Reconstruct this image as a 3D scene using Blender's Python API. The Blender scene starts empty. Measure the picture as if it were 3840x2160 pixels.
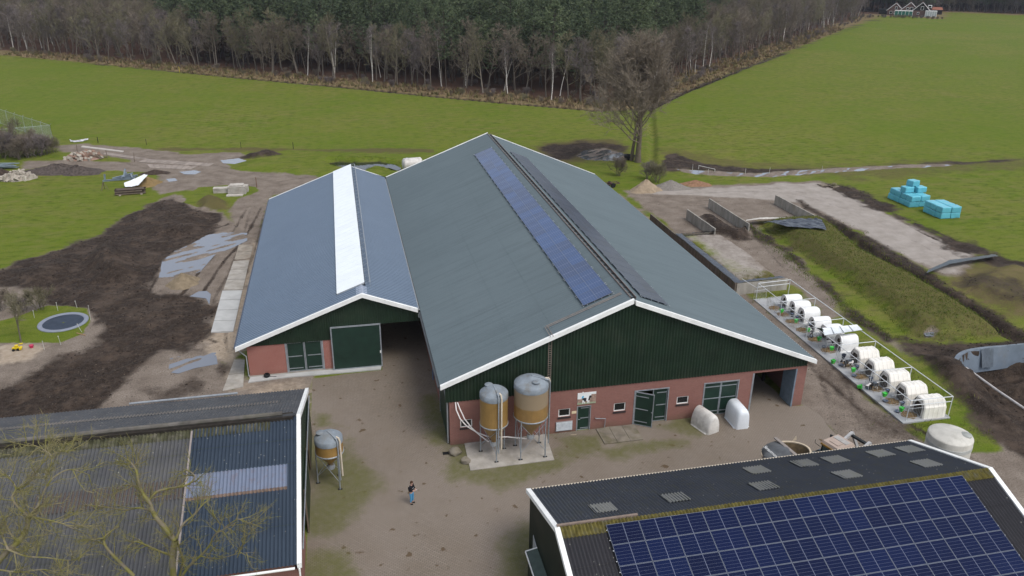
import bpy, bmesh, math, random
import numpy as np
from mathutils import Vector, Matrix
random.seed(7); rng = np.random.default_rng(7)
SC = bpy.context.scene
COL = SC.collection
R = math.radians

# ------------------------------------------------------------------ camera
FPX, YAW, PITCH, ROLL = 2971.2, R(12.387), R(23.031), R(0.578)
CAM = np.array([-5.982, -47.046, 32.217])
def cam_axes():
    f = np.array([math.sin(YAW)*math.cos(PITCH), math.cos(YAW)*math.cos(PITCH), -math.sin(PITCH)])
    r = np.array([math.cos(YAW), -math.sin(YAW), 0.0]); u = np.cross(r, f)
    return r*math.cos(ROLL)+u*math.sin(ROLL), -r*math.sin(ROLL)+u*math.cos(ROLL), f
AR, AU, AF = cam_axes()
cd = bpy.data.cameras.new('camera'); cam = bpy.data.objects.new('camera', cd); COL.objects.link(cam)
cd.sensor_width = 36; cd.lens = 36*FPX/3840; cd.clip_start = 0.5; cd.clip_end = 6000
M4 = Matrix([[AR[0], AU[0], -AF[0], CAM[0]], [AR[1], AU[1], -AF[1], CAM[1]], [AR[2], AU[2], -AF[2], CAM[2]], [0, 0, 0, 1]])
cam.matrix_world = M4
SC.camera = cam
# ------------------------------------------------------------------ world, sun, exposure (overcast)
SUN_EL, SUN_AZ = R(58), R(145)          # azimuth measured from +Y towards +X
w = bpy.data.worlds.new('World'); SC.world = w; w.use_nodes = True
nt = w.node_tree; nt.nodes.clear()
sky = nt.nodes.new('ShaderNodeTexSky'); sky.sky_type = 'NISHITA'; sky.sun_disc = False
sky.sun_elevation = SUN_EL; sky.sun_rotation = SUN_AZ; sky.air_density = 1.0; sky.dust_density = 1.6; sky.ozone_density = 1.0
hs = nt.nodes.new('ShaderNodeHueSaturation'); hs.inputs['Saturation'].default_value = 0.40
bg = nt.nodes.new('ShaderNodeBackground'); bg.inputs['Strength'].default_value = 0.13
wo = nt.nodes.new('ShaderNodeOutputWorld')
nt.links.new(sky.outputs[0], hs.inputs['Color']); nt.links.new(hs.outputs[0], bg.inputs['Color']); nt.links.new(bg.outputs[0], wo.inputs['Surface'])
sl = bpy.data.lights.new('sun', 'SUN'); sl.energy = 1.15; sl.angle = R(28); sl.color = (1.0, 0.96, 0.9)
so = bpy.data.objects.new('sun', sl); COL.objects.link(so)
sd = Vector((math.sin(SUN_AZ)*math.cos(SUN_EL), math.cos(SUN_AZ)*math.cos(SUN_EL), math.sin(SUN_EL)))
so.rotation_euler = sd.to_track_quat('Z', 'Y').to_euler(); so.location = (0, -60, 60)
SC.view_settings.view_transform = 'Standard'; SC.view_settings.look = 'None'
SC.view_settings.exposure = 0.74; SC.view_settings.gamma = 1.0; SC.view_settings.use_curve_mapping = False

# ------------------------------------------------------------------ photo pixel -> direction -> point on a known plane
def ray(px, py): return (px-1920)/FPX*AR - (py-1080)/FPX*AU + AF
def gp(px, py, z=0.0):
    d = ray(px, py); t = (z-CAM[2])/d[2]; return CAM+t*d
def px_(px, py, x):
    d = ray(px, py); t = (x-CAM[0])/d[0]; return CAM+t*d
def py_(px, py, y):
    d = ray(px, py); t = (y-CAM[1])/d[1]; return CAM+t*d
DS = 3840/2576
def dg(a, b, z=0.0): return gp(a*DS, b*DS, z)
def zoomed(x0, y0, s): return lambda a, b: (x0+a/s, y0+b/s)

# ------------------------------------------------------------------ helpers
class MB:
    def __init__(s): s.v = []; s.f = []; s.m = []
    def add(s, vs, fs, mi=0):
        o = len(s.v); s.v.extend([tuple(map(float, q)) for q in vs])
        for f in fs: s.f.append(tuple(int(i)+o for i in f)); s.m.append(mi)
        return s
    def bx(s, x0, x1, y0, y1, z0, z1, mi=0):
        return s.add([(x0,y0,z0),(x1,y0,z0),(x1,y1,z0),(x0,y1,z0),(x0,y0,z1),(x1,y0,z1),(x1,y1,z1),(x0,y1,z1)],
              [(0,3,2,1),(4,5,6,7),(0,1,5,4),(1,2,6,5),(2,3,7,6),(3,0,4,7)], mi)
    def box(s, c, d, rot=None, mi=0):
        h = Vector(d)/2; vs = []
        for z in (-1,1):
            for x, y in ((-1,-1),(1,-1),(1,1),(-1,1)):
                q = Vector((x*h.x, y*h.y, z*h.z))
                if rot is not None: q = rot @ q
                vs.append(Vector(c)+q)
        return s.add(vs, [(0,3,2,1),(4,5,6,7),(0,1,5,4),(1,2,6,5),(2,3,7,6),(3,0,4,7)], mi)
    def beam(s, a, b, wd, ht, mi=0, up=(0,0,1)):
        a = Vector(a); b = Vector(b); d = (b-a); L = d.length; d.normalize(); u = Vector(up)
        if abs(d.dot(u)) > .98: u = Vector((1,0,0))
        x = d.cross(u).normalized(); z = x.cross(d)
        rot = Matrix((x, d, z)).transposed()
        return s.box((a+b)/2, (wd, L, ht), rot, mi)
    def tube(s, pts, r, n=6, mi=0, cap=True):
        P = [Vector(p) for p in pts]; k = len(P); rs = r if hasattr(r, '__len__') else [r]*k
        vs = []; ref = None
        for i in range(k):
            d = (P[min(i+1,k-1)]-P[max(i-1,0)]).normalized()
            if ref is None:
                ref = Vector((0,0,1)) if abs(d.z) < .9 else Vector((1,0,0))
            x = d.cross(ref)
            if x.length < 1e-4: x = d.cross(Vector((0,1,0.3)))
            x.normalize(); y = x.cross(d).normalized(); ref = y
            for j in range(n):
                a = 2*math.pi*j/n; vs.append(P[i]+(x*math.cos(a)+y*math.sin(a))*rs[i])
        fs = []
        for i in range(k-1):
            for j in range(n):
                j2 = (j+1) % n; fs.append((i*n+j, i*n+j2, (i+1)*n+j2, (i+1)*n+j))
        if cap: fs.append(tuple(range(n))[::-1]); fs.append(tuple((k-1)*n+j for j in range(n)))
        return s.add(vs, fs, mi)
    def lathe(s, prof, n=24, c=(0,0,0), mi=0, cap=True, sx=1, sy=1):
        vs = []; fs = []; k = len(prof)
        for r, z in prof:
            for j in range(n):
                a = 2*math.pi*j/n; vs.append((c[0]+r*math.cos(a)*sx, c[1]+r*math.sin(a)*sy, c[2]+z))
        for i in range(k-1):
            for j in range(n):
                j2 = (j+1) % n; fs.append((i*n+j, i*n+j2, (i+1)*n+j2, (i+1)*n+j))
        if cap:
            fs.append(tuple(range(n))[::-1]); fs.append(tuple((k-1)*n+j for j in range(n)))
        return s.add(vs, fs, mi)
    def prism(s, poly, z0, z1, mi=0):
        n = len(poly); vs = [(p[0],p[1],z0) for p in poly]+[(p[0],p[1],z1) for p in poly]
        fs = [tuple(range(n))[::-1], tuple(range(n, 2*n))]+[(i,(i+1)%n,n+(i+1)%n,n+i) for i in range(n)]
        return s.add(vs, fs, mi)
    def prismv(s, poly, d, mi=0):
        """extrude a 3-D polygon along vector d"""
        n = len(poly); d = Vector(d); vs = [Vector(p) for p in poly]; vs = vs+[v+d for v in vs]
        fs = [tuple(range(n))[::-1], tuple(range(n, 2*n))]+[(i,(i+1)%n,n+(i+1)%n,n+i) for i in range(n)]
        return s.add(vs, fs, mi)
    def corr(s, P00, P10, P01, P11, pitch, amp, nrm, per=6, rows=1, mi=0, prof='sin', step=0.0):
        """corrugated sheet: P00->P10 across the ribs, P00->P01 along them; rows overlap by a small step"""
        P00, P10, P01, P11, nrm = [np.array(q, float) for q in (P00, P10, P01, P11, nrm)]
        W = np.linalg.norm(P10-P00) if np.linalg.norm(P10-P00) > np.linalg.norm(P11-P01) else np.linalg.norm(P11-P01)
        nw = max(1, int(round(W/pitch)))
        if prof == 'sin':
            u = np.linspace(0, 1, nw*per+1); off = amp*np.cos(2*np.pi*u*nw)
        else:
            base = np.array([0, .12, .5, .62]); ov = np.array([1, -1, -1, 1.])
            u = np.concatenate([(i+base)/nw for i in range(nw)]+[[1.0]]); off = np.concatenate([ov*amp]*nw+[[amp]])
        K = len(u)
        for r in range(rows):
            v0, v1 = r/rows, (r+1)/rows
            def edge(v, k): 
                A = P00+(P01-P00)*v; B = P10+(P11-P10)*v
                return A[None]+(B-A)[None]*u[:,None]+nrm[None]*(off+k)[:,None]
            a = edge(v0, 0.0); b = edge(v1, step)
            vs = np.concatenate([a, b]); fs = [(i, i+1, K+i+1, K+i) for i in range(K-1)]
            s.add(vs, fs, mi)
        return s
    def build(s, name, mats, parent=None, world=True, smooth=False, angle=35, **tags):
        v = s.v
        if parent is not None and world:
            o = parent['_org'] if '_org' in parent.keys() else parent.location
            v = [(q[0]-o[0], q[1]-o[1], q[2]-o[2]) for q in v]
        me = bpy.data.meshes.new(name); me.from_pydata(v, [], s.f)
        if not isinstance(mats, (list, tuple)): mats = [mats]
        for m in mats: me.materials.append(m)
        if len(mats) > 1: me.polygons.foreach_set('material_index', s.m)
        if smooth:
            me.polygons.foreach_set('use_smooth', [True]*len(me.polygons))
            me.set_sharp_from_angle(angle=R(angle))
        me.update()
        o = bpy.data.objects.new(name, me); COL.objects.link(o)
        if parent is not None: o.parent = parent
        for k, q in tags.items(): o[k] = q
        return o

def thing(name, label, cat, loc=(0,0,0), rz=0, group=None):
    o = bpy.data.objects.new(name, None); COL.objects.link(o); o.empty_display_size = .3
    o.location = loc; o.rotation_euler = (0,0,rz); o['label'] = label; o['category'] = cat
    if group: o['group'] = group
    return o
def tag(o, label, cat, group=None):
    o['label'] = label; o['category'] = cat
    if group: o['group'] = group
    return o
def dup(root, loc=None, rz=None, label=None, group=None, scale=None):
    r = root.copy(); COL.objects.link(r)
    if loc is not None: r.location = loc
    if rz is not None: r.rotation_euler = (0,0,rz)
    if scale is not None: r.scale = scale
    if label: r['label'] = label
    if group: r['group'] = group
    for ch in list(root.children):
        c = ch.copy(); COL.objects.link(c); c.parent = r
        for g in list(ch.children):
            d = g.copy(); COL.objects.link(d); d.parent = c
    return r
def inst(me, name, parent, loc=(0,0,0), rot=(0,0,0), scale=(1,1,1)):
    o = bpy.data.objects.new(name, me); COL.objects.link(o); o.parent = parent
    o.location = loc; o.rotation_euler = rot; o.scale = scale
    return o
def at_world(o, mb, name, mats, **k):
    """add a part given in world coordinates to a thing whose Empty may be turned"""
    inv = o.matrix_basis.inverted(); mb.v = [tuple(inv @ Vector(q)) for q in mb.v]
    return mb.build(name, mats, o, world=False, **k)

# ------------------------------------------------------------------ materials
def newmat(name):
    m = bpy.data.materials.new(name); m.use_nodes = True; n = m.node_tree
    b = n.nodes['Principled BSDF']; return m, n, b
def nd(n, t, **kw):
    x = n.nodes.new(t)
    for k, q in kw.items():
        if k in x.inputs: x.inputs[k].default_value = q
        else: setattr(x, k, q)
    return x
def noise(n, vec, scale, detail=4, rough=.55, dist=0.0):
    x = nd(n, 'ShaderNodeTexNoise'); x.inputs['Scale'].default_value = scale; x.inputs['Detail'].default_value = detail
    x.inputs['Roughness'].default_value = rough; x.inputs['Distortion'].default_value = dist
    n.links.new(vec, x.inputs['Vector']); return x.outputs['Fac']
def ramp(n, fac, a, b, c0=(0,0,0,1), c1=(1,1,1,1)):
    x = nd(n, 'ShaderNodeValToRGB'); x.color_ramp.elements[0].position = a; x.color_ramp.elements[1].position = b
    x.color_ramp.elements[0].color = c0; x.color_ramp.elements[1].color = c1
    n.links.new(fac, x.inputs[0]); return x.outputs['Color']
def mix(n, fac, a, b, mode='MIX'):
    x = nd(n, 'ShaderNodeMix', data_type='RGBA', blend_type=mode)
    for sock, val in ((x.inputs[0], fac), (x.inputs[6], a), (x.inputs[7], b)):
        if hasattr(val, 'is_linked'): n.links.new(val, sock)
        elif isinstance(val, (int, float)): sock.default_value = val
        else: sock.default_value = tuple(val)+((1,) if len(val) == 3 else ())
    return x.outputs[2]
def math_(n, op, a, b=0.0, clamp=False):
    x = nd(n, 'ShaderNodeMath', operation=op, use_clamp=clamp)
    for i, val in enumerate((a, b)):
        if hasattr(val, 'is_linked'): n.links.new(val, x.inputs[i])
        else: x.inputs[i].default_value = val
    return x.outputs[0]
def pos(n): return nd(n, 'ShaderNodeNewGeometry').outputs['Position']
def objc(n): return nd(n, 'ShaderNodeTexCoord').outputs['Object']
def bump(n, b, h, strength=.3, dist=.02):
    x = nd(n, 'ShaderNodeBump', Strength=strength, Distance=dist); n.links.new(h, x.inputs['Height']); n.links.new(x.outputs[0], b.inputs['Normal'])
def stretch(n, vec, s):
    x = nd(n, 'ShaderNodeMapping'); x.inputs['Scale'].default_value = s; n.links.new(vec, x.inputs['Vector']); return x.outputs[0]
def plain(name, col, rough=.6, metal=0.0, var=.25, scale=3.0, dirt=None, bmp=0.0, spec=None, fine=30, obj=False, rnd=0.0, stretchv=None):
    """painted / moulded / sawn surface: base colour with blotches, fine grain and optional dirt"""
    m, n, b = newmat(name); v = objc(n) if obj else pos(n)
    if stretchv: v = stretch(n, v, stretchv)
    f1 = noise(n, v, scale, 5); f2 = noise(n, v, fine, 3)
    dark = tuple(c*(1-var) for c in col); lite = tuple(min(1, c*(1+var*.7)) for c in col)
    c = mix(n, ramp(n, f1, .3, .7), dark, lite)
    c = mix(n, math_(n, 'MULTIPLY', f2, .35), c, tuple(q*(1-var*.9) for q in col))
    if dirt:
        f3 = noise(n, v, scale*.6, 6, .65)
        c = mix(n, math_(n, 'MULTIPLY', ramp(n, f3, .5, .72), dirt[1]), c, dirt[0])
    if rnd:
        oi = nd(n, 'ShaderNodeObjectInfo').outputs['Random']
        k = math_(n, 'ADD', math_(n, 'MULTIPLY', oi, rnd), 1-rnd/2)
        hsv = nd(n, 'ShaderNodeHueSaturation'); n.links.new(c, hsv.inputs['Color']); n.links.new(k, hsv.inputs['Value']); c = hsv.outputs[0]
    n.links.new(c, b.inputs['Base Color'])
    b.inputs['Roughness'].default_value = rough; b.inputs['Metallic'].default_value = metal
    b.inputs['Specular IOR Level'].default_value = spec if spec is not None else (.12 if rough >= .6 else .35)
    if bmp: bump(n, b, f2, bmp, .02)
    return m
# ------------------------------------------------------------------ terrain: one welded grid, split into named pieces of ground
def axis_(lo, hi, fine, segs):
    a = [lo]
    while a[-1] < hi:
        x = a[-1]; st = None
        for s0, s1, d in segs:
            if s0 <= x < s1: st = d
        if st is None: st = fine
        a.append(x+st)
    return np.array(a)
def grow(a0, a1, d0, k):
    out = []; x = a0; d = d0; sg = 1 if a1 > a0 else -1
    while (a1-x)*sg > 0: x += sg*d; d *= k; out.append(x)
    return np.array(out)
xm = axis_(-48, 76, .32, [(-48,-36,.4),(-36,-10,.22),(-10,34,.36),(34,60,.28),(60,76,.4)])
ym = axis_(-26, 112, .4, [(-26,-4,.4),(-4,60,.26),(60,84,.32),(84,112,.5)])
gx = np.concatenate([grow(-48,-900,.6,1.06)[::-1], xm, grow(xm[-1],1200,.6,1.05)])
gy = np.concatenate([grow(-26,-300,.8,1.2)[::-1], ym, grow(ym[-1],250,.8,1.012), [],])
gy = np.concatenate([gy, grow(gy[-1],1500,1.6,1.05)])
NX, NY = len(gx), len(gy)
X, Y = np.meshgrid(gx, gy); X = X.ravel(); Y = Y.ravel()

_rs = np.random.RandomState(3); _perm = _rs.rand(512, 512)
def vnoise(x, y, s, seed=0):
    u = x*s+seed*17.3; v = y*s+seed*9.7; i = np.floor(u).astype(int); j = np.floor(v).astype(int); fu = u-i; fv = v-j
    fu = fu*fu*(3-2*fu); fv = fv*fv*(3-2*fv); P = lambda a, b: _perm[a % 512, b % 512]
    return (P(i,j)*(1-fu)+P(i+1,j)*fu)*(1-fv)+(P(i,j+1)*(1-fu)+P(i+1,j+1)*fu)*fv
def fbm(x, y, s, n=4, seed=0):
    t = 0; a = .5; q = 0
    for k in range(n): t = t+a*vnoise(x, y, s*2**k, seed+k*5); q += a; a *= .5
    return t/q-.5
def sdist(poly, x=None, y=None):
    """signed distance to a polygon, positive inside"""
    x = X if x is None else x; y = Y if y is None else y
    P = np.array([(p[0], p[1]) for p in poly]); n = len(P)
    d = np.full(x.shape, 1e9); ins = np.zeros(x.shape, bool)
    for i in range(n):
        a = P[i]; b = P[(i+1) % n]; e = b-a; L = e@e+1e-12
        t = np.clip(((x-a[0])*e[0]+(y-a[1])*e[1])/L, 0, 1)
        d = np.minimum(d, (x-a[0]-t*e[0])**2+(y-a[1]-t*e[1])**2)
        c = ((a[1] > y) != (b[1] > y)) & (x < (b[0]-a[0])*(y-a[1])/(b[1]-a[1]+1e-12)+a[0]); ins ^= c
    d = np.sqrt(d); return np.where(ins, d, -d)
def pdist(line, x=None, y=None):
    x = X if x is None else x; y = Y if y is None else y
    d = np.full(x.shape, 1e9)
    for a, b in zip(line[:-1], line[1:]):
        a = np.array(a[:2], float); b = np.array(b[:2], float); e = b-a; L = e@e+1e-12
        t = np.clip(((x-a[0])*e[0]+(y-a[1])*e[1])/L, 0, 1); d = np.minimum(d, (x-a[0]-t*e[0])**2+(y-a[1]-t*e[1])**2)
    return np.sqrt(d)
def sstep(d, w): 
    t = np.clip(d/w+.5, 0, 1); return t*t*(3-2*t)
NZ1 = fbm(X, Y, .5, 4, 1); NZ2 = fbm(X, Y, .12, 4, 2); NZ3 = fbm(X, Y, 1.6, 3, 3)
def PD(*pts): return [dg(a, b) for a, b in pts]
LAY = {k: np.zeros(X.shape) for k in ('mud','dirt','pave','conc','dead','floor','moss','sand','worn')}
def paint(ch, poly, soft=.8, amp=1.2, val=1.0, scale=None):
    d = sdist(poly)+NZ1*amp*2.2+NZ2*amp*2.6+NZ3*amp*.5; LAY[ch] = np.maximum(LAY[ch], sstep(d, soft*(2.4 if amp > .3 else 1))*val)
def erase(ch, poly, soft=.5, amp=.4):
    d = sdist(poly)+NZ1*amp*2; LAY[ch] = LAY[ch]*(1-sstep(d, soft))
# --- wood edges
FE = [(-330,420)]+[tuple(gp(a,b)[:2]) for a,b in ((0,205),(320,234),(640,265),(960,296),(1280,325),(1600,357),(1900,385),(2230,412),(2400,408))]
FEC = [tuple(gp(a,b)[:2]) for a,b in ((2440,404),(2560,345),(2800,250),(3000,175),(3160,112),(3300,65))]
FW = FE+FEC
FARW = [tuple(gp(a,b)[:2]) for a,b in ((3300,65),(3300,56),(3535,72),(3566,47),(3700,50),(3840,58))]+[(520,330),(800,300)]
woods = FW+FARW[1:]+[(1300,300),(1300,1600),(-1000,1600),(-1000,500)]
VW = FE+FEC
dwood = sdist(woods)
LAY['floor'] = sstep(dwood-9+NZ2*14, 5)
LAY['dead'] = sstep(dwood+NZ1*1.5-.5, 1.6)*.95
ditch1 = pdist(FE); ditch2 = pdist(FEC)
dd = np.minimum(ditch1, ditch2)
LAY['mud'] = np.maximum(LAY['mud'], sstep(1.1-dd+NZ1*.8, 1.0)*.95)
# --- left: soil, dark mud, road
soil = PD((-40,705),(0,680),(60,655),(160,620),(250,598),(290,565),(330,535),(380,510),(440,485),(480,495),(560,535),(600,560),(620,600),(600,680),(570,760),(540,830),(560,900),(610,970),(560,1010),(300,1050),(0,1075),(-60,1080))
paint('dirt', soil, 1.0, 1.0)
paint('mud', PD((-40,705),(0,680),(60,655),(160,620),(250,598),(290,565),(330,535),(380,510),(440,495),(490,525),(560,540),(548,600),(490,612),(450,635),(405,660),(380,690),(365,720),(400,745),(470,752),(525,775),(525,830),(505,860),(470,885),(420,885),(385,915),(330,955),(290,1000),(250,1040),(0,1062),(-60,1075),(-60,1000),(0,985),(80,945),(150,895),(225,850),(245,800),(215,780),(120,765),(60,735),(0,720)), 1.2, 1.2)
paint('mud', PD((545,905),(590,925),(560,965),(535,940)), .8, .8, .8)
paint('mud', PD((330,975),(500,935),(560,960),(540,1000),(420,1030),(330,1020)), 1.5, 2.0, .62)
paint('dirt', PD((60,735),(120,720),(240,690),(262,676),(270,690),(150,735),(110,765),(60,760)), .6, .7, .75); 
paint('mud', PD((600,395),(680,378),(720,388),(640,402),(575,400)), .8, .8, .8)
road = PD((120,368),(160,364),(220,362),(320,372),(470,388),(560,383),(600,384),(640,395),(590,402),(570,412),(580,424),(640,432),(700,437),(800,443),(900,452),(790,475),(690,492),(668,540),(650,620),(635,720),(610,830),(600,900),(625,950),(620,975),(560,1000),(528,985),(540,940),(560,915),(505,900),(497,850),(530,800),(560,740),(570,690),(575,640),(600,585),(570,545),(580,500),(640,478),(560,470),(470,480),(400,490),(385,465),(420,450),(370,435),(300,430),(200,430),(140,415),(90,425),(40,430),(60,405),(200,400),(300,408),(335,412),(335,402),(250,392),(180,384))
paint('dirt', road, .9, .9)
erase('mud', PD((600,560),(690,492),(668,540),(650,620),(635,720),(610,830),(600,900),(570,860),(560,800),(570,690),(575,640)), .7, .4)
paint('sand', PD((500,860),(545,800),(600,740),(625,640),(640,600),(650,610),(610,840),(600,960),(640,960),(640,985),(560,985),(545,960),(570,915),(525,900)), 1.0, 1.2, .75)
paint('sand', PD((-20,868),(40,862),(100,866),(125,872),(80,905),(0,918),(-20,918)), .7, .5, .95)
paint('dirt', PD((-20,860),(130,862),(215,840),(232,800),(250,830),(200,890),(100,940),(0,975),(-20,980)), .7, .6, .9)
erase('dirt', PD((-20,812),(60,790),(120,768),(220,775),(226,800),(215,838),(150,862),(100,862),(-20,862)), .4, .25)
erase('mud', PD((-20,812),(60,790),(120,768),(222,775),(232,800),(220,842),(150,868),(100,866),(-20,862)), .4, .25)
paint('dirt', PD((400,440),(560,440),(640,445),(620,462),(560,470),(430,472),(395,460)), 1.2, 1.4, .9)
erase('dirt', PD((460,510),(480,490),(500,472),(570,466),(640,470),(650,482),(600,500),(575,525),(510,525)), .8, .5)
paint('worn', PD((490,505),(530,495),(570,505),(590,525),(500,535)), 1.0, 1.0, .9)
# --- tractor marks behind the barns
paint('worn', PD((400,372),(700,372),(1000,374),(1090,376),(1090,384),(700,380),(400,378)), .7, .8, .8)
paint('worn', PD((1300,400),(1380,362),(1470,352),(1570,352),(1590,400),(1500,405),(1400,420),(1320,420)), 1.4, 1.4, .95)
paint('mud', PD((1340,398),(1390,368),(1470,358),(1570,362),(1582,396),(1490,402),(1400,408)), 1.6, 2.0, .86)
paint('mud', PD((1670,392),(1700,385),(1760,410),(1870,420),(1960,424),(2060,424),(2250,414),(2380,408),(2576,398),(2700,394),(2700,399),(2576,404),(2400,416),(2250,424),(2060,436),(1900,442),(1720,430),(1660,430)), .8, .8, .88)
paint('worn', PD((1640,370),(1700,378),(1900,408),(2100,415),(2300,404),(2600,392),(2700,392),(2700,430),(2500,425),(2300,450),(2160,452),(2000,436),(1700,432)), 2.5, 3.0, .6)
def tracks(line, half=.95, wd=.22, val=.55, ch='mud', dep=.05):
    L = smooth_xy(line, len(line)*8)
    for sg in (-1, 1):
        P = []
        for i, p in enumerate(L):
            d = L[min(i+1,len(L)-1)]-L[max(i-1,0)]; d = d/np.linalg.norm(d); P.append((p[0]-sg*half*d[1], p[1]+sg*half*d[0]))
        dd_ = pdist(P)+NZ3*.25; LAY[ch] = np.maximum(LAY[ch], sstep(wd-dd_, .35)*val*np.clip(.75+NZ2*2.2, 0, 1)); RUT.append((P, wd, dep))
def smooth_xy(P, n):
    P = np.array([p[:2] for p in P]); t = np.linspace(0, len(P)-1, n); out = []
    for q in t:
        i = int(min(len(P)-2, math.floor(q))); f = q-i; p0 = P[max(i-1,0)]; p1 = P[i]; p2 = P[i+1]; p3 = P[min(i+2,len(P)-1)]
        out.append(.5*((2*p1)+(-p0+p2)*f+(2*p0-5*p1+4*p2-p3)*f*f+(-p0+3*p1-3*p2+p3)*f**3))
    return out
RUT = []
tracks(PD((800,448),(700,462),(655,510),(632,590),(600,680),(560,760),(540,860),(570,960))); tracks(PD((620,470),(560,455),(480,445),(400,425),(300,400),(180,380)), val=.6); tracks(PD((770,455),(640,445),(560,425),(440,405),(260,378)), val=.5)
tracks(PD((640,520),(600,590),(540,660),(480,740),(400,800),(300,860),(180,960),(60,1030)), val=.8); tracks(PD((560,560),(470,600),(380,690),(350,760),(420,830),(520,870)), val=.8)
tracks(PD((2010,860),(2080,930),(2180,1020),(2330,1110),(2500,1200)), val=.75); tracks(PD((1880,740),(2000,850),(2090,950),(2120,1050),(2080,1110)), val=.6)
tracks(PD((1560,490),(1750,480),(1950,478),(2100,510),(2250,570),(2400,650)), val=.4); tracks(PD((1650,520),(1800,510),(1880,550),(1960,640),(2060,740)), val=.6); tracks(PD((2110,475),(2210,515),(2330,580),(2480,645)), val=.9)
tracks(PD((1100,385),(900,380),(600,378),(420,374)), val=.8, ch='worn')
# --- yard
yard = [(-9.7,-60),(-9.7,11.6),(-4,11.9),(-4,54),(0,54),(0.2,0.1),(23,.1),(23.1,.2),(23.1,54),(26.5,54),(26.5,.1)]+[tuple(dg(a,b)[:2]) for a,b in ((2030,1020),(2062,1045),(2090,1075))]+[(27.5,-9),(27.5,-60)]
paint('pave', yard, .35, .12)
paint('dirt', [(26.7,60),(33.4,60),(33.4,-5),(60,-5),(60,-60),(27.4,-60),(27.4,-5)], .8, .8)
paint('mud', PD((2060,930),(2120,960),(2200,1020),(2300,1080),(2330,1110),(2200,1100),(2120,1040),(2080,990)), 2.0, 2.0, .55)
erase('dirt', [(33.2,-4.6),(38,-4.3),(39,-6),(38.2,-8.5),(35,-8.2),(33.4,-6)], .8, .6)
paint('dirt', [(-24,4.2),(-9.7,4.2),(-9.7,12.6),(-15.2,12.6),(-17,9)], .5, .5)
paint('sand', [(-13.5,5),(-9.8,5),(-9.8,10.5),(-14.8,11.2)], 1.4, 1.6, .7)
# --- moss on the paving
for pl in (PD((775,1085),(860,1120),(925,1230),(905,1300),(830,1345),(770,1350)), PD((775,1390),(850,1392),(905,1460),(775,1470)), PD((1082,1000),(1122,1060),(1130,1125),(1088,1112)),
           PD((1130,1105),(1190,1150),(1235,1188),(1395,1158),(1420,1170),(1260,1215),(1175,1190),(1110,1140)), PD((1390,1090),(1500,1082),(1540,1105),(1620,1090),(1600,1120),(1420,1140)),
           PD((1285,1375),(1330,1345),(1345,1449),(1275,1470)), PD((1640,1070),(1760,1052),(1760,1085),(1650,1085)), PD((785,1035),(830,1035),(840,1070),(790,1075)), PD((1500,1130),(1620,1100),(1700,1110),(1560,1160))):
    paint('moss', pl, .8, 1.2, .72)
# --- right: clamps, banks, basin
paint('dirt', PD((1555,478),(1700,470),(1900,462),(2060,456),(2140,490),(2290,558),(2465,640),(2380,692),(2310,665),(2180,592),(2080,550),(1905,555),(1935,600),(2025,660),(2120,765),(2090,800),(1990,720),(1880,700),(1640,545)), 1.0, .9)
paint('conc', PD((1570,486),(1720,474),(2060,461),(2140,494),(2280,560),(2455,640),(2375,684),(2300,655),(2180,588),(2075,536),(2010,508),(1800,492)), .9, .8, .95)
paint('conc', [(38.5,38.4),(42.3,38.6),(42.3,49),(38.5,45)], .6, .5, .35)
paint('dead', [(43.4,39.5),(52.4,40.5),(52.4,49),(43.4,48)], 1.0, 1.0, .6)
paint('dead', [(33,37),(37.4,37.5),(37.4,44.5),(33,44)], 1.0, 1.0, .6)
paint('mud', PD((2080,466),(2140,468),(2210,500),(2310,555),(2400,600),(2500,635),(2620,665),(2620,690),(2500,662),(2440,640),(2300,574),(2160,506)), 1.2, 1.6, .9)
paint('mud', PD((1868,565),(1905,572),(2000,640),(2110,735),(2170,790),(2250,850),(2235,862),(2150,815),(2060,722),(1960,632),(1880,590)), .8, .9, .85)
paint('mud', PD((2010,505),(2060,530),(2140,575),(2300,660),(2390,725),(2576,830),(2600,850),(2576,862),(2380,745),(2200,640),(2090,560),(2015,525)), .8, .8, .8)
paint('mud', PD((2250,830),(2330,862),(2480,852),(2620,845),(2700,860),(2700,1240),(2576,1160),(2460,1075),(2395,1010),(2330,940),(2280,890)), 1.0, 1.2, .9)
paint('dirt', PD((2330,900),(2400,910),(2450,960),(2600,1100),(2576,1120),(2450,1020),(2370,960)), 1.4, 1.6, .6)
paint('dead', PD((2395,720),(2430,680),(2520,655),(2640,680),(2700,820),(2560,790),(2450,745)), 1.5, 2.0, .50); paint('worn', PD((2395,720),(2430,680),(2520,655),(2640,680),(2700,820),(2560,790),(2450,745)), 1.5, 2.0, .7); paint('mud', PD((2420,722),(2480,735),(2576,775),(2700,840),(2700,800),(2576,745),(2480,705)), 1.5, 2.0, .6)
paint('worn', PD((1890,560),(2090,545),(2330,690),(2600,840),(2576,870),(2300,870),(2060,680)), 2.0, 3.0, .7)
paint('mud', PD((1740,540),(1800,545),(1850,580),(1880,560),(1905,585),(1860,612),(1780,590)), .9, 1.0, .9)
paint('dirt', PD((2100,770),(2130,775),(2330,905),(2310,915),(2180,830)), 1.2, 1.4, .7)
paint('conc', [(33.2,22.2),(37.6,22.2),(38.0,36),(33.2,36)], 1.6, 1.8, .62)
paint('worn', [(33.2,21),(38.2,21),(38.2,24.5),(33.2,24)], .9, 1.0, .85)

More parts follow.
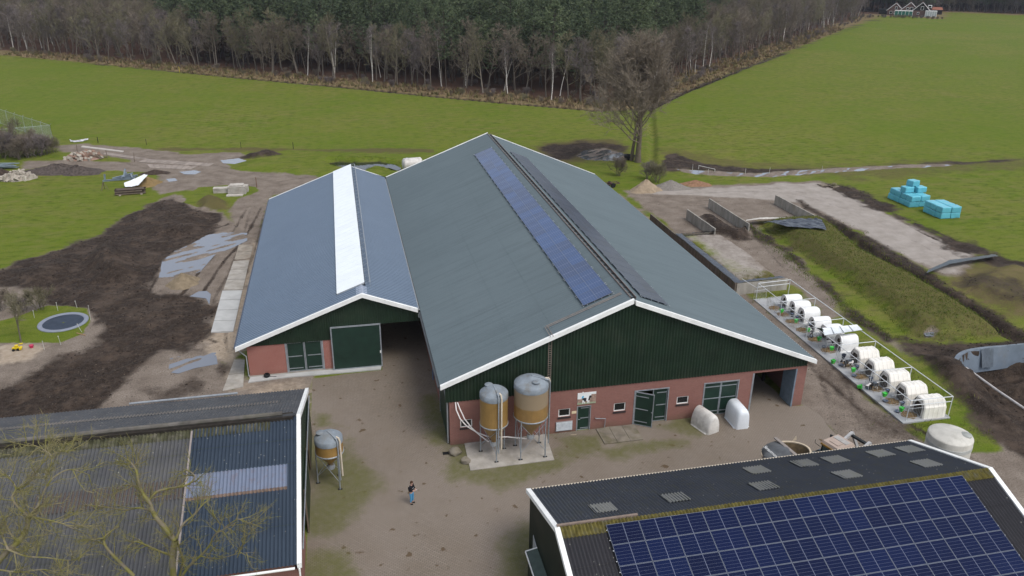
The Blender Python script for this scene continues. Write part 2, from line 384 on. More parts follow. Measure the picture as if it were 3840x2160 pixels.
# --- heights
H = np.zeros(X.shape)
for P_, wd_, dp_ in RUT: H -= dp_*sstep(wd_-pdist(P_), .3)*(1-LAY['pave'])
H += fbm(X, Y, .05, 3, 9)*.10*(np.maximum.reduce([LAY['floor'], LAY['dead']])*2+.3)*(sdist([(-17,-30),(40,-30),(40,56),(-17,56)]) < -1)
outb = (sdist([(-15.5,12),(28.5,-1.0),(28.5,55),(-15.5,55)]) < -.2) & (sdist([(-60,-16),(-9.4,-16),(-9.4,4.6),(-60,4.6)]) < -.1)
H += (LAY['mud']*.36*fbm(X, Y, .45, 4, 12)+LAY['mud']*.24*NZ3+LAY['dirt']*.05*NZ3*(1-LAY['pave']))*outb*(1-LAY['pave'])
H -= .75*sstep(.9-dd+NZ1*.3, 1.2)
def bump_h(poly, h, soft, amp=.3):
    global H
    d = sdist(poly)+NZ1*amp; t = np.clip(d/soft, 0, 1); H = H+h*(t*t*(3-2*t))
mound = [(46.2,42.3),(55.4,42),(55,36),(53.2,28.5),(54,21),(53.6,13),(53,7.6),(49,7),(45.2,7.6),(43.4,9.5),(44.3,13),(45,21),(45.4,30),(45.6,39)]
bump_h(mound, 1.3, 2.6)
bump_h([(32.55,21.35),(38.3,21.35),(38.8,30),(38.6,36.6),(32.55,37.0)], 1.12, .9, .1)
bump_h(PD((180,660),(240,615),(310,600),(365,640),(370,690),(300,720),(220,715)), 1.7, 4.2, .5)
bump_h(PD((20,690),(140,650),(200,660),(150,715),(60,725)), .6, 2.4, .5)
bump_h(PD((320,540),(420,505),(530,535),(520,590),(430,600),(340,590)), .5, 2.5, .5)
bump_h(PD((490,508),(530,494),(572,505),(585,522),(500,530)), .9, 1.6, .2)
bump_h(PD((570,425),(640,395),(800,388),(990,395),(970,440),(800,442),(640,432)), .35, 2.2, .2)
bump_h(PD((600,395),(680,378),(715,388),(640,402)), .6, 1.4, .2)
bump_h(PD((1745,545),(1800,545),(1850,580),(1885,560),(1905,585),(1865,608),(1790,590)), .8, 1.3, .3)
bump_h(PD((2395,730),(2440,690),(2530,660),(2660,700),(2700,820),(2560,795),(2450,750)), .9, 2.5, .3)
# basin: bank and hollow
LIN = [tuple(dg(a,b,.95)[:2]) for a,b in ((2600,962),(2430,925),(2412,912),(2416,897),(2440,883),(2500,874),(2580,865),(2720,860))]
dl = pdist(LIN[1:]); 
H += .9*np.exp(-(dl/1.6)**2)*(sdist(LIN+[(70,-4),(60,-8)]) < .2)
BAS = [tuple(dg(a,b,.8)[:2]) for a,b in ((2440,926),(2416,905),(2442,890),(2500,881),(2580,873),(2720,868),(2760,1120),(2576,1030))]
db = sdist(BAS); H = np.where(db > 0, np.minimum(H, .9)-1.9*np.clip(db/.7, 0, 1), H)
bump_h(PD((2465,935),(2520,928),(2600,915),(2700,905),(2700,925),(2600,950),(2490,965)), .9, .9, .2)
bump_h(PD((2290,880),(2400,915),(2450,970),(2576,1075),(2576,1110),(2450,1040),(2340,950)), .7, 1.8, .4)
# ditch right of the mound
dr = pdist(PD((2090,560),(2200,640),(2330,712),(2460,790),(2576,862),(2700,930)))
H -= .8*sstep(.7-dr+NZ1*.3, 1.0)
dt_ = pdist([tuple(dg(1640,412)[:2]), tuple(dg(1643,345)[:2]), tuple(gp(2440,404)[:2])]); H -= .55*sstep(.6-dt_+NZ1*.2, 1.0)
# pond behind the barns, wet strip, ruts
POND = PD((828,406),(850,403),(900,404),(950,402),(985,407),(1004,416),(1000,424),(975,416),(930,418),(905,430),(870,420),(845,415))
dpnd = sdist(POND)+NZ1*.5; H = np.where(dpnd > -1.2, H-1.0*np.clip((dpnd+1.2)/1.2, 0, 1), H)
LAY['mud'] = np.maximum(LAY['mud'], sstep(dpnd+.4, .6)*.8)
ca, sa = math.cos(.62), math.sin(.62)
STR = fbm((X*ca+Y*sa)*.28, (-X*sa+Y*ca)*1.5, 1.0, 4, 21)
PUD = {}
def puddle(key, poly, z, streak=.16, depth=.05, soft=1.2):
    global H
    d = sdist(poly); k = np.clip(d/soft+.6, 0, 1)
    H = H*(1-k)+k*(z-depth+streak*STR+.06*NZ3)
    LAY['mud'] *= (1-.75*k)*1.0
    LAY['dirt'] = np.maximum(LAY['dirt'], k)
    PUD[key] = (poly, z)
puddle('long', PD((404,695),(412,655),(440,632),(480,615),(520,592),(560,586),(618,587),(618,606),(585,622),(540,640),(505,680),(470,694)), -.02, .45, .030, .8)
puddle('lower', PD((425,935),(430,900),(470,892),(540,884),(545,915),(490,925),(450,938)), -.02, .45, .022, .8)
puddle('hook', PD((478,745),(500,733),(520,732),(530,740),(526,765),(518,750)), -.02, .10, .06, .5)
puddle('tree', PD((1450,392),(1470,378),(1520,372),(1565,385),(1575,402),(1530,404),(1480,402)), -.03, .30, .01, 1.5)
puddle('strip', PD((1700,424),(1800,430),(1900,436),(1960,431),(2060,425),(2250,416),(2390,412),(2390,418),(2250,424),(2060,436),(1940,445),(1800,442),(1720,434)), -.05, .5, -.05, .8)
puddle('track', PD((452,432),(490,428),(505,432),(490,438),(465,438)), -.02, .05, .05, .5)
puddle('corner', PD((555,403),(600,398),(620,404),(590,412),(562,410)), -.02, .05, .05, .5)
puddle('sandy', PD((418,450),(440,448),(446,454),(425,457)), -.02, .04, .05, .5)
puddle('bank', PD((2322,843),(2340,838),(2358,842),(2345,852),(2328,852)), .25, .04, .05, .5)
inside = (sdist([(-14.7,12.9),(0,12.9),(0,53.8),(-14.7,53.8)]) > -.3) | (sdist([(-.1,-.1),(27.4,-.1),(27.4,54),(-.1,54)]) > -.3) | (LAY['pave'] > .5)
H = np.where(inside, 0.0, H)
H = np.where((Y < -24) , 0, H)

# sample the ground anywhere (for placing things)
H2 = H.reshape(NY, NX)
def hz(x, y):
    i = min(max(np.searchsorted(gx, x)-1, 0), NX-2); j = min(max(np.searchsorted(gy, y)-1, 0), NY-2)
    fx = (x-gx[i])/(gx[i+1]-gx[i]); fy = (y-gy[j])/(gy[j+1]-gy[j])
    return float((H2[j,i]*(1-fx)+H2[j,i+1]*fx)*(1-fy)+(H2[j+1,i]*(1-fx)+H2[j+1,i+1]*fx)*fy)

# --- ground material: layers laid over each other, edges broken up by noise
def ground_material():
    m, n, b = newmat('ground_layers'); P = pos(n)
    at1 = nd(n, 'ShaderNodeAttribute', attribute_name='lay1'); at2 = nd(n, 'ShaderNodeAttribute', attribute_name='lay2'); at3 = nd(n, 'ShaderNodeAttribute', attribute_name='lay3')
    s1 = nd(n, 'ShaderNodeSeparateColor'); n.links.new(at1.outputs['Color'], s1.inputs[0])
    s2 = nd(n, 'ShaderNodeSeparateColor'); n.links.new(at2.outputs['Color'], s2.inputs[0])
    s3 = nd(n, 'ShaderNodeSeparateColor'); n.links.new(at3.outputs['Color'], s3.inputs[0])
    nf = noise(n, P, 2.2, 6, .65); nm = noise(n, P, .55, 5, .6); nl = noise(n, P, .06, 5, .6); nff = noise(n, P, 9, 4, .7); nll = noise(n, P, .018, 4, .6)
    nfx = math_(n, 'ADD', math_(n, 'MULTIPLY', nf, .6), math_(n, 'MULTIPLY', nff, .4))
    def edge(w, k=2.4, nz=None, amt=2.4):
        nz = nz or nfx
        a = math_(n, 'MULTIPLY', math_(n, 'SUBTRACT', w, .5), k); c = math_(n, 'MULTIPLY', math_(n, 'SUBTRACT', nz, .5), amt)
        inner = math_(n, 'ADD', math_(n, 'ADD', a, c), .5, True)
        gate = math_(n, 'MULTIPLY', w, 6.0, True)
        return math_(n, 'MULTIPLY', inner, gate)
    # grass
    g = mix(n, ramp(n, nm, .32, .68), (.096,.142,.016), (.140,.168,.026))
    g = mix(n, math_(n, 'MULTIPLY', ramp(n, nl, .38, .66), .65), g, (.180,.175,.040))
    ntan = noise(n, stretch(n, P, (.7,1.3,1)), .30, 6, .72); g = mix(n, math_(n, 'MULTIPLY', ramp(n, ntan, .47, .60), .62), g, (.185,.165,.058))
    ndk = noise(n, stretch(n, P, (.6,1.4,1)), .9, 5, .7); g = mix(n, math_(n, 'MULTIPLY', ramp(n, ndk, .50, .62), .68), g, (.054,.084,.011))
    g = mix(n, math_(n, 'MULTIPLY', ramp(n, nll, .42, .62), .5), g, (.098,.152,.012))
    g = mix(n, math_(n, 'MULTIPLY', ramp(n, nff, .42, .66), .70), g, (.050,.066,.008))
    wv = nd(n, 'ShaderNodeTexWave', Scale=.16, Distortion=3.0); wv.inputs['Detail'].default_value = 2; n.links.new(stretch(n, P, (1,.28,1)), wv.inputs['Vector'])
    g = mix(n, math_(n, 'MULTIPLY', ramp(n, wv.outputs['Fac'], .5, .9), .07), g, (.155,.150,.045))
    worn = mix(n, nf, (.085,.062,.040), (.10,.085,.035))
    c = mix(n, math_(n, 'MULTIPLY', edge(s3.outputs[0], 1.6, nfx, 2.6), .85), g, worn)
    # leaf litter and dead grass
    dead = mix(n, ramp(n, nm, .35, .65), (.20,.145,.082), (.125,.105,.048)); dead = mix(n, math_(n, 'MULTIPLY', ramp(n, nff, .4, .8), .6), dead, (.07,.05,.032))
    c = mix(n, edge(s2.outputs[0]), c, dead)
    flo = mix(n, ramp(n, nf, .3, .7), (.062,.040,.030), (.105,.062,.045))
    c = mix(n, edge(s2.outputs[1], 1.8), c, flo)
    # dirt, sand, concrete
    di = mix(n, ramp(n, nm, .3, .7), (.150,.122,.100), (.255,.215,.180)); di = mix(n, math_(n, 'MULTIPLY', ramp(n, nff, .44, .66), .70), di, (.085,.066,.052))
    c = mix(n, edge(s1.outputs[1]), c, di)
    sa_ = mix(n, ramp(n, nf, .3, .7), (.27,.21,.15), (.38,.32,.255))
    c = mix(n, edge(s2.outputs[2], 2.0), c, sa_)
    co = mix(n, ramp(n, nm, .3, .7), (.25,.222,.195), (.345,.312,.283)); co = mix(n, math_(n, 'MULTIPLY', ramp(n, nff, .5, .8), .4), co, (.17,.14,.12))
    c = mix(n, edge(s1.outputs[2], 2.2), c, co)
    mu = mix(n, ramp(n, nf, .28, .72), (.016,.012,.010), (.046,.034,.027)); mu = mix(n, math_(n, 'MULTIPLY', ramp(n, nff, .52, .66), .6), mu, (.105,.084,.068))
    mu = mix(n, math_(n, 'MULTIPLY', ramp(n, nm, .50, .66), .65), mu, (.082,.060,.046)); mu = mix(n, math_(n, 'MULTIPLY', ramp(n, noise(n, P, .22, 4, .6), .52, .66), .45), mu, (.098,.074,.058))
    mfac = edge(s1.outputs[0], 2.2, nfx, 2.8)
    c = mix(n, mfac, c, mu)
    # brick paving
    sep = nd(n, 'ShaderNodeSeparateXYZ'); n.links.new(P, sep.inputs[0])
    br = nd(n, 'ShaderNodeTexBrick'); n.links.new(P, br.inputs['Vector'])
    br.inputs['Scale'].default_value = 1.0; br.inputs['Brick Width'].default_value = .22; br.inputs['Row Height'].default_value = .11; br.inputs['Mortar Size'].default_value = .014
    br.inputs['Color1'].default_value = (.200,.168,.137,1); br.inputs['Color2'].default_value = (.244,.204,.165,1); br.inputs['Mortar'].default_value = (.058,.048,.036,1); br.inputs['Mortar Smooth'].default_value = .3
    pv = mix(n, math_(n, 'MULTIPLY', ramp(n, nm, .40, .66), .5), br.outputs['Color'], (.150,.120,.088))
    pv = mix(n, math_(n, 'MULTIPLY', ramp(n, nff, .45, .68), .35), pv, (.115,.092,.070))
    pv = mix(n, math_(n, 'MULTIPLY', ramp(n, nl, .38, .6), .45), pv, (.245,.208,.178))
    stain = noise(n, P, 1.4, 3, .4)
    pv = mix(n, math_(n, 'MULTIPLY', ramp(n, stain, .67, .72), .8), pv, (.085,.055,.028))
    mo = math_(n, 'MULTIPLY', edge(s3.outputs[1], 1.5, nfx, 2.0), .85)
    pv = mix(n, mo, pv, mix(n, ramp(n, nff, .3, .7), (.070,.080,.022), (.135,.130,.048)))
    pfac = math_(n, 'MULTIPLY', math_(n, 'SUBTRACT', s3.outputs[2], .35), 4.0, True)
    c = mix(n, pfac, c, pv)
    n.links.new(c, b.inputs['Base Color'])
    rg = math_(n, 'SUBTRACT', .95, math_(n, 'MULTIPLY', mfac, .28)); rg = math_(n, 'SUBTRACT', rg, math_(n, 'MULTIPLY', pfac, .2))
    n.links.new(rg, b.inputs['Roughness']); b.inputs['Specular IOR Level'].default_value = .04
    hgt = math_(n, 'ADD', math_(n, 'MULTIPLY', nff, .7), math_(n, 'MULTIPLY', nf, 1.0))
    hgt = math_(n, 'MULTIPLY', hgt, math_(n, 'SUBTRACT', 1.0, math_(n, 'MULTIPLY', pfac, .8)))
    hgt = math_(n, 'ADD', hgt, math_(n, 'MULTIPLY', math_(n, 'MULTIPLY', br.outputs['Fac'], -.12), pfac))
    bump(n, b, hgt, .55, .09)
    return m
MG = ground_material()
# dominant layer per face -> separate, named pieces of ground
Vz = np.stack([X, Y, H], 1)
I, J = np.meshgrid(np.arange(NX-1), np.arange(NY-1)); q0 = (J*NX+I).ravel()
Q = np.stack([q0, q0+1, q0+1+NX, q0+NX], 1)
def fmean(a): return a[Q].mean(1)
prio = [('paved_yard','pave',.5),('mud_ground','mud',.5),('concrete_apron','conc',.5),('dirt_track','sand',.5),('dirt_track','dirt',.5),('forest_floor','floor',.5),('rough_verge','dead',.5)]
cat_ = np.full(len(Q), -1); names_ = []
for nm_, ch, t in prio:
    if nm_ not in names_: names_.append(nm_)
    k = names_.index(nm_); mk = (fmean(LAY[ch]) > t) & (cat_ < 0); cat_[mk] = k
names_.append('meadow'); cat_[cat_ < 0] = len(names_)-1
L1 = np.stack([LAY['mud'], LAY['dirt'], LAY['conc'], np.ones_like(X)], 1); L2 = np.stack([LAY['dead'], LAY['floor'], LAY['sand'], np.ones_like(X)], 1); L3 = np.stack([LAY['worn'], LAY['moss'], LAY['pave'], np.ones_like(X)], 1)
GY_, GX_ = np.gradient(H2, gy, gx); NRM = np.stack([-GX_.ravel(), -GY_.ravel(), np.ones_like(X)], 1); NRM /= np.linalg.norm(NRM, axis=1)[:,None]
for k, nm_ in enumerate(names_):
    f = Q[cat_ == k]
    if len(f) == 0: continue
    used, invx = np.unique(f.ravel(), return_inverse=True)
    me = bpy.data.meshes.new(nm_); me.vertices.add(len(used)); me.vertices.foreach_set('co', Vz[used].ravel())
    me.loops.add(len(f)*4); me.loops.foreach_set('vertex_index', invx.astype(np.int32)); me.polygons.add(len(f))
    me.polygons.foreach_set('loop_start', np.arange(0, len(f)*4, 4, dtype=np.int32)); me.polygons.foreach_set('loop_total', np.full(len(f), 4, np.int32))
    me.polygons.foreach_set('use_smooth', np.ones(len(f), bool)); me.update(); me.validate()
    for an, L in (('lay1', L1), ('lay2', L2), ('lay3', L3)):
        a = me.attributes.new(an, 'FLOAT_COLOR', 'POINT'); a.data.foreach_set('color', L[used].astype(np.float32).ravel())
    me.normals_split_custom_set_from_vertices(NRM[used].tolist())
    me.materials.append(MG); o = bpy.data.objects.new(nm_, me); COL.objects.link(o); o['kind'] = 'structure'
# --- water
def water_mat(name, col, rough=.04):
    m, n, b = newmat(name); b.inputs['Base Color'].default_value = (*col, 1); b.inputs['Roughness'].default_value = rough; b.inputs['IOR'].default_value = 1.33
    b.inputs['Specular IOR Level'].default_value = .9
    bump(n, b, noise(n, pos(n), 3.0, 3), .02, .02); return m
MW = water_mat('puddle_water', (.165,.180,.212), .04); MWD = water_mat('pond_water', (.012,.014,.018)); MWT = water_mat('dark_puddle_water', (.060,.060,.066), .04)  # pale blue-grey of the puddles imitates reflected sky over silty water
def inflate(poly, k):
    c = np.mean([p[:2] for p in poly], 0); return [(c[0]+(p[0]-c[0])*k, c[1]+(p[1]-c[1])*k) for p in poly]
for key, (poly, z) in PUD.items():
    m = MB(); pl = inflate(poly, 1.04); m.add([(p[0], p[1], z) for p in pl], [tuple(range(len(pl)))]); m.build('puddle', MWT if key == 'tree' else MW, kind='structure')
m = MB(); pl = inflate(POND, 1.06); m.add([(p[0], p[1], -.42) for p in pl], [tuple(range(len(pl)))]); m.build('pond', MWD, kind='structure')
for line in (FE[1:], FEC):
    m = MB(); L = [Vector((p[0], p[1], -.55)) for p in line]
    for a, b_ in zip(L[:-1], L[1:]):
        t = (b_-a).normalized(); s_ = Vector((-t.y, t.x, 0))*.55
        m.add([a-s_, b_-s_, b_+s_, a+s_], [(0,1,2,3)])
    m.build('ditch_water', MWD, kind='structure')
# ------------------------------------------------------------------ building materials
def brick_mat(name, c1, c2, mortar, w=.22, h=.066):
    m, n, b = newmat(name); P = pos(n); sx = nd(n, 'ShaderNodeSeparateXYZ'); n.links.new(P, sx.inputs[0])
    cx = nd(n, 'ShaderNodeCombineXYZ'); n.links.new(math_(n, 'ADD', sx.outputs[0], sx.outputs[1]), cx.inputs[0]); n.links.new(sx.outputs[2], cx.inputs[1])
    br = nd(n, 'ShaderNodeTexBrick'); n.links.new(cx.outputs[0], br.inputs['Vector']); br.inputs['Scale'].default_value = 1
    br.inputs['Brick Width'].default_value = w; br.inputs['Row Height'].default_value = h; br.inputs['Mortar Size'].default_value = .009; br.inputs['Mortar Smooth'].default_value = .2
    br.inputs['Color1'].default_value = (*c1,1); br.inputs['Color2'].default_value = (*c2,1); br.inputs['Mortar'].default_value = (*mortar,1)
    f = noise(n, P, .9, 6, .65); f2 = noise(n, P, 18, 3)
    c = mix(n, math_(n, 'MULTIPLY', ramp(n, f, .4, .75), .35), br.outputs['Color'], tuple(q*.68 for q in c1))
    c = mix(n, math_(n, 'MULTIPLY', f2, .25), c, tuple(q*.6 for q in c2))
    # splash dirt low on the wall has its own ragged outline
    low = math_(n, 'SUBTRACT', .55, math_(n, 'ADD', sx.outputs[2], math_(n, 'MULTIPLY', math_(n, 'SUBTRACT', f, .5), 1.2)))
    c = mix(n, math_(n, 'MULTIPLY', math_(n, 'MULTIPLY', low, 1.6, True), .45), c, (.11,.085,.05))
    n.links.new(c, b.inputs['Base Color']); b.inputs['Roughness'].default_value = .85; b.inputs['Specular IOR Level'].default_value = .12
    bump(n, b, math_(n, 'MULTIPLY', br.outputs['Fac'], -1.0), .5, .01); return m
M_BRICK = brick_mat('red_brick', (.290,.126,.104), (.245,.104,.086), (.29,.21,.18))
M_BRICK2 = brick_mat('new_red_brick', (.36,.130,.104), (.31,.108,.088), (.42,.33,.28), .24, .085)
M_GREEN = plain('green_steel', (.014,.030,.017), .45, var=.3, scale=.8, dirt=((.05,.055,.04), .35))
M_DGREEN = plain('dark_green_steel', (.016,.022,.015), .5, var=.35, scale=1.0, dirt=((.05,.045,.03), .5))
M_DOOR = plain('green_door_board', (.014,.036,.026), .4, var=.25, scale=1.2)
M_WHITE = plain('white_trim', (.80,.80,.78), .5, var=.10, scale=1.5, dirt=((.45,.45,.42), .35))
M_GALV = plain('galvanised_steel', (.34,.37,.40), .45, .4, var=.22, scale=5)
M_GREYPVC = plain('grey_pvc', (.33,.345,.355), .5, var=.15)
M_BLACK = plain('black_rubber', (.018,.018,.020), .6, var=.3)
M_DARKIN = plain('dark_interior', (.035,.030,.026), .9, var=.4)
M_CONC = plain('concrete', (.36,.335,.30), .85, var=.25, scale=1.2, dirt=((.19,.165,.12), .5), bmp=.2)
M_CONCNEW = plain('new_concrete', (.43,.43,.42), .7, var=.14, scale=.9, dirt=((.29,.29,.28), .5))
M_CONCD = plain('mossy_concrete', (.21,.185,.15), .9, var=.35, scale=1.3, dirt=((.095,.085,.035), .8), bmp=.3)
M_GLASS, _n, _b = newmat('window_glass'); _b.inputs['Base Color'].default_value = (.012,.013,.014,1); _b.inputs['Roughness'].default_value = .06
def roof_mat(name, base, dark, moss=None, rough=.55, streak=(.5,8,.5), amt=.5, lichen=0, spec=.15, sc=1.0):
    """fibre-cement or steel sheet: streaks running down the slope, blotches, lichen spots"""
    m, n, b = newmat(name); P = pos(n)
    f1 = noise(n, P, .35*sc, 6, .65); f2 = noise(n, stretch(n, P, streak), .8, 5, .6); f3 = noise(n, P, 7, 4, .7)
    c = mix(n, ramp(n, f1, .32, .68), dark, base); c = mix(n, math_(n, 'MULTIPLY', ramp(n, f2, .45, .75), amt), c, tuple(q*.62 for q in base))
    c = mix(n, math_(n, 'MULTIPLY', f3, .3), c, tuple(min(1, q*1.25) for q in base))
    if lichen:
        v = nd(n, 'ShaderNodeTexVoronoi', Scale=2.2); n.links.new(P, v.inputs['Vector'])
        c = mix(n, math_(n, 'MULTIPLY', ramp(n, v.outputs['Distance'], .07, .10, (1,1,1,1), (0,0,0,1)), lichen), c, (.40,.39,.33))
    if moss:
        c = mix(n, math_(n, 'MULTIPLY', ramp(n, noise(n, P, 2.2, 6, .7), .5, .66), moss[1]), c, moss[0])
    n.links.new(c, b.inputs['Base Color']); b.inputs['Roughness'].default_value = rough; b.inputs['Specular IOR Level'].default_value = spec
    return m
M_RGREY = roof_mat('grey_fibre_cement', (.104,.133,.147), (.091,.118,.131), rough=.62, streak=(.25,5,.25), amt=.6, spec=.2, sc=.25)
M_RBLUE = roof_mat('blue_grey_steel', (.108,.150,.210), (.096,.135,.192), rough=.42, streak=(.4,6,.5), amt=.15, spec=.45)
M_ROLD = roof_mat('weathered_asbestos', (.108,.107,.109), (.055,.058,.065), ((.085,.085,.035), .22), .85, (6,.5,.5), .7, .5)
M_ROLDB = roof_mat('brown_asbestos', (.105,.080,.068), (.072,.060,.056), None, .85, (6,.5,.5), .5, .3)
M_RBLACK = roof_mat('dark_blue_sheet', (.040,.055,.078), (.030,.042,.060), None, .55, (6,.5,.5), .3, .45)
M_RDARK = roof_mat('charcoal_sheet', (.054,.060,.072), (.040,.045,.056), ((.070,.066,.034), .35), .75, (6,.5,.5), .4, .3)
M_RTRANS = roof_mat('translucent_blue_sheet', (.17,.20,.27), (.12,.145,.20), ((.16,.12,.13), .5), .4, (5,.5,.5), .4)
M_RPATCH = roof_mat('translucent_grey_sheet', (.24,.24,.225), (.18,.18,.17), ((.20,.20,.12), .4), .5, (6,.5,.5), .4)
M_SKYL = plain('white_polycarbonate', (.78,.82,.84), .25, var=.06, scale=.8)
M_MOSS = plain('mossy_ridge', (.135,.115,.034), .95, var=.5, scale=3.5, dirt=((.12,.115,.085), .9), bmp=.4)
M_PVGL, n_, b_ = newmat('solar_glass'); 
def pv_mat(name, cell, cell2, line, nx, ny, wx, wy, lw=.05, rnd=.5, wear=0):
    m, n, b = newmat(name); uv = nd(n, 'ShaderNodeTexCoord').outputs['UV']; sp = nd(n, 'ShaderNodeSeparateXYZ'); n.links.new(uv, sp.inputs[0])
    def grid(o, k, l):
        fr = math_(n, 'FRACT', math_(n, 'MULTIPLY', o, k)); d = math_(n, 'MINIMUM', fr, math_(n, 'SUBTRACT', 1.0, fr)); return math_(n, 'LESS_THAN', d, l)
    ln = math_(n, 'MULTIPLY', grid(sp.outputs[0], nx, wx), .55); ln2 = grid(sp.outputs[1], ny, wy)
    mid = math_(n, 'LESS_THAN', math_(n, 'ABSOLUTE', math_(n, 'SUBTRACT', sp.outputs[0], .5)), .009)
    oi = nd(n, 'ShaderNodeObjectInfo').outputs['Random']
    c = mix(n, oi, cell, cell2)
    pn = noise(n, pos(n), .35, 3); c = mix(n, math_(n, 'MULTIPLY', pn, .5), c, tuple(q*1.5 for q in cell2))
    c = mix(n, math_(n, 'MULTIPLY', ln, lw), c, line); c = mix(n, math_(n, 'MULTIPLY', ln2, .55), c, line); c = mix(n, math_(n, 'MULTIPLY', mid, .8), c, line)
    n.links.new(c, b.inputs['Base Color']); b.inputs['Roughness'].default_value = .14 if not wear else .3; b.inputs['IOR'].default_value = 1.35; b.inputs['Specular IOR Level'].default_value = .22 if not wear else .4
    return m
M_PV = pv_mat('solar_cells_new', (.0026,.0045,.020), (.004,.009,.040), (.16,.18,.25), 20, 6, .05, .026)
M_PVO = pv_mat('solar_cells_old', (.045,.058,.100), (.046,.082,.180), (.26,.29,.36), 10, 6, .05, .04, .3, wear=1)
M_PVFR = plain('panel_frame', (.15,.17,.215), .4, .3, var=.1)
M_ALU = plain('aluminium', (.62,.64,.66), .35, .7, var=.1)

# ------------------------------------------------------------------ solar panels
def panel_mesh(name, L, W, mat):
    """panel lying in the XY plane, long side along X, glass on top, frame round it"""
    m = MB(); t = .035; fr = .016
    m.bx(-L/2, L/2, -W/2, -W/2+fr, 0, t, 1); m.bx(-L/2, L/2, W/2-fr, W/2, 0, t, 1); m.bx(-L/2, -L/2+fr, -W/2+fr, W/2-fr, 0, t, 1); m.bx(L/2-fr, L/2, -W/2+fr, W/2-fr, 0, t, 1)
    m.add([(-L/2+fr,-W/2+fr,t-.006),(L/2-fr,-W/2+fr,t-.006),(L/2-fr,W/2-fr,t-.006),(-L/2+fr,W/2-fr,t-.006)], [(0,1,2,3)], 0)
    me = bpy.data.meshes.new(name); me.from_pydata(m.v, [], m.f); me.materials.append(mat); me.materials.append(M_PVFR); me.polygons.foreach_set('material_index', m.m)
    uv = me.uv_layers.new(name='UVMap')
    for p in me.polygons:
        for li in p.loop_indices:
            co = me.vertices[me.loops[li].vertex_index].co; uv.data[li].uv = ((co.x+L/2-fr)/(L-2*fr), (co.y+W/2-fr)/(W-2*fr))
    return me
def array(name, label, O, ux, uy, nx, ny, px, py, me, gap=.0, rails=True, clips=False):
    """O: lower corner on the roof, ux/uy unit vectors along columns / rows"""
    ux = Vector(ux).normalized(); uy = Vector(uy).normalized(); nz = ux.cross(uy)
    rot = Matrix((ux, uy, nz)).transposed().to_4x4(); e = rot.to_euler()
    t = thing(name, label, 'solar panels', O); t.rotation_euler = e
    for i in range(nx):
        for j in range(ny):
            inst(me, 'panel', t, ((i+.5)*px, (j+.5)*py, .09))
    m = MB()
    for j in range(ny):
        for k in (.25, .75): m.bx(-.05, nx*px+.05, (j+k)*py-.02, (j+k)*py+.02, .04, .088)
    m.build('mounting_rail', M_ALU, t, world=False)
    if clips:
        m = MB()
        for i in range(nx+1):
            for o in (-.14, .14):
                for yy in (-.05, ny*py+.05): m.box((i*px+o, yy, .1), (.05,.09,.05))
        m.build('clamp', M_GALV, t, world=False, kind='stuff')
    return t

def wall_mesh(m, x0, x1, z0, z1, holes, y0, y1, mi=0):
    """wall in the XZ plane from y0 (front) to y1 with rectangular openings"""
    xs = sorted(set([x0, x1]+[v for h in holes for v in h[:2] if x0 < v < x1])); zs = sorted(set([z0, z1]+[v for h in holes for v in h[2:] if z0 < v < z1]))
    solid = lambda i, k: 0 <= i < len(xs)-1 and 0 <= k < len(zs)-1 and not any(h[0] < (xs[i]+xs[i+1])/2 < h[1] and h[2] < (zs[k]+zs[k+1])/2 < h[3] for h in holes)
    for i in range(len(xs)-1):
        for k in range(len(zs)-1):
            if not solid(i, k): continue
            a, b, c, d = xs[i], xs[i+1], zs[k], zs[k+1]
            m.add([(a,y0,c),(b,y0,c),(b,y0,d),(a,y0,d)], [(0,1,2,3)], mi); m.add([(a,y1,c),(b,y1,c),(b,y1,d),(a,y1,d)], [(3,2,1,0)], mi)
            if not solid(i-1, k): m.add([(a,y0,c),(a,y1,c),(a,y1,d),(a,y0,d)], [(3,2,1,0)], mi)
            if not solid(i+1, k): m.add([(b,y0,c),(b,y1,c),(b,y1,d),(b,y0,d)], [(0,1,2,3)], mi)
            if not solid(i, k-1): m.add([(a,y0,c),(b,y0,c),(b,y1,c),(a,y1,c)], [(3,2,1,0)], mi)
            if not solid(i, k+1): m.add([(a,y0,d),(b,y0,d),(b,y1,d),(a,y1,d)], [(0,1,2,3)], mi)
    return m
zA = zoomed(1560,1350,3.623); zB = zoomed(2040,1350,3.623); zC = zoomed(2500,1250,3.622); zD = zoomed(860,1080,3.22)
def fy(q, y=0.0):
    p = py_(q[0], q[1], y); return p[0], p[2]
def rect(tl, br, y=0.0):
    a = fy(tl, y); b = fy(br, y); return a[0], b[0], b[1], a[1]     # x0,x1,z0,z1

def window(parent, r, y=0.0):
    x0, x1, z0, z1 = r
    f = MB(); wd = .07
    f.bx(x0, x1, y+.05, y+.11, z0, z0+wd); f.bx(x0, x1, y+.05, y+.11, z1-wd, z1); f.bx(x0, x0+wd, y+.05, y+.11, z0+wd, z1-wd); f.bx(x1-wd, x1, y+.05, y+.11, z0+wd, z1-wd)
    fo = f.build('window', M_WHITE, parent)
    g = MB(); g.bx(x0+wd, x1-wd, y+.075, y+.095, z0+wd, z1-wd); g.build('pane', M_GLASS, fo, world=False).location = (0,0,0)
    fo.children[0].data.transform(Matrix.Translation(-Vector(parent.location)))
    s = MB(); nb = max(4, int((x1-x0)/.11))
    for i in range(nb):
        a = x0-.05+(x1-x0+.1)*i/nb; b = x0-.05+(x1-x0+.1)*(i+1)/nb-.012
        s.bx(a, b, y-.05, y+.06, z0-.15, z0-.005)
    so_ = s.build('sill', plain_sill, fo); so_.data.transform(Matrix.Translation(-Vector(parent.location)))
    return fo
plain_sill = plain('dark_sill_bricks', (.055,.045,.045), .7, var=.3)
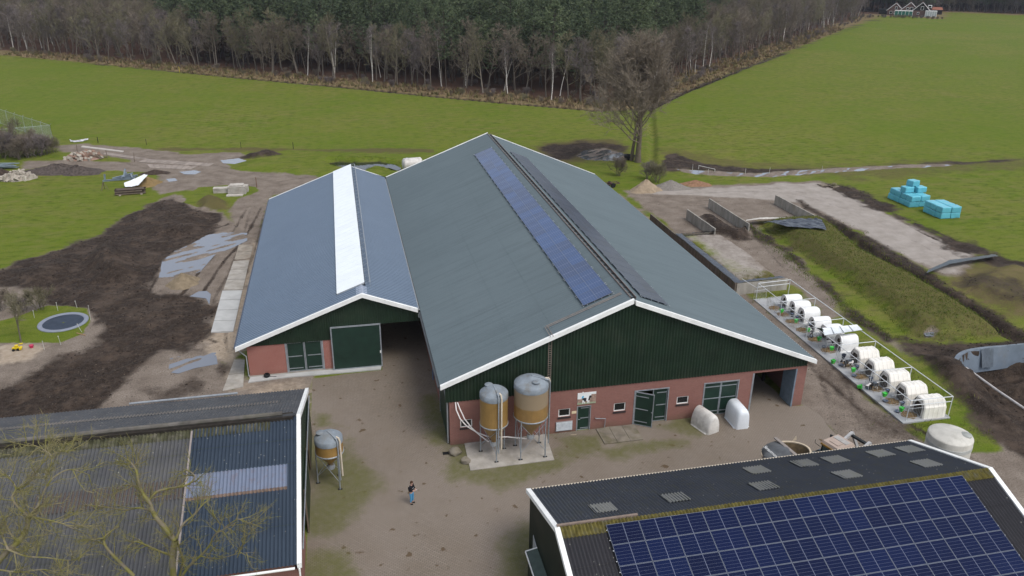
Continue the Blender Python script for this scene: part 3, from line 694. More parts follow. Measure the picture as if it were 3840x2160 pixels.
def leaf(parent, name, x0, x1, z0, z1, y, mat=None, straps=(.15,.5,.85), hinge='r', frame=.06, strap_len=.62, handle=True, rot=None, pivot=None):
    """door leaf: board, galvanised frame, strap hinges, handle - as one part with sub-parts"""
    off = -Vector(parent.location)
    def fix(m):
        if rot is not None:
            Mx = Matrix.Translation(Vector(pivot)) @ Matrix.Rotation(rot, 4, 'Z') @ Matrix.Translation(-Vector(pivot)); m.v = [tuple(Mx @ Vector(q)) for q in m.v]
        m.v = [tuple(Vector(q)+off) for q in m.v]; return m
    b = MB().bx(x0+frame, x1-frame, y-.02, y+.02, z0+frame, z1-frame)
    bo = fix(b).build(name, mat or M_DOOR, parent, world=False)
    f = MB(); f.bx(x0, x0+frame, y-.03, y+.03, z0, z1); f.bx(x1-frame, x1, y-.03, y+.03, z0, z1); f.bx(x0+frame, x1-frame, y-.03, y+.03, z0, z0+frame); f.bx(x0+frame, x1-frame, y-.03, y+.03, z1-frame, z1)
    fix(f).build('door_frame', M_GALV, bo, world=False)
    for s in straps:
        z = z0+(z1-z0)*s; a, c = (x1-(x1-x0)*strap_len, x1-.03) if hinge == 'r' else (x0+.03, x0+(x1-x0)*strap_len)
        q = MB().bx(a, c, y-.045, y-.02, z-.03, z+.03); fix(q).build('strap_hinge', M_GALV, bo, world=False)
    if handle:
        hx = x0+.12 if hinge == 'r' else x1-.12; zz = z0+(z1-z0)*.46
        q = MB().bx(hx-.02, hx+.12, y-.09, y-.05, zz-.015, zz+.015).bx(hx-.02, hx+.01, y-.06, y-.02, zz-.03, zz+.03); fix(q).build('handle', M_GALV, bo, world=False)
    return bo

# ------------------------------------------------------------------ dairy barn
EL, HL, RX, HR, ER, HE, OV, BD, HB, W1, W2 = -.64, 5.01, 12.74, 10.28, 27.81, 4.07, .38, 54.5, 3.56, 23.0, 27.37
def zl(x): return HL+(x-EL)*(HR-HL)/(RX-EL)
def zr(x): return HR-(x-RX)*(HR-HE)/(ER-RX)
RX2 = 12.95; HR2 = zr(RX2)-.02
barn = thing('dairy_barn', 'large dairy barn with grey roof, green gable and red brick front', 'barn', (0,0,0))
w_r = [rect(zA(600,818), zA(765,905)), rect(zB(198,672), zB(355,760)), rect(zB(952,592), zB(1103,685)), rect(zC(142,865), zC(292,948))]
pd = rect(zB(458,640), zB(610,962)); d1 = rect(zB(1265,425), zB(1640,825)); d2 = rect(zC(545,688), zC(925,1085)); lv = rect(zB(160,845), zB(380,945))
pd = (pd[0], pd[1], 0.0, pd[3]); d1 = (d1[0]-.1, fy(zB(1668,600))[0], 0.0, fy(zB(1480,405))[1]); d2 = (d2[0]-.12, fy(zC(945,860))[0], 0.0, fy(zC(750,665))[1])
opn = (W1, 26.55, 0.0, HB-.25)
m = MB(); wall_mesh(m, 0, W2, 0, HB, w_r+[pd, d1, d2, opn], 0, .22); m.build('brick_wall', M_BRICK, barn)
m = MB(); wall_mesh(m, .22, BD-.4, 0, HL-.15, [], 0, .2); m.v = [(q[1], q[0], q[2]) for q in m.v]; m.f = [f[::-1] for f in m.f]; m.build('side_wall', M_BRICK, barn)
m = MB(); wall_mesh(m, .22, BD-.4, 0, HE-.15, [], W2-.2, W2-.002); m.v = [(q[1], q[0], q[2]) for q in m.v]; m.f = [f[::-1] for f in m.f]; m.build('side_wall', M_BRICK, barn)
m = MB(); m.add([(.2,BD-.2,0),(W2-.2,BD-.2,0),(W2-.2,BD-.2,HE),(RX,BD-.2,HR-.2),(.2,BD-.2,HL)], [(0,1,2,3,4),(4,3,2,1,0)]); m.build('rear_gable', M_GREEN, barn)
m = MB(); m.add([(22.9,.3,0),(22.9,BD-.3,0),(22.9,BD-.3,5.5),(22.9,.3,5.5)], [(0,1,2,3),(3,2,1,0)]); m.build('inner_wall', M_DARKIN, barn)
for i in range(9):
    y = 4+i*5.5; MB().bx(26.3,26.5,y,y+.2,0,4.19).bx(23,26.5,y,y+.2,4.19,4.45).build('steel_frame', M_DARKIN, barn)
for r in w_r: window(barn, r)
leaf(barn, 'door', *pd, .10, straps=(.08,.5,.92), hinge='r', strap_len=.72)
xm_ = (d1[0]+d1[1])/2+.12
leaf(barn, 'double_door', xm_, d1[1], .03, d1[3], .10, straps=(.12,.5,.88), hinge='r', strap_len=.72, handle=False)
leaf(barn, 'double_door', d1[0], xm_, .03, d1[3], .02, straps=(.12,.5,.88), hinge='l', strap_len=.72, rot=R(-32), pivot=(d1[0], .0, 0))
xm_ = (d2[0]+d2[1])/2
leaf(barn, 'double_door', d2[0], xm_-.01, .03, d2[3], .08, straps=(.12,.52,.88), hinge='l', strap_len=.97, handle=False); leaf(barn, 'double_door', xm_+.01, d2[1], .03, d2[3], .08, straps=(.12,.52,.88), hinge='r', strap_len=.97, handle=False)
for r in (d1, d2):
    m = MB(); e = .09; m.bx(r[0]-e, r[0], -.03, .14, 0, r[3]+e); m.bx(r[1], r[1]+e, -.03, .14, 0, r[3]+e); m.bx(r[0], r[1], -.03, .14, r[3], r[3]+e); m.build('door_casing', M_GALV, barn)
m = MB(); e = .06; m.bx(pd[0]-e, pd[0], -.02, .12, 0, pd[3]+e); m.bx(pd[1], pd[1]+e, -.02, .12, 0, pd[3]+e); m.bx(pd[0], pd[1], -.02, .12, pd[3], pd[3]+e); m.build('door_casing', M_GALV, barn)
# louvre vent
lo_ = MB().bx(lv[0], lv[1], -.05, -.004, lv[2], lv[3]).build('louvre_vent', M_GREYPVC, barn)
for k in range(9):
    z = lv[2]+.06+k*(lv[3]-lv[2]-.1)/9; MB().box(((lv[0]+lv[1])/2, -.07, z+.03), (lv[1]-lv[0]-.06, .05, .05), Matrix.Rotation(R(35), 3, 'X')).build('slat', M_GALV, lo_)
# opening jambs and pillar lining
m = MB(); m.bx(W1-.10, W1+.03, -.02, .24, 0, HB-.26); m.build('door_post', M_GALV, barn)
m = MB(); m.bx(26.46, 26.58, -.02, 1.6, 0, HB-.26); m.build('door_post', plain('blue_grey_steel_post', (.17,.22,.27), .5), barn)
# gable cladding
m = MB()
A = (0-.2, -.06, HB-.06)
m.corr((EL+.35,-.06,HB-.02), (RX,-.06,HB-.02), (EL+.35,-.06,zl(EL+.35)-.12), (RX,-.06,HR-.12), .25, .022, (0,-1,0), prof='trap')
m.corr((RX,-.06,HB-.02), (ER-.55,-.06,HB-.02), (RX,-.06,HR-.12), (ER-.55,-.06,zr(ER-.55)-.12), .25, .022, (0,-1,0), prof='trap')
m.build('gable_cladding', M_GREEN, barn)
# roofs
nL = np.array([-(HR-HL), 0, RX-EL]); nL = nL/np.linalg.norm(nL); nR = np.array([(HR-HE), 0, ER-RX]); nR = nR/np.linalg.norm(nR)
m = MB(); m.corr((RX,-OV+.1,HR), (RX,BD-.1,HR), (EL,-OV+.1,HL), (EL,BD-.1,HL), .29, .048, nL, rows=5, step=.014); m.build('roof_slope', M_RGREY, barn, smooth=True)
m = MB(); m.corr((RX2,-OV+.1,HR2), (RX2,BD-.1,HR2), (ER,-OV+.1,HE), (ER,BD-.1,HE), .29, .048, nR, rows=5, step=.014); m.build('roof_slope', M_RGREY, barn, smooth=True)
# ridge vent: upstand, rails and brackets
m = MB(); m.bx(RX-.02, RX+.06, .2, BD-.3, HR-.25, HR+.10); m.bx(RX+.42, RX+.47, .2, BD-.3, HR-.3, HR+.02)
m.build('ridge_upstand', plain('brown_ridge_rail', (.16,.135,.125), .6), barn)
m = MB()
for i in range(int(BD/.9)): m.bx(RX+.06, RX+.42, .25+i*.9, .31+i*.9, HR-.1, HR-.04)
m.bx(RX+.06, RX+.42, .2, BD-.3, HR-.32, HR-.28)
m.build('ridge_vent', plain('black_vent', (.03,.028,.028), .8), barn)
# white verges, front and rear
def verge(parent, y0, y1, pts, h=.32, up=.07):
    m = MB()
    for (xa, za), (xb, zb) in zip(pts[:-1], pts[1:]):
        m.add([(xa,y0,za-h+up),(xb,y0,zb-h+up),(xb,y0,zb+up),(xa,y0,za+up),(xa,y1,za-h+up),(xb,y1,zb-h+up),(xb,y1,zb+up),(xa,y1,za+up)], [(0,1,2,3),(7,6,5,4),(3,2,6,7),(0,4,5,1),(0,3,7,4),(1,5,6,2)])
    return m.build('verge_board', M_WHITE, parent)
verge(barn, -OV-.06, -OV+.16, [(EL,HL),(RX+.1,HR+.04)]); verge(barn, -OV-.06, -OV+.16, [(RX2+.02,HR2),(ER,HE)])
verge(barn, BD-.16, BD+.06, [(EL,HL),(RX+.1,HR+.04)], .25); verge(barn, BD-.16, BD+.06, [(RX2+.4,zr(RX2+.4)),(ER,HE)], .25)
# gutters
m = MB(); m.bx(EL-.16, EL+.02, -OV+.2, 12.2, HL-.22, HL-.07); m.build('gutter', plain('dark_gutter', (.05,.055,.06), .5), barn)
m = MB(); m.bx(ER-.02, ER+.14, -OV+.2, BD-.2, HE-.2, HE-.06); m.build('gutter', M_GREYPVC, barn)
m = MB().tube([(-.12,.25,HL-.3),(-.12,.25,.05)], .05, 8); m.build('downpipe', M_GREYPVC, barn, smooth=True)
m = MB().tube([(-.12,9.0,HL-.3),(-.12,9.0,.3)], .06, 8); m.build('downpipe', plain('blue_pipe', (.10,.14,.22), .5), barn, smooth=True)
# side door beside the front corner, green with galvanised frame
m = MB(); m.bx(-.10,-.03, .6, 4.6, .05, 3.3); sdo = m.build('sliding_door', M_DOOR, barn)
MB().bx(-.13,-.02,.5,.6,.02,3.4).bx(-.13,-.02,4.6,4.7,.02,3.4).bx(-.13,-.02,.6,4.6,3.3,3.4).build('door_frame', M_GALV, sdo)
MB().tube([(9.6,-.1,HB-.3)]+[(9.6,-.12,HB-.3)], .05).build('lamp', M_WHITE, barn)
# cable ladder from the ridge over the verge and down the gable
cx_ = fy((2063,1290), -.1)[0]
m = MB(); zz = zl(cx_)
for dx in (-.1, .1): m.tube([(RX-.3,1.1+dx,zl(RX-.3)+.08),(cx_,1.1+dx,zl(cx_)+.08)], .022, 5); m.tube([(cx_+dx,1.1,zl(cx_)+.09),(cx_+dx,-OV-.1,zl(cx_)+.12),(cx_+dx,-.14,zl(cx_)-.4),(cx_+dx,-.14,HB-.1)], .02, 5)
for k in range(22): m.bx(cx_-.1, cx_+.1, -.15,-.13, HB+.1+k*.17, HB+.13+k*.17)
m.build('cable_ladder', plain('rusty_cable_tray', (.26,.21,.18), .6), barn)
# solar arrays on the two slopes
pm_old = panel_mesh('panel_old', 1.63, 1.12, M_PVO)
ux = Vector((0,1,0))
sl_ = Vector((RX-EL,0,HR-HL)).normalized()
O = Vector((12.0,1.57,zl(12.0)))+Vector(nL)*.03
array('solar_array', 'long strip of blue solar panels on the left slope of the large barn roof', O, (0,1,0), -sl_, 28, 2, 1.63, 1.12, pm_old, clips=True)
sr_ = Vector((ER-RX,0,HE-HR)).normalized()
O = Vector((15.95,1.0,zr(15.95)))+Vector(nR)*.03
array('solar_array', 'long strip of dark solar panels on the right slope of the large barn roof', O, (0,1,0), -sr_, 27, 2, 1.65, 1.12, panel_mesh('panel_dark', 1.63, 1.12, pv_mat('solar_cells_dark', (.030,.036,.050), (.038,.048,.072), (.16,.18,.21), 10, 6, .05, .04, .3, wear=1)), clips=True)

# ------------------------------------------------------------------ newer cattle barn on the left
SL, SE, SPX, SPZ, SYF, SYB, SHB = -15.44, 2.90, -5.25, 6.78, 12.39, 54.3, 2.85
SRX = -.78; SRZ = SPZ-(SRX-SPX)*(SPZ-SE)/(SPX-SL); YW = 12.75
def zsl(x): return SE+(x-SL)*(SPZ-SE)/(SPX-SL)
def zsr(x): return SPZ-(x-SPX)*(SPZ-SE)/(SPX-SL)
sb = thing('cattle_barn', 'newer cattle barn with ribbed blue-grey roof and white skylight strip', 'barn', (-8,12.75,0))
sd = rect(zD(672,650), zD(1140,1000), YW); sd = (sd[0], fy(zD(1130,800), YW)[0], .18, fy(zD(900,630), YW)[1])
xl = fy(zD(228,880), YW)[0]; xr = fy(zD(1255,800), YW)[0]
for xa, xb in ((xl, sd[0]), (sd[1], xr+.35)):
    m = MB(); wall_mesh(m, xa, xb, .16, SHB, [], YW, YW+.22); m.build('brick_wall', M_BRICK2, sb)
m = MB(); m.bx(xl-.1, xr+.4, YW-.06, YW+.24, 0, .16); m.build('plinth', M_CONC, sb)
m = MB(); wall_mesh(m, YW+.22, SYB-.4, .0, SE+.1, [], xl, xl+.2); m.v = [(q[1], q[0], q[2]) for q in m.v]; m.f = [f[::-1] for f in m.f]; m.build('side_wall', M_GREYPVC, sb)
m = MB(); m.add([(xl+.1,SYB-.2,0),(-.1,SYB-.2,0),(-.1,SYB-.2,SRZ-.1),(SPX,SYB-.2,SPZ-.1),(xl+.1,SYB-.2,zsl(xl)-.1)], [(0,1,2,3,4),(4,3,2,1,0)]); m.build('rear_gable', M_GREEN, sb)
xm_ = (sd[0]+sd[1])/2
leaf(sb, 'double_door', sd[0]+.06, xm_, .2, sd[3]-.04, YW+.06, hinge='l', strap_len=.85, straps=(.1,.5,.95), handle=False); leaf(sb, 'double_door', xm_+.03, sd[1]-.06, .2, sd[3]-.04, YW+.06, hinge='r', strap_len=.85, straps=(.1,.5,.95), handle=False)
m = MB(); m.bx(sd[0]-.06,sd[0]+.05,YW-.04,YW+.1,.16,sd[3]+.03); m.bx(sd[1]-.05,sd[1]+.08,YW-.04,YW+.1,.16,sd[3]+.03); m.bx(sd[0]+.05,sd[1]-.05,YW-.04,YW+.1,sd[3]-.03,sd[3]+.03); m.build('door_casing', M_GALV, sb)
# large sliding door hanging in front of the wall
so_r = rect(zD(1225,490), zD(1845,920), YW-.2); so_r = (fy(zD(1250,800),YW-.2)[0], fy(zD(1838,800),YW-.2)[0], .12, fy(zD(1560,455),YW-.2)[1])
m = MB().bx(so_r[0],so_r[1],YW-.22,YW-.16,so_r[2],so_r[3]); sdo = m.build('sliding_door', M_DOOR, sb)
e = .05
m = MB().bx(so_r[0]-e,so_r[0]+e,YW-.25,YW-.14,so_r[2]-e,so_r[3]+e).bx(so_r[1]-e,so_r[1]+e,YW-.25,YW-.14,so_r[2]-e,so_r[3]+e).bx(so_r[0]+e,so_r[1]-e,YW-.25,YW-.14,so_r[3]-e,so_r[3]+e).bx(so_r[0]+e,so_r[1]-e,YW-.25,YW-.14,so_r[2]-e,so_r[2]+e); mo_ = m.build('door_frame', M_GALV, sdo, world=False); mo_.data.transform(Matrix.Translation(-Vector(sb.location)))
mo_ = MB().bx(so_r[1]-.12,so_r[1]-.02,YW-.3,YW-.24,1.35,1.55).build('handle', M_WHITE, sdo, world=False); mo_.data.transform(Matrix.Translation(-Vector(sb.location)))
# gable cladding, right part hangs lower edge above the opening
zt = so_r[3]-.05
m = MB()
m.corr((xl-.05,YW-.06,SHB-.02), (so_r[0],YW-.06,SHB-.02), (xl-.05,YW-.06,zsl(xl-.05)-.1), (so_r[0],YW-.06,zsl(so_r[0])-.1), .2, .015, (0,-1,0), prof='trap')
m.corr((so_r[0],YW-.06,zt), (SPX,YW-.06,zt), (so_r[0],YW-.06,zsl(so_r[0])-.1), (SPX,YW-.06,SPZ-.1), .2, .015, (0,-1,0), prof='trap')
m.corr((SPX,YW-.06,zt), (-.2,YW-.06,zt), (SPX,YW-.06,SPZ-.1), (-.2,YW-.06,zsr(-.2)-.1), .2, .015, (0,-1,0), prof='trap')
m.build('gable_cladding', M_GREEN, sb)
nSL = np.array([-(SPZ-SE),0,SPX-SL]); nSL = nSL/np.linalg.norm(nSL); nSR = np.array([(SPZ-SE),0,SPX-SL]); nSR = nSR/np.linalg.norm(nSR)
SK0, SK1 = -7.25, -4.95          # skylight strip
yS0, yS1 = 14.3, 54.2
m = MB(); m.corr((SK0,SYF+.1,zsl(SK0)), (SK0,SYB-.1,zsl(SK0)), (SL,SYF+.1,SE), (SL,SYB-.1,SE), .35, .05, nSL, prof='trap')
m.corr((SPX,SYF+.1,SPZ), (SPX,yS0,SPZ), (SK0,SYF+.1,zsl(SK0)), (SK0,yS0,zsl(SK0)), .35, .05, nSL, prof='trap'); m.build('roof_slope', M_RBLUE, sb)
m = MB(); m.corr((SPX+.1,SYF+.1,zsr(SPX+.1)), (SPX+.1,SYB-.1,zsr(SPX+.1)), (SRX,SYF+.1,SRZ), (SRX,SYB-.1,SRZ), .35, .05, nSR, prof='trap'); m.build('roof_slope', M_RBLUE, sb)
nsk = 36; dy = (yS1-yS0)/nsk; up = .14
for i in range(nsk):
    y0 = yS0+i*dy; y1 = y0+dy-.025
    P = [(SK0,y0,zsl(SK0)+up),(SK1,y0,zsl(SK1)+up),(SK1,y1,zsl(SK1)+up),(SK0,y1,zsl(SK0)+up)]
    MB().prismv(P, (0,0,.03)).build('skylight_panel', M_SKYL, sb)
m = MB(); m.add([(SK0+.02,yS0,zsl(SK0)+.02),(SK1-.02,yS0,zsl(SK1)+.02),(SK1-.02,yS1,zsl(SK1)+.02),(SK0+.02,yS1,zsl(SK0)+.02)], [(0,1,2,3)])
m.add([(SK0+.05,yS0+.01,zsl(SK0)),(SK1-.02,yS0+.01,zsl(SK1)),(SK1-.02,yS0+.01,zsl(SK1)+up),(SK0+.05,yS0+.01,zsl(SK0)+up)], [(0,1,2,3)]); m.build('skylight_kerb', M_GREYPVC, sb)
# walkway rail and mesh right of the skylight
m = MB(); zc = zsr(SPX+.6)
m.tube([(SPX+.75,yS0,SPZ+.22),(SPX+.75,yS1,SPZ+.22)], .045, 6)
for i in range(30):
    y = yS0+i*(yS1-yS0)/29; m.beam((SPX+.75,y,SPZ+.2),(SPX+.75,y,zsr(SPX+.75)),.03,.03); m.beam((SPX+.32,y,SPZ+.12),(SPX+.75,y+.35,SPZ+.2),.02,.02); m.beam((SPX+.32,y+.7,SPZ+.12),(SPX+.75,y+.35,SPZ+.2),.02,.02)
m.build('ridge_rail', M_GALV, sb)
m = MB(); m.bx(SPX+.3,SPX+.36,yS0,yS1,SPZ-.15,SPZ+.12); m.build('ridge_upstand', plain('dark_mesh', (.05,.06,.08), .7), sb)
m = MB(); m.add([(SPX-.45,SYF+.1,SPZ-.13),(SPX,SYF+.1,SPZ+.06),(SPX+.45,SYF+.1,SPZ-.13),(SPX-.45,yS0,SPZ-.13),(SPX,yS0,SPZ+.06),(SPX+.45,yS0,SPZ-.13)], [(0,1,4,3),(1,2,5,4)]); m.build('ridge_cap', plain('light_blue_steel', (.30,.34,.42), .5), sb)
verge(sb, SYF-.06, SYF+.16, [(SL,SE),(SPX,SPZ)], .34); verge(sb, SYF-.06, SYF+.16, [(SPX,SPZ),(SRX-.05,SRZ)], .34); verge(sb, SYB-.16, SYB+.06, [(SL,SE),(SPX,SPZ)], .26); verge(sb, SYB-.16, SYB+.06, [(SPX,SPZ),(SRX-.05,SRZ)], .26)
m = MB(); m.bx(SL-.14,SL,SYF+.2,SYB-.2,SE-.16,SE-.03); m.build('gutter', plain('dark_blue_gutter', (.05,.065,.10), .5), sb)
m = MB(); m.bx(SRX+.0,EL-.02,SYF+.2,SYB-.2,HL-.12,HL-.06); m.build('valley_gutter', M_GREYPVC, sb)
m = MB().tube([(SL-.05,SYF+.5,SE-.2),(xl-.12,YW+.1,SE-1.0),(xl-.12,YW+.1,.1)], .05, 8); m.build('downpipe', M_GREYPVC, sb, smooth=True)
m = MB().lathe([(.2,0),(.2,.25),(.12,.4)], 12, (-.62,SYF+.1,SRZ-.75)); m.build('gutter_hopper', M_GREYPVC, sb)
m = MB(); m.bx(-12.0,-1.2,SYB-1,SYB-.9,0,4); m.bx(-4.1,-3.9,14,SYB-.5,0,1.2); m.build('inner_rail', M_DARKIN, sb)
M_CREAM = plain('cream_pvc', (.55,.48,.38), .5, var=.15, dirt=((.30,.24,.17),.5))
# ------------------------------------------------------------------ old shed, lower left (asbestos roof)
LYB, LYF, LZE, LYR, LZR, LXG, LXE = 4.17, -13.83, 3.3, -4.83, 6.65, -9.6, -46.0
lb = thing('old_shed', 'old shed with patched corrugated roof behind bare branches', 'shed', (-9.7,-4.83,0))
nB = np.array([0, LZR-LZE, LYB-LYR]); nB = nB/np.linalg.norm(nB); nF = np.array([0, -(LZR-LZE), LYR-LYF]); nF = nF/np.linalg.norm(nF)
def lzf(y): return LZR-(LYR-y)*(LZR-LZE)/(LYR-LYF)
def lzb(y): return LZR-(y-LYR)*(LZR-LZE)/(LYB-LYR)
XG = LXG-.08
m = MB(); m.corr((XG,LYR,LZR), (LXE,LYR,LZR), (XG,LYB,LZE), (LXE,LYB,LZE), .2, .03, nB, rows=4, step=.02); m.build('rear_roof_slope', roof_mat('old_rear_sheet', (.085,.088,.095), (.052,.056,.064), ((.20,.175,.15), .25), .8, (6,.5,.5), .5, .5), lb, smooth=True)
# pale runs along one sheet row of the rear slope
ya, yb = -.2, .55
m = MB(); m.corr((XG-1.5,ya,lzb(ya)+.012), (LXE,ya,lzb(ya)+.012), (XG-1.5,yb,lzb(yb)+.012), (LXE,yb,lzb(yb)+.012), .2, .03, nB); m.build('worn_sheet_row', roof_mat('worn_row', (.19,.17,.15), (.10,.095,.09), ((.07,.068,.066), .7), .85), lb, smooth=True)
def on_frontL(px, py):
    d = ray(px, py); t = ((np.array((0,LYR,LZR))-CAM)@nF)/(d@nF); return CAM+t*d
XJ = float(on_frontL(700,1800)[0])      # joint between dark and weathered sheets
def lf_strip(x0, x1, y0, y1, k=0.0): return ((x0,y0,lzf(y0)+k),(x1,y0,lzf(y0)+k),(x0,y1,lzf(y1)+k),(x1,y1,lzf(y1)+k))
yT0, yT1 = float(on_frontL(900,1760)[1]), float(on_frontL(900,1847)[1])
for x0, x1, mt, nm_ in ((XG, XJ+.03, M_RBLACK, 'dark_sheets'), (XJ-.03, LXE, M_ROLD, 'weathered_sheets')):
    m = MB()
    if x0 == XG:
        m.corr(*lf_strip(x0, x1, LYR-.05, yT0), .2, .042, nF, rows=2, step=.02); m.corr(*lf_strip(x0, x1, yT1, LYF), .2, .042, nF, rows=2, step=.02); m.corr(*lf_strip(x0, x0-.6, yT0, yT1), .2, .042, nF)
    else: m.corr(*lf_strip(x0, x1, LYR-.05, LYF), .2, .042, nF, rows=5, step=.02)
    m.build(nm_, mt, lb, smooth=True, kind='stuff')
m = MB(); m.corr(*lf_strip(XG-.6, XJ+.03, yT0, yT1, .012), .2, .042, nF); m.build('translucent_sheets', M_RTRANS, lb, smooth=True)
m = MB(); m.corr(*lf_strip(XJ-.1, XJ-7.5, float(on_frontL(500,1820)[1]), float(on_frontL(500,1893)[1]), .03), .2, .042, nF); m.build('brown_sheets', M_ROLDB, lb, smooth=True)
m = MB(); y0 = yT1+.05; m.corr(*lf_strip(XG-.6, XJ+.03, y0, y0-.2, .016), .2, .03, nF); m.build('rusty_lap', plain('rusty_lap', (.17,.12,.095), .8, var=.5, scale=6), lb, smooth=True)
m = MB().beam((XJ,LYR-.4,lzf(LYR-.4)+.06),(XJ,LYF+.2,lzf(LYF+.2)+.06),.10,.05); m.build('joint_strip', plain('pinkish_strip', (.27,.235,.22), .7), lb)
m = MB(); m.corr(*lf_strip(XG-1.6, LXE, LYR-.25, LYR-.85, .03), .2, .035, nF); m.build('mossy_ridge_row', plain('mossy_lap', (.072,.072,.042), .95, var=.6, scale=3.0, dirt=((.16,.145,.12), .8), bmp=.3), lb, smooth=True)
m = MB().tube([(XG-.9,LYR+.05,LZR+.20),(LXE,LYR+.05,LZR+.20)], .14, 8); m.build('ridge_pipe', plain('weathered_ridge', (.125,.115,.105), .85, var=.4, scale=1.5, dirt=((.07,.07,.04),.6)), lb, smooth=True)
m = MB().bx(LXE, XG-.3, LYR-.28, LYR+.3, LZR-.12, LZR+.09); m.build('ridge_upstand', M_DARKIN, lb)
m = MB().bx(XG-.15, XG-2.4, LYR-.12, LYR+.12, LZR+.03, LZR+.10); m.build('ridge_cap', plain('dark_cap', (.05,.052,.055), .7), lb)
m = MB().tube([(-14.4,LYB+.12,LZE+.12),(-21.5,LYB+.12,LZE+.1)], .08, 8); m.build('gutter_pipe', M_GALV, lb, smooth=True)
def xverge(parent, x0, x1, pts, h=.3, up=.08):
    m = MB()
    for (ya, za), (yb_, zb) in zip(pts[:-1], pts[1:]):
        m.add([(x0,ya,za-h+up),(x0,yb_,zb-h+up),(x0,yb_,zb+up),(x0,ya,za+up),(x1,ya,za-h+up),(x1,yb_,zb-h+up),(x1,yb_,zb+up),(x1,ya,za+up)], [(3,2,1,0),(4,5,6,7),(7,6,2,3),(1,5,4,0),(4,7,3,0),(2,6,5,1)])
    return m.build('verge_board', M_WHITE, parent)
xverge(lb, LXG-.17, LXG+.06, [(LYB,LZE),(LYR,LZR)]); xverge(lb, LXG-.17, LXG+.06, [(LYR,LZR),(LYF,LZE)])
XW = -9.74
for ya, yb_ in ((LYF+.5,-8.2),(-3.4,LYB-.4)):
    m = MB(); wall_mesh(m, ya, yb_, 0, 2.6, [], XW-.22, XW); m.v = [(q[1], q[0], q[2]) for q in m.v]; m.f = [f[::-1] for f in m.f]; m.build('brick_gable_wall', M_BRICK, lb)
MB().bx(XW-.3,XW-.25,-8.2,-3.4,0,2.6).build('opening_shade', M_DARKIN, lb)  # dark board across the doorway, painted as the unlit interior
m = MB(); m.corr((XW+.06,LYB-.3,2.5),(XW+.06,LYR,2.5),(XW+.06,LYB-.3,lzb(LYB-.3)-.1),(XW+.06,LYR,LZR-.1), .25, .02, (1,0,0), prof='trap')
m.corr((XW+.06,LYR,2.5),(XW+.06,LYF+.3,2.5),(XW+.06,LYR,LZR-.1),(XW+.06,LYF+.3,lzf(LYF+.3)-.1), .25, .02, (1,0,0), prof='trap'); m.build('gable_cladding', M_GREEN, lb)
M_OLDEDGE = plain('rusty_edge', (.18,.14,.10), .7)
for ya, yb_, zz in ((-1.0,3.0,3.0),(-7.4,-3.2,3.1)):
    m = MB().bx(XW+.12, XW+.18, ya, yb_, .08, zz); dob = m.build('sliding_door', M_GREEN, lb)
    for e0 in (ya-.05, yb_): q = MB().bx(XW+.11,XW+.2,e0,e0+.05,.05,zz+.05); q.v = [tuple(Vector(v)-Vector(lb.location)) for v in q.v]; q.build('door_edge', M_OLDEDGE, dob, world=False)
m = MB().tube([(XW+.22,3.4,3.15),(XW+.22,-12.5,3.15)], .04, 6); m.build('door_rail', M_GALV, lb)
for ya in (LYB-.62, LYF+.5):
    m = MB(); wall_mesh(m, LXE+.4, XW-.22, 0, LZE-.1, [], ya, ya+.2); m.build('long_wall', M_BRICK, lb)
m = MB().tube([(XG-.2,LYF-.12,LZE-.1),(LXE,LYF-.12,LZE-.1)], .07, 8); m.build('gutter', M_WHITE, lb)
m = MB().tube([(XG+.02,LYF-.12,LZE-.15),(XG+.02,LYF-.12,.05)], .05, 8); m.build('downpipe', M_WHITE, lb)

# ------------------------------------------------------------------ shed with solar roof, lower right
RXL, RXR, RYB, RZE, RYR, RZR = 2.89, 27.78, -11.09, 4.0, -17.15, 6.17
RYF = 2*RYR-RYB
rb = thing('solar_shed', 'dark shed with solar panels and mossy ridge in the right foreground', 'shed', (RXL,RYR,0))
nB2 = np.array([0, RZR-RZE, RYB-RYR]); nB2 = nB2/np.linalg.norm(nB2); nF2 = np.array([0, -(RZR-RZE), RYB-RYR]); nF2 = nF2/np.linalg.norm(nF2)
def rzb(y): return RZR-(y-RYR)*(RZR-RZE)/(RYB-RYR)
def rzf(y): return RZR-(RYR-y)*(RZR-RZE)/(RYR-RYF)
x0, x1 = RXL+.1, RXR-.1
m = MB(); m.corr((x1,RYR,RZR), (x0,RYR,RZR), (x1,RYB,RZE), (x0,RYB,RZE), .19, .04, nB2, rows=3, step=.02); m.build('rear_roof_slope', M_RDARK, rb, smooth=True)
m = MB(); m.corr((x0,RYR,RZR), (x1,RYR,RZR), (x0,RYF,RZE), (x1,RYF,RZE), .19, .04, nF2, rows=3, step=.02); m.build('front_roof_slope', roof_mat('black_front_sheet', (.040,.038,.042), (.030,.030,.034), None, .6, (6,.5,.5), .4, .4), rb, smooth=True)
zq = zoomed(2560,1440,2.0125); zq4 = zoomed(1280,1440,2.0125)
def on_rear(px, py):
    d = ray(px, py); n_ = nB2; t = ((np.array((0,RYR,RZR))-CAM)@n_)/(d@n_); return CAM+t*d
for tl, br in (((1610,470),(1810,525)),((1390,500),(1585,558)),((1052,545),(1240,604)),((820,572),(1005,635)),((470,620),(640,685)),((1725,572),(1940,636)),((1130,655),(1335,720)),((515,738),(705,808))):
    a = on_rear(*zq(*tl)); b = on_rear(*zq(*br)); cx, cy = (a[0]+b[0])/2, (a[1]+b[1])/2; hx = .62; hy = .62
    m = MB(); m.corr((cx+hx,cy-hy,rzb(cy-hy)+.05),(cx-hx,cy-hy,rzb(cy-hy)+.05),(cx+hx,cy+hy,rzb(cy+hy)+.05),(cx-hx,cy+hy,rzb(cy+hy)+.05), .19, .04, nB2); m.build('rooflight', M_RPATCH, rb, smooth=True)
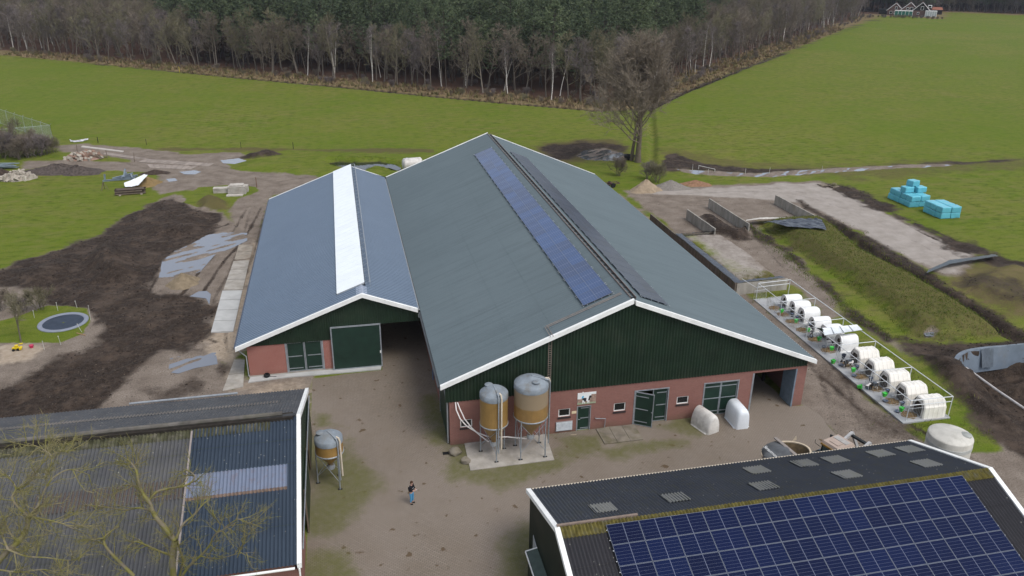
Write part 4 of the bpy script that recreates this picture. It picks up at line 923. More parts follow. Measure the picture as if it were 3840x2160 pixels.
for tl, br in (((1885,900),(2060,978)),((2430,825),(2610,898))):
    a = on_rear(*zq4(*tl)); b = on_rear(*zq4(*br)); cx, cy = (a[0]+b[0])/2, (a[1]+b[1])/2; hx = .62; hy = .62
    m = MB(); m.corr((cx+hx,cy-hy,rzb(cy-hy)+.05),(cx-hx,cy-hy,rzb(cy-hy)+.05),(cx+hx,cy+hy,rzb(cy+hy)+.05),(cx-hx,cy+hy,rzb(cy+hy)+.05), .19, .04, nB2); m.build('rooflight', M_RPATCH, rb, smooth=True)
m = MB(); m.corr((x0,RYR+.08,RZR+.05), (x1,RYR+.08,RZR+.05), (x0,RYR-.55,rzf(RYR-.55)+.05), (x1,RYR-.55,rzf(RYR-.55)+.05), .19, .045, nF2); m.build('mossy_ridge_cap', M_MOSS, rb, smooth=True)
m = MB().bx(x0, x0+4.2, RYR+.10, RYR+.22, RZR+.03, RZR+.13); m.build('ridge_strip', plain('rusty_strip', (.22,.17,.14), .7), rb)
xverge(rb, RXL-.04, RXL+.22, [(RYB,RZE),(RYR,RZR)], .26, .09); xverge(rb, RXL-.04, RXL+.22, [(RYR,RZR),(RYF,RZE)], .26, .09); xverge(rb, RXR-.22, RXR+.04, [(RYB,RZE),(RYR,RZR)], .26, .09); xverge(rb, RXR-.22, RXR+.04, [(RYR,RZR),(RYF,RZE)], .26, .09)
m = MB(); xw = RXL+.16
m.corr((xw,RYR,0),(xw,RYB-.25,0),(xw,RYR,RZR-.12),(xw,RYB-.25,rzb(RYB-.25)-.12), .2, .02, (-1,0,0), prof='trap'); m.corr((xw,RYF+.25,0),(xw,RYR,0),(xw,RYF+.25,rzf(RYF+.25)-.12),(xw,RYR,RZR-.12), .2, .02, (-1,0,0), prof='trap'); m.build('gable_cladding', M_DGREEN, rb)
m = MB().add([(RXR-.2,RYB-.25,0),(RXR-.2,RYF+.25,0),(RXR-.2,RYF+.25,RZE-.05),(RXR-.2,RYR,RZR-.15),(RXR-.2,RYB-.25,RZE-.05)], [(0,1,2,3,4),(4,3,2,1,0)]); m.build('far_gable', M_DGREEN, rb)
MB().bx(x0,x1,RYB+.02,RYB+.12,RZE-.10,RZE-.02).build('gutter', M_CREAM, rb)
m = MB().bx(xw+.05,RXR-.25,RYB-.3,RYB-.22,0,RZE-.1); m.build('rear_wall', M_DGREEN, rb)
m = MB().bx(xw+.05,RXR-.25,RYF+.22,RYF+.3,0,RZE-.1); m.build('front_wall', M_DGREEN, rb)
# canopy on the left gable with white edges
cy0, cz = -13.4, 1.74
m = MB().prismv([(xw-.05,cy0,cz),(xw-.05,cy0-8,cz),(2.33,cy0-8,cz-.14),(2.33,cy0,cz-.14)], (0,0,.03)); m.build('canopy_roof', plain('green_canopy', (.055,.080,.068), .5), rb)
m = MB().beam((xw-.05,cy0+.02,cz+.03),(2.33,cy0+.02,cz-.11),.05,.09).beam((2.32,cy0,cz-.10),(2.32,cy0-8,cz-.10),.05,.09); m.build('canopy_edge', M_WHITE, rb, kind='stuff')
m = MB().bx(2.45,2.5,cy0-8,cy0-.1,.0,cz-.16); m.build('canopy_side', M_DGREEN, rb)
m = MB().prismv([(xw-.06,-12.5,1.95),(xw-.06,-13.35,1.75),(xw-.06,-12.5,.9)], (-.03,0,0)); m.build('white_bracket_board', M_GREYPVC, rb)
# solar array, 12 columns
pm_new = panel_mesh('panel_new', 1.675, 1.095, M_PV)
O = Vector((5.38, RYR-.32-6.6*math.cos(math.atan2(RZR-RZE,RYR-RYF)), 0)); 
slo = Vector((0, RYR-RYF, RZR-RZE)).normalized()
top = Vector((5.38, -17.36, rzf(-17.36)))+Vector(nF2)*.05
array('solar_array', 'large array of dark blue solar panels on the shed roof in the right foreground', top-slo*1.115*6, (1,0,0), slo, 12, 6, 1.69, 1.115, pm_new)

# ------------------------------------------------------------------ feed silos
def silo_mat(name, base, lo, band):
    m, n, b = newmat(name); P = objc(n); s_ = nd(n, 'ShaderNodeSeparateXYZ'); n.links.new(P, s_.inputs[0])
    f = noise(n, P, 1.2, 6, .6); f2 = noise(n, stretch(n, P, (6,6,.5)), 1.5, 4)
    c = mix(n, ramp(n, f, .3, .7), tuple(q*.8 for q in base), tuple(q*1.12 for q in base)); c = mix(n, math_(n, 'MULTIPLY', ramp(n, f2, .5, .8), .4), c, lo)
    if band:   # empty top part shows paler through the translucent wall
        k = math_(n, 'MULTIPLY', math_(n, 'SUBTRACT', math_(n, 'ADD', s_.outputs[2], math_(n, 'MULTIPLY', f, .25)), band), 12, True); c = mix(n, k, c, (.255,.195,.125))
    n.links.new(c, b.inputs['Base Color']); b.inputs['Roughness'].default_value = .4; return m
M_SILOTOP = plain('grey_silo_dome', (.215,.245,.275), .65, var=.25, scale=2.0, dirt=((.16,.15,.13), .95), obj=True)
def silo(loc, r, zb, zc, zt, rz, label, mat, legs, pipe_a, hatch_a, foot):
    t = thing('feed_silo', label, 'silo', loc, rz)
    m = MB().lathe([(.16,foot),(.2,foot+.25),(r,zb),(r+.015,zb+.06),(r,zb+.12),(r,zc)], 36); m.build('hopper', mat, t, world=False, smooth=True, angle=50)
    h = zt-zc; m = MB().lathe([(r+.02,zc-.02),(r+.015,zc+.40*h),(r*.96,zc+.47*h),(r*.78,zc+.63*h),(r*.48,zc+.83*h),(r*.2,zc+.96*h),(.01,zc+h)], 36); m.build('dome', M_SILOTOP, t, world=False, smooth=True, angle=50)
    m = MB().lathe([(r+.03,zb-.02),(r+.045,zb),(r+.045,zb+.06),(r+.03,zb+.08)], 36); m.build('ring', M_GALV, t, world=False, smooth=True)
    m = MB().lathe([(.24,foot-.25),(.26,foot-.05),(.2,foot+.06)], 16); m.build('outlet', M_GREYPVC, t, world=False, smooth=True)
    hx, hy = math.cos(hatch_a)*r*.55, math.sin(hatch_a)*r*.55
    m = MB().lathe([(.27,0),(.29,.04),(.25,.07),(.05,.09)], 20, (hx,hy,zc+.80*h)); m.build('hatch', M_SILOTOP, t, world=False, smooth=True)
    m = MB().beam((0,0,zt+.0),(math.cos(pipe_a)*r*.96,math.sin(pipe_a)*r*.96,zc+.62*h),.16,.12); m.build('filler_channel', M_SILOTOP, t, world=False)
    for k, (da, mt, rr, zl_) in enumerate(((-.09,M_GALV,.045,.75),(.11,M_CREAM,.06,1.0))):
        a = pipe_a+da; ca, sa = math.cos(a), math.sin(a)
        pts = [(ca*r*.80,sa*r*.80,zc+.74*h),(ca*(r+.02),sa*(r+.02),zc+.70*h),(ca*(r+.1),sa*(r+.1),zc+.45*h),(ca*(r+.1),sa*(r+.1),zl_)]
        MB().tube(pts, rr, 10).build('pipe', mt, t, world=False, smooth=True)
    for (lx, ly) in legs:
        a = math.atan2(ly, lx); m = MB().tube([(math.cos(a)*(r+.03),math.sin(a)*(r+.03),zb+.1),(lx,ly,.02)], .045, 8); lg = m.build('leg', M_GALV, t, world=False, smooth=True)
        MB().bx(lx-.14,lx+.14,ly-.06,ly+.06,0,.03).build('foot_plate', M_BLACK, lg, world=False)
    for i in range(len(legs)):
        a = legs[i]; b = legs[(i+1) % len(legs)]
        for zz0, zz1 in ((.55,zb-.15),(zb-.15,.55)): MB().tube([(a[0],a[1],zz0),(b[0],b[1],zz1)], .018, 5).build('brace', M_GALV, t, world=False)
    return t
s1 = (2.80,-1.72,0.05)
silo(s1, .95, 2.55, 4.62, 5.45, 0, 'narrower ochre feed silo with grey dome nearest the barn corner', silo_mat('ochre_silo_a', (.265,.160,.050), (.15,.09,.035), 0), [(-.84,.5),(0,-.96),(.84,.5)], R(-78), R(120), 1.0)
s2 = (5.34,-1.88,0.05)
silo(s2, 1.16, 2.95, 5.18, 6.02, 0, 'wide ochre feed silo with grey dome beside the cow poster', silo_mat('ochre_silo_b', (.250,.150,.052), (.14,.09,.04), 4.05), [(-.87,.87),(-.87,-.87),(.87,-.87),(.87,.87)], R(-12), R(-75), 1.35)
s3 = (-8.17,-2.78,0.0)
silo(s3, .88, 2.50, 3.28, 4.02, 0, 'small low ochre feed silo standing against the old shed gable', silo_mat('ochre_silo_c', (.27,.160,.048), (.16,.095,.035), 0), [(-.93,.2),(.48,-.75),(.45,.78)], R(-50), R(165), 1.45)
# slab under the two silos
m = MB().prism([(.9,-3.25),(6.75,-3.2),(6.95,-.02),(1.0,-.02)], 0.004, .05); tag(m.build('silo_slab', M_CONC), 'pale concrete slab under the two large silos', 'slab')
# white feed pipes from the barn wall to the silos
p0 = [py_(*zA(*q), y) for q, y in (((535,575),-.02),((548,680),-.45),((600,800),-.8),((690,900),-1.0),((830,985),-1.2),((960,1035),-1.45),((1080,1045),-1.6),((1250,1045),-1.75),((1500,1070),-1.85))]
m = MB().tube(p0, .045, 8); tag(m.build('feed_pipe', plain('white_pipe', (.72,.68,.66), .45, var=.1), smooth=True), 'white feed pipe curving from the barn wall past one silo to the other', 'pipe')
p0 = [py_(*zA(*q), y) for q, y in (((562,575),-.02),((595,660),-.3),((660,800),-.7),((760,925),-1.1),((870,1025),-1.4),((985,1110),-1.65))]
m = MB().tube(p0, .045, 8); tag(m.build('feed_pipe', bpy.data.materials['white_pipe'], smooth=True), 'shorter white feed pipe running from the barn wall to the nearer silo', 'pipe')

# ------------------------------------------------------------------ things on and along the barn front
sg = rect(zB(458,450), zB(700,585)); sx0, sx1, sz0, sz1 = sg; sz0 = fy(zB(580,592))[1]; sz1 = fy(zB(580,438))[1]
sign = thing('poster_board', 'picture board of a black and white calf above the green door', 'sign', ((sx0+sx1)/2,-.005,sz0))
W_, H_ = sx1-sx0, sz1-sz0
m = MB().bx(-W_/2, W_/2, -.03, 0, 0, H_); m.build('board', plain('poster_white', (.78,.80,.80), .4, var=.05), sign, world=False)
def flat(name, pts, k, mat):   # printed shapes, pts in 0..1 of the board
    m = MB(); m.add([((u-.5)*W_, -.03-k*.0016, v*H_) for u, v in pts], [tuple(range(len(pts)))[::-1]]); m.v = m.v; m.f = [f[::-1] for f in m.f]; return m.build(name, mat, sign, world=False)
flat('print_trees', [(0,.14),(1,.12),(1,.80),(.75,.82),(.7,.58),(.45,.56),(.25,.52),(.2,.46),(0,.48)], 1, plain('print_brown', (.36,.25,.20), .4, var=.4, scale=8))
flat('print_grass', [(0,0),(1,0),(1,.14),(0,.17)], 2, plain('print_grass', (.34,.38,.26), .4, var=.2, scale=8))
flat('print_blue', [(.21,.52),(.32,.53),(.34,.74),(.25,.72)], 3, plain('print_blue', (.05,.42,.68), .4, var=.05))
flat('print_body', [(.27,.06),(.30,.06),(.33,.26),(.36,.06),(.39,.06),(.41,.28),(.53,.28),(.54,.06),(.57,.06),(.59,.28),(.61,.06),(.645,.06),(.65,.34),(.74,.60),(.72,.70),(.62,.66),(.50,.60),(.34,.56),(.27,.42)], 4, plain('print_white', (.82,.83,.84), .4, var=.04))
flat('print_patch', [(.27,.38),(.33,.34),(.37,.22),(.46,.22),(.49,.54),(.34,.55),(.28,.50)], 5, plain('print_black', (.02,.018,.022), .4, var=.1))
flat('print_head', [(.57,.30),(.65,.30),(.69,.50),(.75,.55),(.75,.66),(.70,.72),(.63,.70),(.61,.55)], 5, bpy.data.materials['print_black'])
a = fy(zB(376,697)); b = fy(zB(438,728)); m = MB().bx(a[0], b[0], -.02, -.003, b[1]+.03, a[1]); tag(m.build('name_plate', plain('cream_plate', (.70,.58,.38), .5, var=.1)), 'small cream plate on the brick wall beside the green door', 'plate')
# wall-mounted pipe with bend
pp = [py_(*zB(*q), -.12) for q in ((700,795),(835,797),(822,910))]
m = MB().tube([(pp[0][0],-.01,pp[0][2]),tuple(pp[0]),tuple(pp[1]),tuple(pp[2])], .035, 8); tag(m.build('wall_pipe', M_GALV, smooth=True), 'thin grey pipe bent down the brick wall above the pit covers', 'pipe')
# pit covers
hc = [gp(*zB(*q)) for q in ((705,945),(880,915),(1055,900),(1225,880))]; hf = [gp(*zB(*q)) for q in ((822,1150),(1000,1128),(1178,1106),(1350,1086))]
for k, lab in enumerate(('concrete pit cover with a black stain below the wall pipe', 'middle concrete pit cover between the stained and the mossy one', 'mossy concrete pit cover nearest the open double door')):
    a, b, c, d = hc[k], hc[k+1], hf[k+1], hf[k]; i_ = lambda p, q: (p[0]+(q[0]-p[0])*.012, p[1]+(q[1]-p[1])*.012)
    m = MB().prism([i_(a,b)[:2], i_(b,a)[:2], i_(c,d)[:2], i_(d,c)[:2]], .0, .07); tag(m.build('pit_cover', M_CONCD), lab, 'cover', 'pit covers along the barn wall')
# loose stick by the vent
a = gp(*zB(360,1022)); b = gp(*zB(440,1016)); m = MB().beam((a[0],a[1],.03),(b[0],b[1],.03),.06,.04); tag(m.build('wooden_batten', plain('pale_wood', (.34,.28,.2), .8)), 'short pale batten lying on the paving below the vent', 'batten')
# boulders by the slab corner
def boulder(c, r, seed, label):
    bm = bmesh.new(); bmesh.ops.create_icosphere(bm, subdivisions=3, radius=1); rr = random.Random(seed); ax = [Vector((rr.uniform(-1,1),rr.uniform(-1,1),rr.uniform(-1,1))).normalized() for _ in range(14)]
    for v in bm.verts:
        k = 1
        for a in ax: k = min(k, .82/max(.3, v.co.normalized().dot(a)) if v.co.normalized().dot(a) > .55 else k)
        v.co = v.co*k
    me = bpy.data.meshes.new('boulder'); bm.to_mesh(me); bm.free(); me.materials.append(M_CONCD); me.polygons.foreach_set('use_smooth', [True]*len(me.polygons)); me.set_sharp_from_angle(angle=R(30))
    o = bpy.data.objects.new('boulder', me); COL.objects.link(o); o.location = (c[0], c[1], r[2]*.45); o.scale = r; return tag(o, label, 'boulder')
c = gp(*zA(530,1270)); boulder(c, (.50,.42,.34), 1, 'larger mossy boulder at the foot of the barn corner')
c = gp(*zA(672,1390)); boulder(c, (.36,.33,.30), 2, 'smaller round boulder beside the silo slab corner')
# drain grate
c = gp(*zA(403,1270)); m = MB()
for k in range(6): m.bx(c[0]-.17,c[0]+.17,c[1]-.15+k*.055,c[1]-.12+k*.055,.004,.03)
m.bx(c[0]-.2,c[0]-.17,c[1]-.18,c[1]+.18,.004,.035); m.bx(c[0]+.17,c[0]+.2,c[1]-.18,c[1]+.18,.004,.035)
tag(m.build('drain_grate', M_BLACK), 'small black drain grate in the paving near the boulders', 'drain')
# concrete apron in front of the newer barn, walkway slabs along it
ap = [gp(*zD(*q)) for q in ((265,1065),(230,1150),(700,1085),(1150,1050),(1830,990),(1840,935))]
m = MB().prism([p[:2] for p in ap][::-1], .004, .09); tag(m.build('door_apron', M_CONCNEW), 'pale concrete apron in front of the newer barn doors', 'slab')
c = gp(*zD(455,1070), .1); m = MB().lathe([(.2,0),(.24,.05),(.26,.16),(.2,.26),(.16,.26),(.21,.16),(.18,.06)], 14, (c[0],c[1],.09)); m.tube([(c[0]+.2,c[1],.12),(c[0]+.5,c[1]-.05,.10),(c[0]+.75,c[1]-.1,.10)], .03, 6); tag(m.build('rubber_bucket', M_BLACK), 'black rubber bucket with hose on the pale apron', 'bucket')
def slab_row(L0, L1, R0, R1, n, z, mat, label, nm='slab_path', gap=.02):
    root = MB(); base = thing(nm, label, 'path', (float(L0[0]), float(L0[1]), 0))
    L0, L1, R0, R1 = [np.array(q[:2]) for q in (L0, L1, R0, R1)]
    for i in range(n):
        t0 = i/n+gap/n; t1 = (i+1)/n-gap/n
        a = L0+(L1-L0)*t0; b = R0+(R1-R0)*t0; c = R0+(R1-R0)*t1; d = L0+(L1-L0)*t1
        MB().prism([a, b, c, d], -.12, z).build('slab', mat, base)
    return base
slab_row(dg(531,838), dg(560,733), dg(587,836), dg(610,732), 4, .11, M_CONCNEW, 'new pale concrete slabs along the left side of the newer barn')
slab_row(dg(562,731), dg(588,658), dg(611,730), dg(628,655), 3, .08, M_CONC, 'weathered concrete slabs continuing beside the left wall of the newer barn')
slab_row(dg(590,654), dg(601,616), dg(629,652), dg(638,616), 2, .06, plain('muddy_slab', (.30,.265,.22), .9, var=.3, scale=1.5, dirt=((.2,.15,.11),.8)), 'muddy concrete slabs beside the puddle near the newer barn')
slab_row(dg(560,985), dg(590,905), dg(612,975), dg(616,905), 2, .05, M_CONC, 'concrete slabs at the near left corner of the newer barn')
# ------------------------------------------------------------------ skinned bodies
def skin_mesh(name, nodes, edges, sub=2):
    """nodes: list of (x,y,z,r or (rx,ry)); one continuous surface grown round the edges"""
    me = bpy.data.meshes.new(name+'_sk'); me.from_pydata([n[:3] for n in nodes], edges, [])
    o = bpy.data.objects.new(name+'_sk', me); COL.objects.link(o)
    sk = o.modifiers.new('s', 'SKIN'); sk.use_smooth_shade = True; sb_ = o.modifiers.new('d', 'SUBSURF'); sb_.levels = sub; sb_.render_levels = sub
    for i, n in enumerate(nodes):
        r = n[3]; me.skin_vertices[0].data[i].radius = (r, r) if not hasattr(r, '__len__') else r
    me.skin_vertices[0].data[0].use_root = True
    dg_ = bpy.context.evaluated_depsgraph_get(); dg_.update()
    out = bpy.data.meshes.new_from_object(o.evaluated_get(dg_)); out.name = name
    bpy.data.objects.remove(o); bpy.data.meshes.remove(me)
    out.materials.clear(); return out
def mobj(me, name, mat, parent=None, loc=(0,0,0), rz=0, scale=(1,1,1)):
    me.materials.append(mat); o = bpy.data.objects.new(name, me); COL.objects.link(o); o.parent = parent; o.location = loc; o.rotation_euler = (0,0,rz); o.scale = scale; return o

# ------------------------------------------------------------------ calf row on its slab
z1 = zoomed(2780,1020,4.529); z2 = zoomed(3080,1240,3.623)
m = MB().prism([(33.45,-3.95),(37.5,-3.95),(37.45,19.4),(33.6,19.2)], -.1, .10); tag(m.build('calf_slab', plain('calf_slab_concrete', (.36,.37,.38), .7, var=.2, scale=.8, dirt=((.22,.17,.12),.5))), 'long concrete slab carrying the row of calf hutches', 'slab')
ZS = .10
M_PLAST = plain('white_plastic', (.80,.80,.79), .35, var=.06, scale=2, dirt=((.55,.53,.48),.4), obj=True)
M_CREAMP = plain('cream_plastic', (.77,.74,.68), .4, var=.07, scale=2, dirt=((.5,.46,.38),.5), obj=True)
M_STAIN = plain('stained_white_plastic', (.66,.64,.60), .45, var=.18, scale=2.5, dirt=((.36,.33,.29),.7), obj=True)
M_INS = plain('hutch_inside_shade', (.10,.085,.07), .9, var=.3)  # dark brown stands for the shade inside the pale hutches
def arch(w, h, sq=2.6, n=18, flare=0):
    """super-ellipse arch profile from ground to ground in (y,z)"""
    P = []
    for i in range(n+1):
        a = math.pi*i/n; c, s_ = math.cos(a), math.sin(a)
        P.append((-w/2*math.copysign(abs(c)**(2/sq), c), h*abs(s_)**(2/sq)))
    return P
def loft(m, secs, mi=0, cap0=False, cap1=False):
    k = len(secs[0]); vs = [p for s_ in secs for p in s_]; fs = []
    for i in range(len(secs)-1):
        for j in range(k-1): fs.append((i*k+j, (i+1)*k+j, (i+1)*k+j+1, i*k+j+1))
    if cap0: fs.append(tuple(range(k)))
    if cap1: fs.append(tuple((len(secs)-1)*k+j for j in range(k))[::-1])
    return m.add(vs, fs, mi)
def hutch_round(t, L, w, h, mat, sq=2.6, ring=True, flange=True):
    """entrance at local x=0 facing -x, rounded rear"""
    secs = []
    for x, k, hk in ((0,.97,.97),(.04,1,1),(L*.55,1,1),(L*.8,.985,.99),(L*.92,.94,.965),(L*.975,.86,.91),(L,.70,.80)):
        secs.append([(x, y*k, z*hk) for y, z in arch(w, h, sq)])
    m = loft(MB(), secs, cap1=True); m.build('shell', mat, t, world=False, smooth=True, angle=50)
    # front plate with arched doorway
    o = arch(w*.97, h*.97, sq, 18); i_ = arch(w*.62, h*.80, 2.2, 18); m = MB()
    m.add([(0,y,z) for y, z in o]+[(0,y,z) for y, z in i_]+[(.06,y,z) for y, z in i_], [(j,j+1,19+j+1,19+j) for j in range(18)]+[(19+j,19+j+1,38+j+1,38+j) for j in range(18)]); m.build('front_plate', mat, t, world=False, smooth=True, angle=40)
    m = MB().add([(.12,y,z) for y, z in arch(w*.9, h*.9, sq, 18)], [tuple(range(19))]); m.build('inside_shade', M_INS, t, world=False)  # flat dark sheet paints the shade behind the doorway
    if ring:
        m = MB(); P = arch(w*1.03, h*1.015, sq, 18); loft(m, [[(-.04,y,z) for y, z in P],[(.09,y,z) for y, z in P]]); Q_ = arch(w*.93, h*.95, sq, 18); loft(m, [[(-.04,y,z) for y, z in Q_],[(-.04,y,z) for y, z in P]]); m.build('rim', mat, t, world=False, smooth=True, angle=40)
    m = MB(); f = .07; m.bx(.1, L*.9, -w/2-f, -w/2+.02, 0, .04); m.bx(.1, L*.9, w/2-.02, w/2+f, 0, .04); m.build('flange', mat, t, world=False, kind='stuff')
def hutch_facet(t, L, w, h, mat):
    prof = [(-w/2,0),(-w/2*.96,h*.40),(-w/2*.94,h*.62),(-w/2*.52,h*.97),(-w/2*.42,h),(w/2*.42,h),(w/2*.52,h*.97),(w/2*.94,h*.62),(w/2*.96,h*.40),(w/2,0)]
    sc = lambda k, x, zk=1: [(x, y*k, z*zk) for y, z in prof]
    m = loft(MB(), [sc(.9,0,.95),sc(1,.08),sc(1,L*.82),sc(.93,L*.92,.97),sc(.80,L,.84)], cap1=True); m.build('shell', mat, t, world=False)
    for q in (.22,.42,.62,.82):
        m = loft(MB(), [sc(.99,L*q-.06,.99),sc(1.018,L*q-.03,1.015),sc(1.018,L*q+.03,1.015),sc(.99,L*q+.06,.99)]); m.build('rib', mat, t, world=False)
    iw = [(-w*.28,0),(-w*.30,h*.5),(-w*.17,h*.74),(w*.17,h*.74),(w*.30,h*.5),(w*.28,0)]; ow = [(y*.9,z*.95) for y, z in (prof[0],prof[1],prof[4],prof[5],prof[8],prof[9])]
    m = MB().add([(0,y,z) for y, z in ow]+[(0,y,z) for y, z in iw], [(j,j+1,6+j+1,6+j) for j in range(5)]); m.build('front_plate', mat, t, world=False)
    m = MB().add([(.1,y,z) for y, z in iw], [tuple(range(6))]); m.build('inside_shade', M_INS, t, world=False)  # dark sheet closes the doorway in place of shade within
    m = MB().lathe([(.10,0),(.11,.03),(.06,.05)], 12, (L*.52, 0, h)); m.build('vent_cap', mat, t, world=False)
hy = [16.9,15.35,13.75,11.9,9.9,7.75,4.95,2.95,1.0,-1.05,-3.05]
ordn = ['farthest of the eleven in the row, beside the empty slab end','second farthest in the row','third farthest in the row','fourth farthest, just behind the tin shelter','under the near edge of the tin shelter','last smooth one, next to the ribbed hutches','farthest of the five ribbed ones','second farthest of the five ribbed ones','middle of the five ribbed ones','second nearest of the five ribbed ones','nearest to the round tank']
for k in range(11):
    a = k < 6
    t = thing('calf_hutch', ('smooth white calf hutch, ' if a else 'ribbed cream calf hutch, ')+ordn[k], 'hutch', (35.25+(.25 if a else 0), hy[k], ZS), R(random.uniform(-2,2)), 'calf hutches in the row on the slab')
    if a:
        sq = (2.8,2.8,3.2,2.2,4.5,2.4)[k]; hutch_round(t, 1.75, 1.18 if k != 3 else 1.25, (1.30,1.30,1.32,1.22,1.28,1.42)[k], M_PLAST, sq)
    else: hutch_facet(t, 1.98, 1.48, 1.48, M_CREAMP)
# yard hutches
t = thing('calf_hutch', 'stained rounded calf hutch on the paving in front of the green double door', 'hutch', (18.45,-.55,0), R(-72)); hutch_round(t, 1.85, 1.22, 1.45, M_STAIN, 2.1, ring=False)
t = thing('calf_hutch', 'clean tall white calf hutch on the paving beside the barn opening', 'hutch', (21.35,-.35,0), R(-90)); hutch_round(t, 1.85, 1.10, 1.55, plain('bluish_white_plastic', (.74,.78,.82), .35, var=.06, obj=True), 3.4, ring=False)
# wire pens
M_BAR = plain('pen_bar', (.36,.39,.41), .5, .4, var=.2)
def pen_panel(m, a, b, h=.95, nb=9):
    a = Vector(a); b = Vector(b); up_ = Vector((0,0,h)); lo = Vector((0,0,.10))
    m.tube([a+lo, a+up_, b+up_, b+lo], .016, 4); m.tube([a+lo, b+lo], .013, 4)
    for i in range(1, nb): p = a+(b-a)*i/nb; m.tube([p+lo, p+up_], .008, 3, cap=False)
for k in range(11):
    x0 = 34.0; x1 = 35.25+(.25 if k < 6 else 0); y0, y1 = hy[k]-.55, hy[k]+.55
    t = thing('calf_pen', 'wire pen of the hutch '+ordn[k].replace(', beside the empty slab end',''), 'pen', (x0, hy[k], ZS), 0, 'wire pens in front of the hutches')
    for A, B in (((0,-.55,0),(x1-x0,-.55,0)),((0,.55,0),(x1-x0,.55,0)),((0,-.55,0),(0,.55,0))):
        m = MB(); pen_panel(m, A, B); m.build('panel', M_BAR, t, world=False)
# straw in the pens, one loose bed each
M_STRAW = plain('straw', (.235,.155,.070), .95, var=.5, scale=4, dirt=((.10,.062,.030),.8), bmp=.5)
for k in range(11):
    m = MB(); rr = random.Random(k); n_ = 22; x1 = 35.3
    pts = [(34.0+.68*(1+math.cos(2*math.pi*i/n_))*rr.uniform(.85,1.05), hy[k]+.56*math.sin(2*math.pi*i/n_)*rr.uniform(.85,1.1)) for i in range(n_)]
    c = (34.7, hy[k]); vs = [(c[0],c[1],ZS+.07)]+[((p[0]*.5+c[0]*.5),(p[1]*.5+c[1]*.5),ZS+rr.uniform(.03,.07)) for p in pts]+[(p[0],p[1],ZS+.003) for p in pts]
    fs = [(0,1+i,1+(i+1)%n_) for i in range(n_)]+[(1+i,1+n_+i,1+n_+(i+1)%n_,1+(i+1)%n_) for i in range(n_)]
    m.add(vs, fs); 
    for q in range(90):
        x, y = rr.uniform(34.0,35.3), hy[k]+rr.uniform(-.6,.6); a = rr.uniform(0,6.3); l = rr.uniform(.08,.2)
        m.add([(x,y,ZS+.06),(x+math.cos(a)*l,y+math.sin(a)*l,ZS+.10),(x+math.cos(a+.15)*l,y+math.sin(a+.15)*l,ZS+.07)], [(0,1,2)])
    m.build('straw_bed', M_STRAW, kind='stuff')
# buckets
M_LIME = plain('lime_plastic', (.05,.50,.06), .4, var=.08, obj=True); M_NAVY = plain('navy_plastic', (.028,.035,.055), .4, var=.15, obj=True); M_BLUEG = plain('grey_blue_plastic', (.10,.13,.19), .45, var=.1, obj=True)
def feeder(loc, label, rz=0, tilt=0):
    t = thing('milk_bucket', label, 'bucket', loc, rz, 'green milk buckets on the pens')
    m = MB(); P = lambda w_, d_, z: [(-w_,-d_,z),(w_,-d_,z),(w_,d_,z),(-w_,d_,z)]
    A, B, C_ = P(.10,.09,0), P(.15,.13,.26), P(.17,.15,.34); vs = A+B+C_+P(.13,.11,.30)
    fs = [(3,2,1,0)]+[(i,(i+1)%4,4+(i+1)%4,4+i) for i in range(4)]+[(4+i,4+(i+1)%4,8+(i+1)%4,8+i) for i in range(4)]+[(8+i,8+(i+1)%4,12+(i+1)%4,12+i) for i in range(4)]+[(12,13,14,15)]
    m.add(vs, fs); m.build('bucket_body', M_LIME, t, world=False); MB().tube([(-.17,0,.33),(-.1,0,.48),(.1,0,.48),(.17,0,.33)], .012, 5).build('bail', M_GALV, t, world=False)
    MB().tube([(0,-.11,.06),(0,-.18,.05)], .025, 6).build('teat', plain_red, t, world=False); t.rotation_euler = (tilt,0,rz); return t
plain_red = plain('red_rubber', (.45,.05,.04), .5)
def bin_(loc, label):
    t = thing('water_bucket', label, 'bucket', loc, random.uniform(-.4,.4), 'dark buckets on the pens')
    m = MB().lathe([(.10,0),(.155,.30),(.175,.31),(.175,.34),(.15,.34),(.10,.05)], 14, cap=False); m.add([(math.cos(a)*.10,math.sin(a)*.10,.004) for a in np.linspace(0,6.28,12,False)], [tuple(range(12))]); m.build('bucket_body', M_NAVY, t, world=False, smooth=True)
    MB().lathe([(.13,0),(.13,.01)], 14, (0,0,.30)).build('water', M_BLUEG, t, world=False)
for zf, q, lab in ((z1,(925,860),'by the second smooth hutch'),(z1,(1128,1015),'by the third smooth hutch'),(z1,(1320,1165),'by the fourth smooth hutch'),(z1,(1530,1330),'by the hutch under the tin shelter'),(z2,(430,560),'by the farthest ribbed hutch'),(z2,(855,895),'by the middle ribbed hutch'),(z2,(1085,1095),'by the second nearest ribbed hutch'),(z1,(680,690),'on the pen of the farthest smooth hutch')):
    p = gp(*zf(*q), ZS+.55); feeder((p[0],p[1],ZS+.55), 'green milk bucket hung '+lab, random.uniform(-.5,.5))
p = gp(*z2(157,445), .1); feeder((p[0],p[1],.10), 'green milk bucket standing upright on the slab edge', .3)
p = gp(*z2(487,778), .1); feeder((p[0],p[1],.22), 'green milk bucket lying tipped over on the slab edge', .8, R(70))
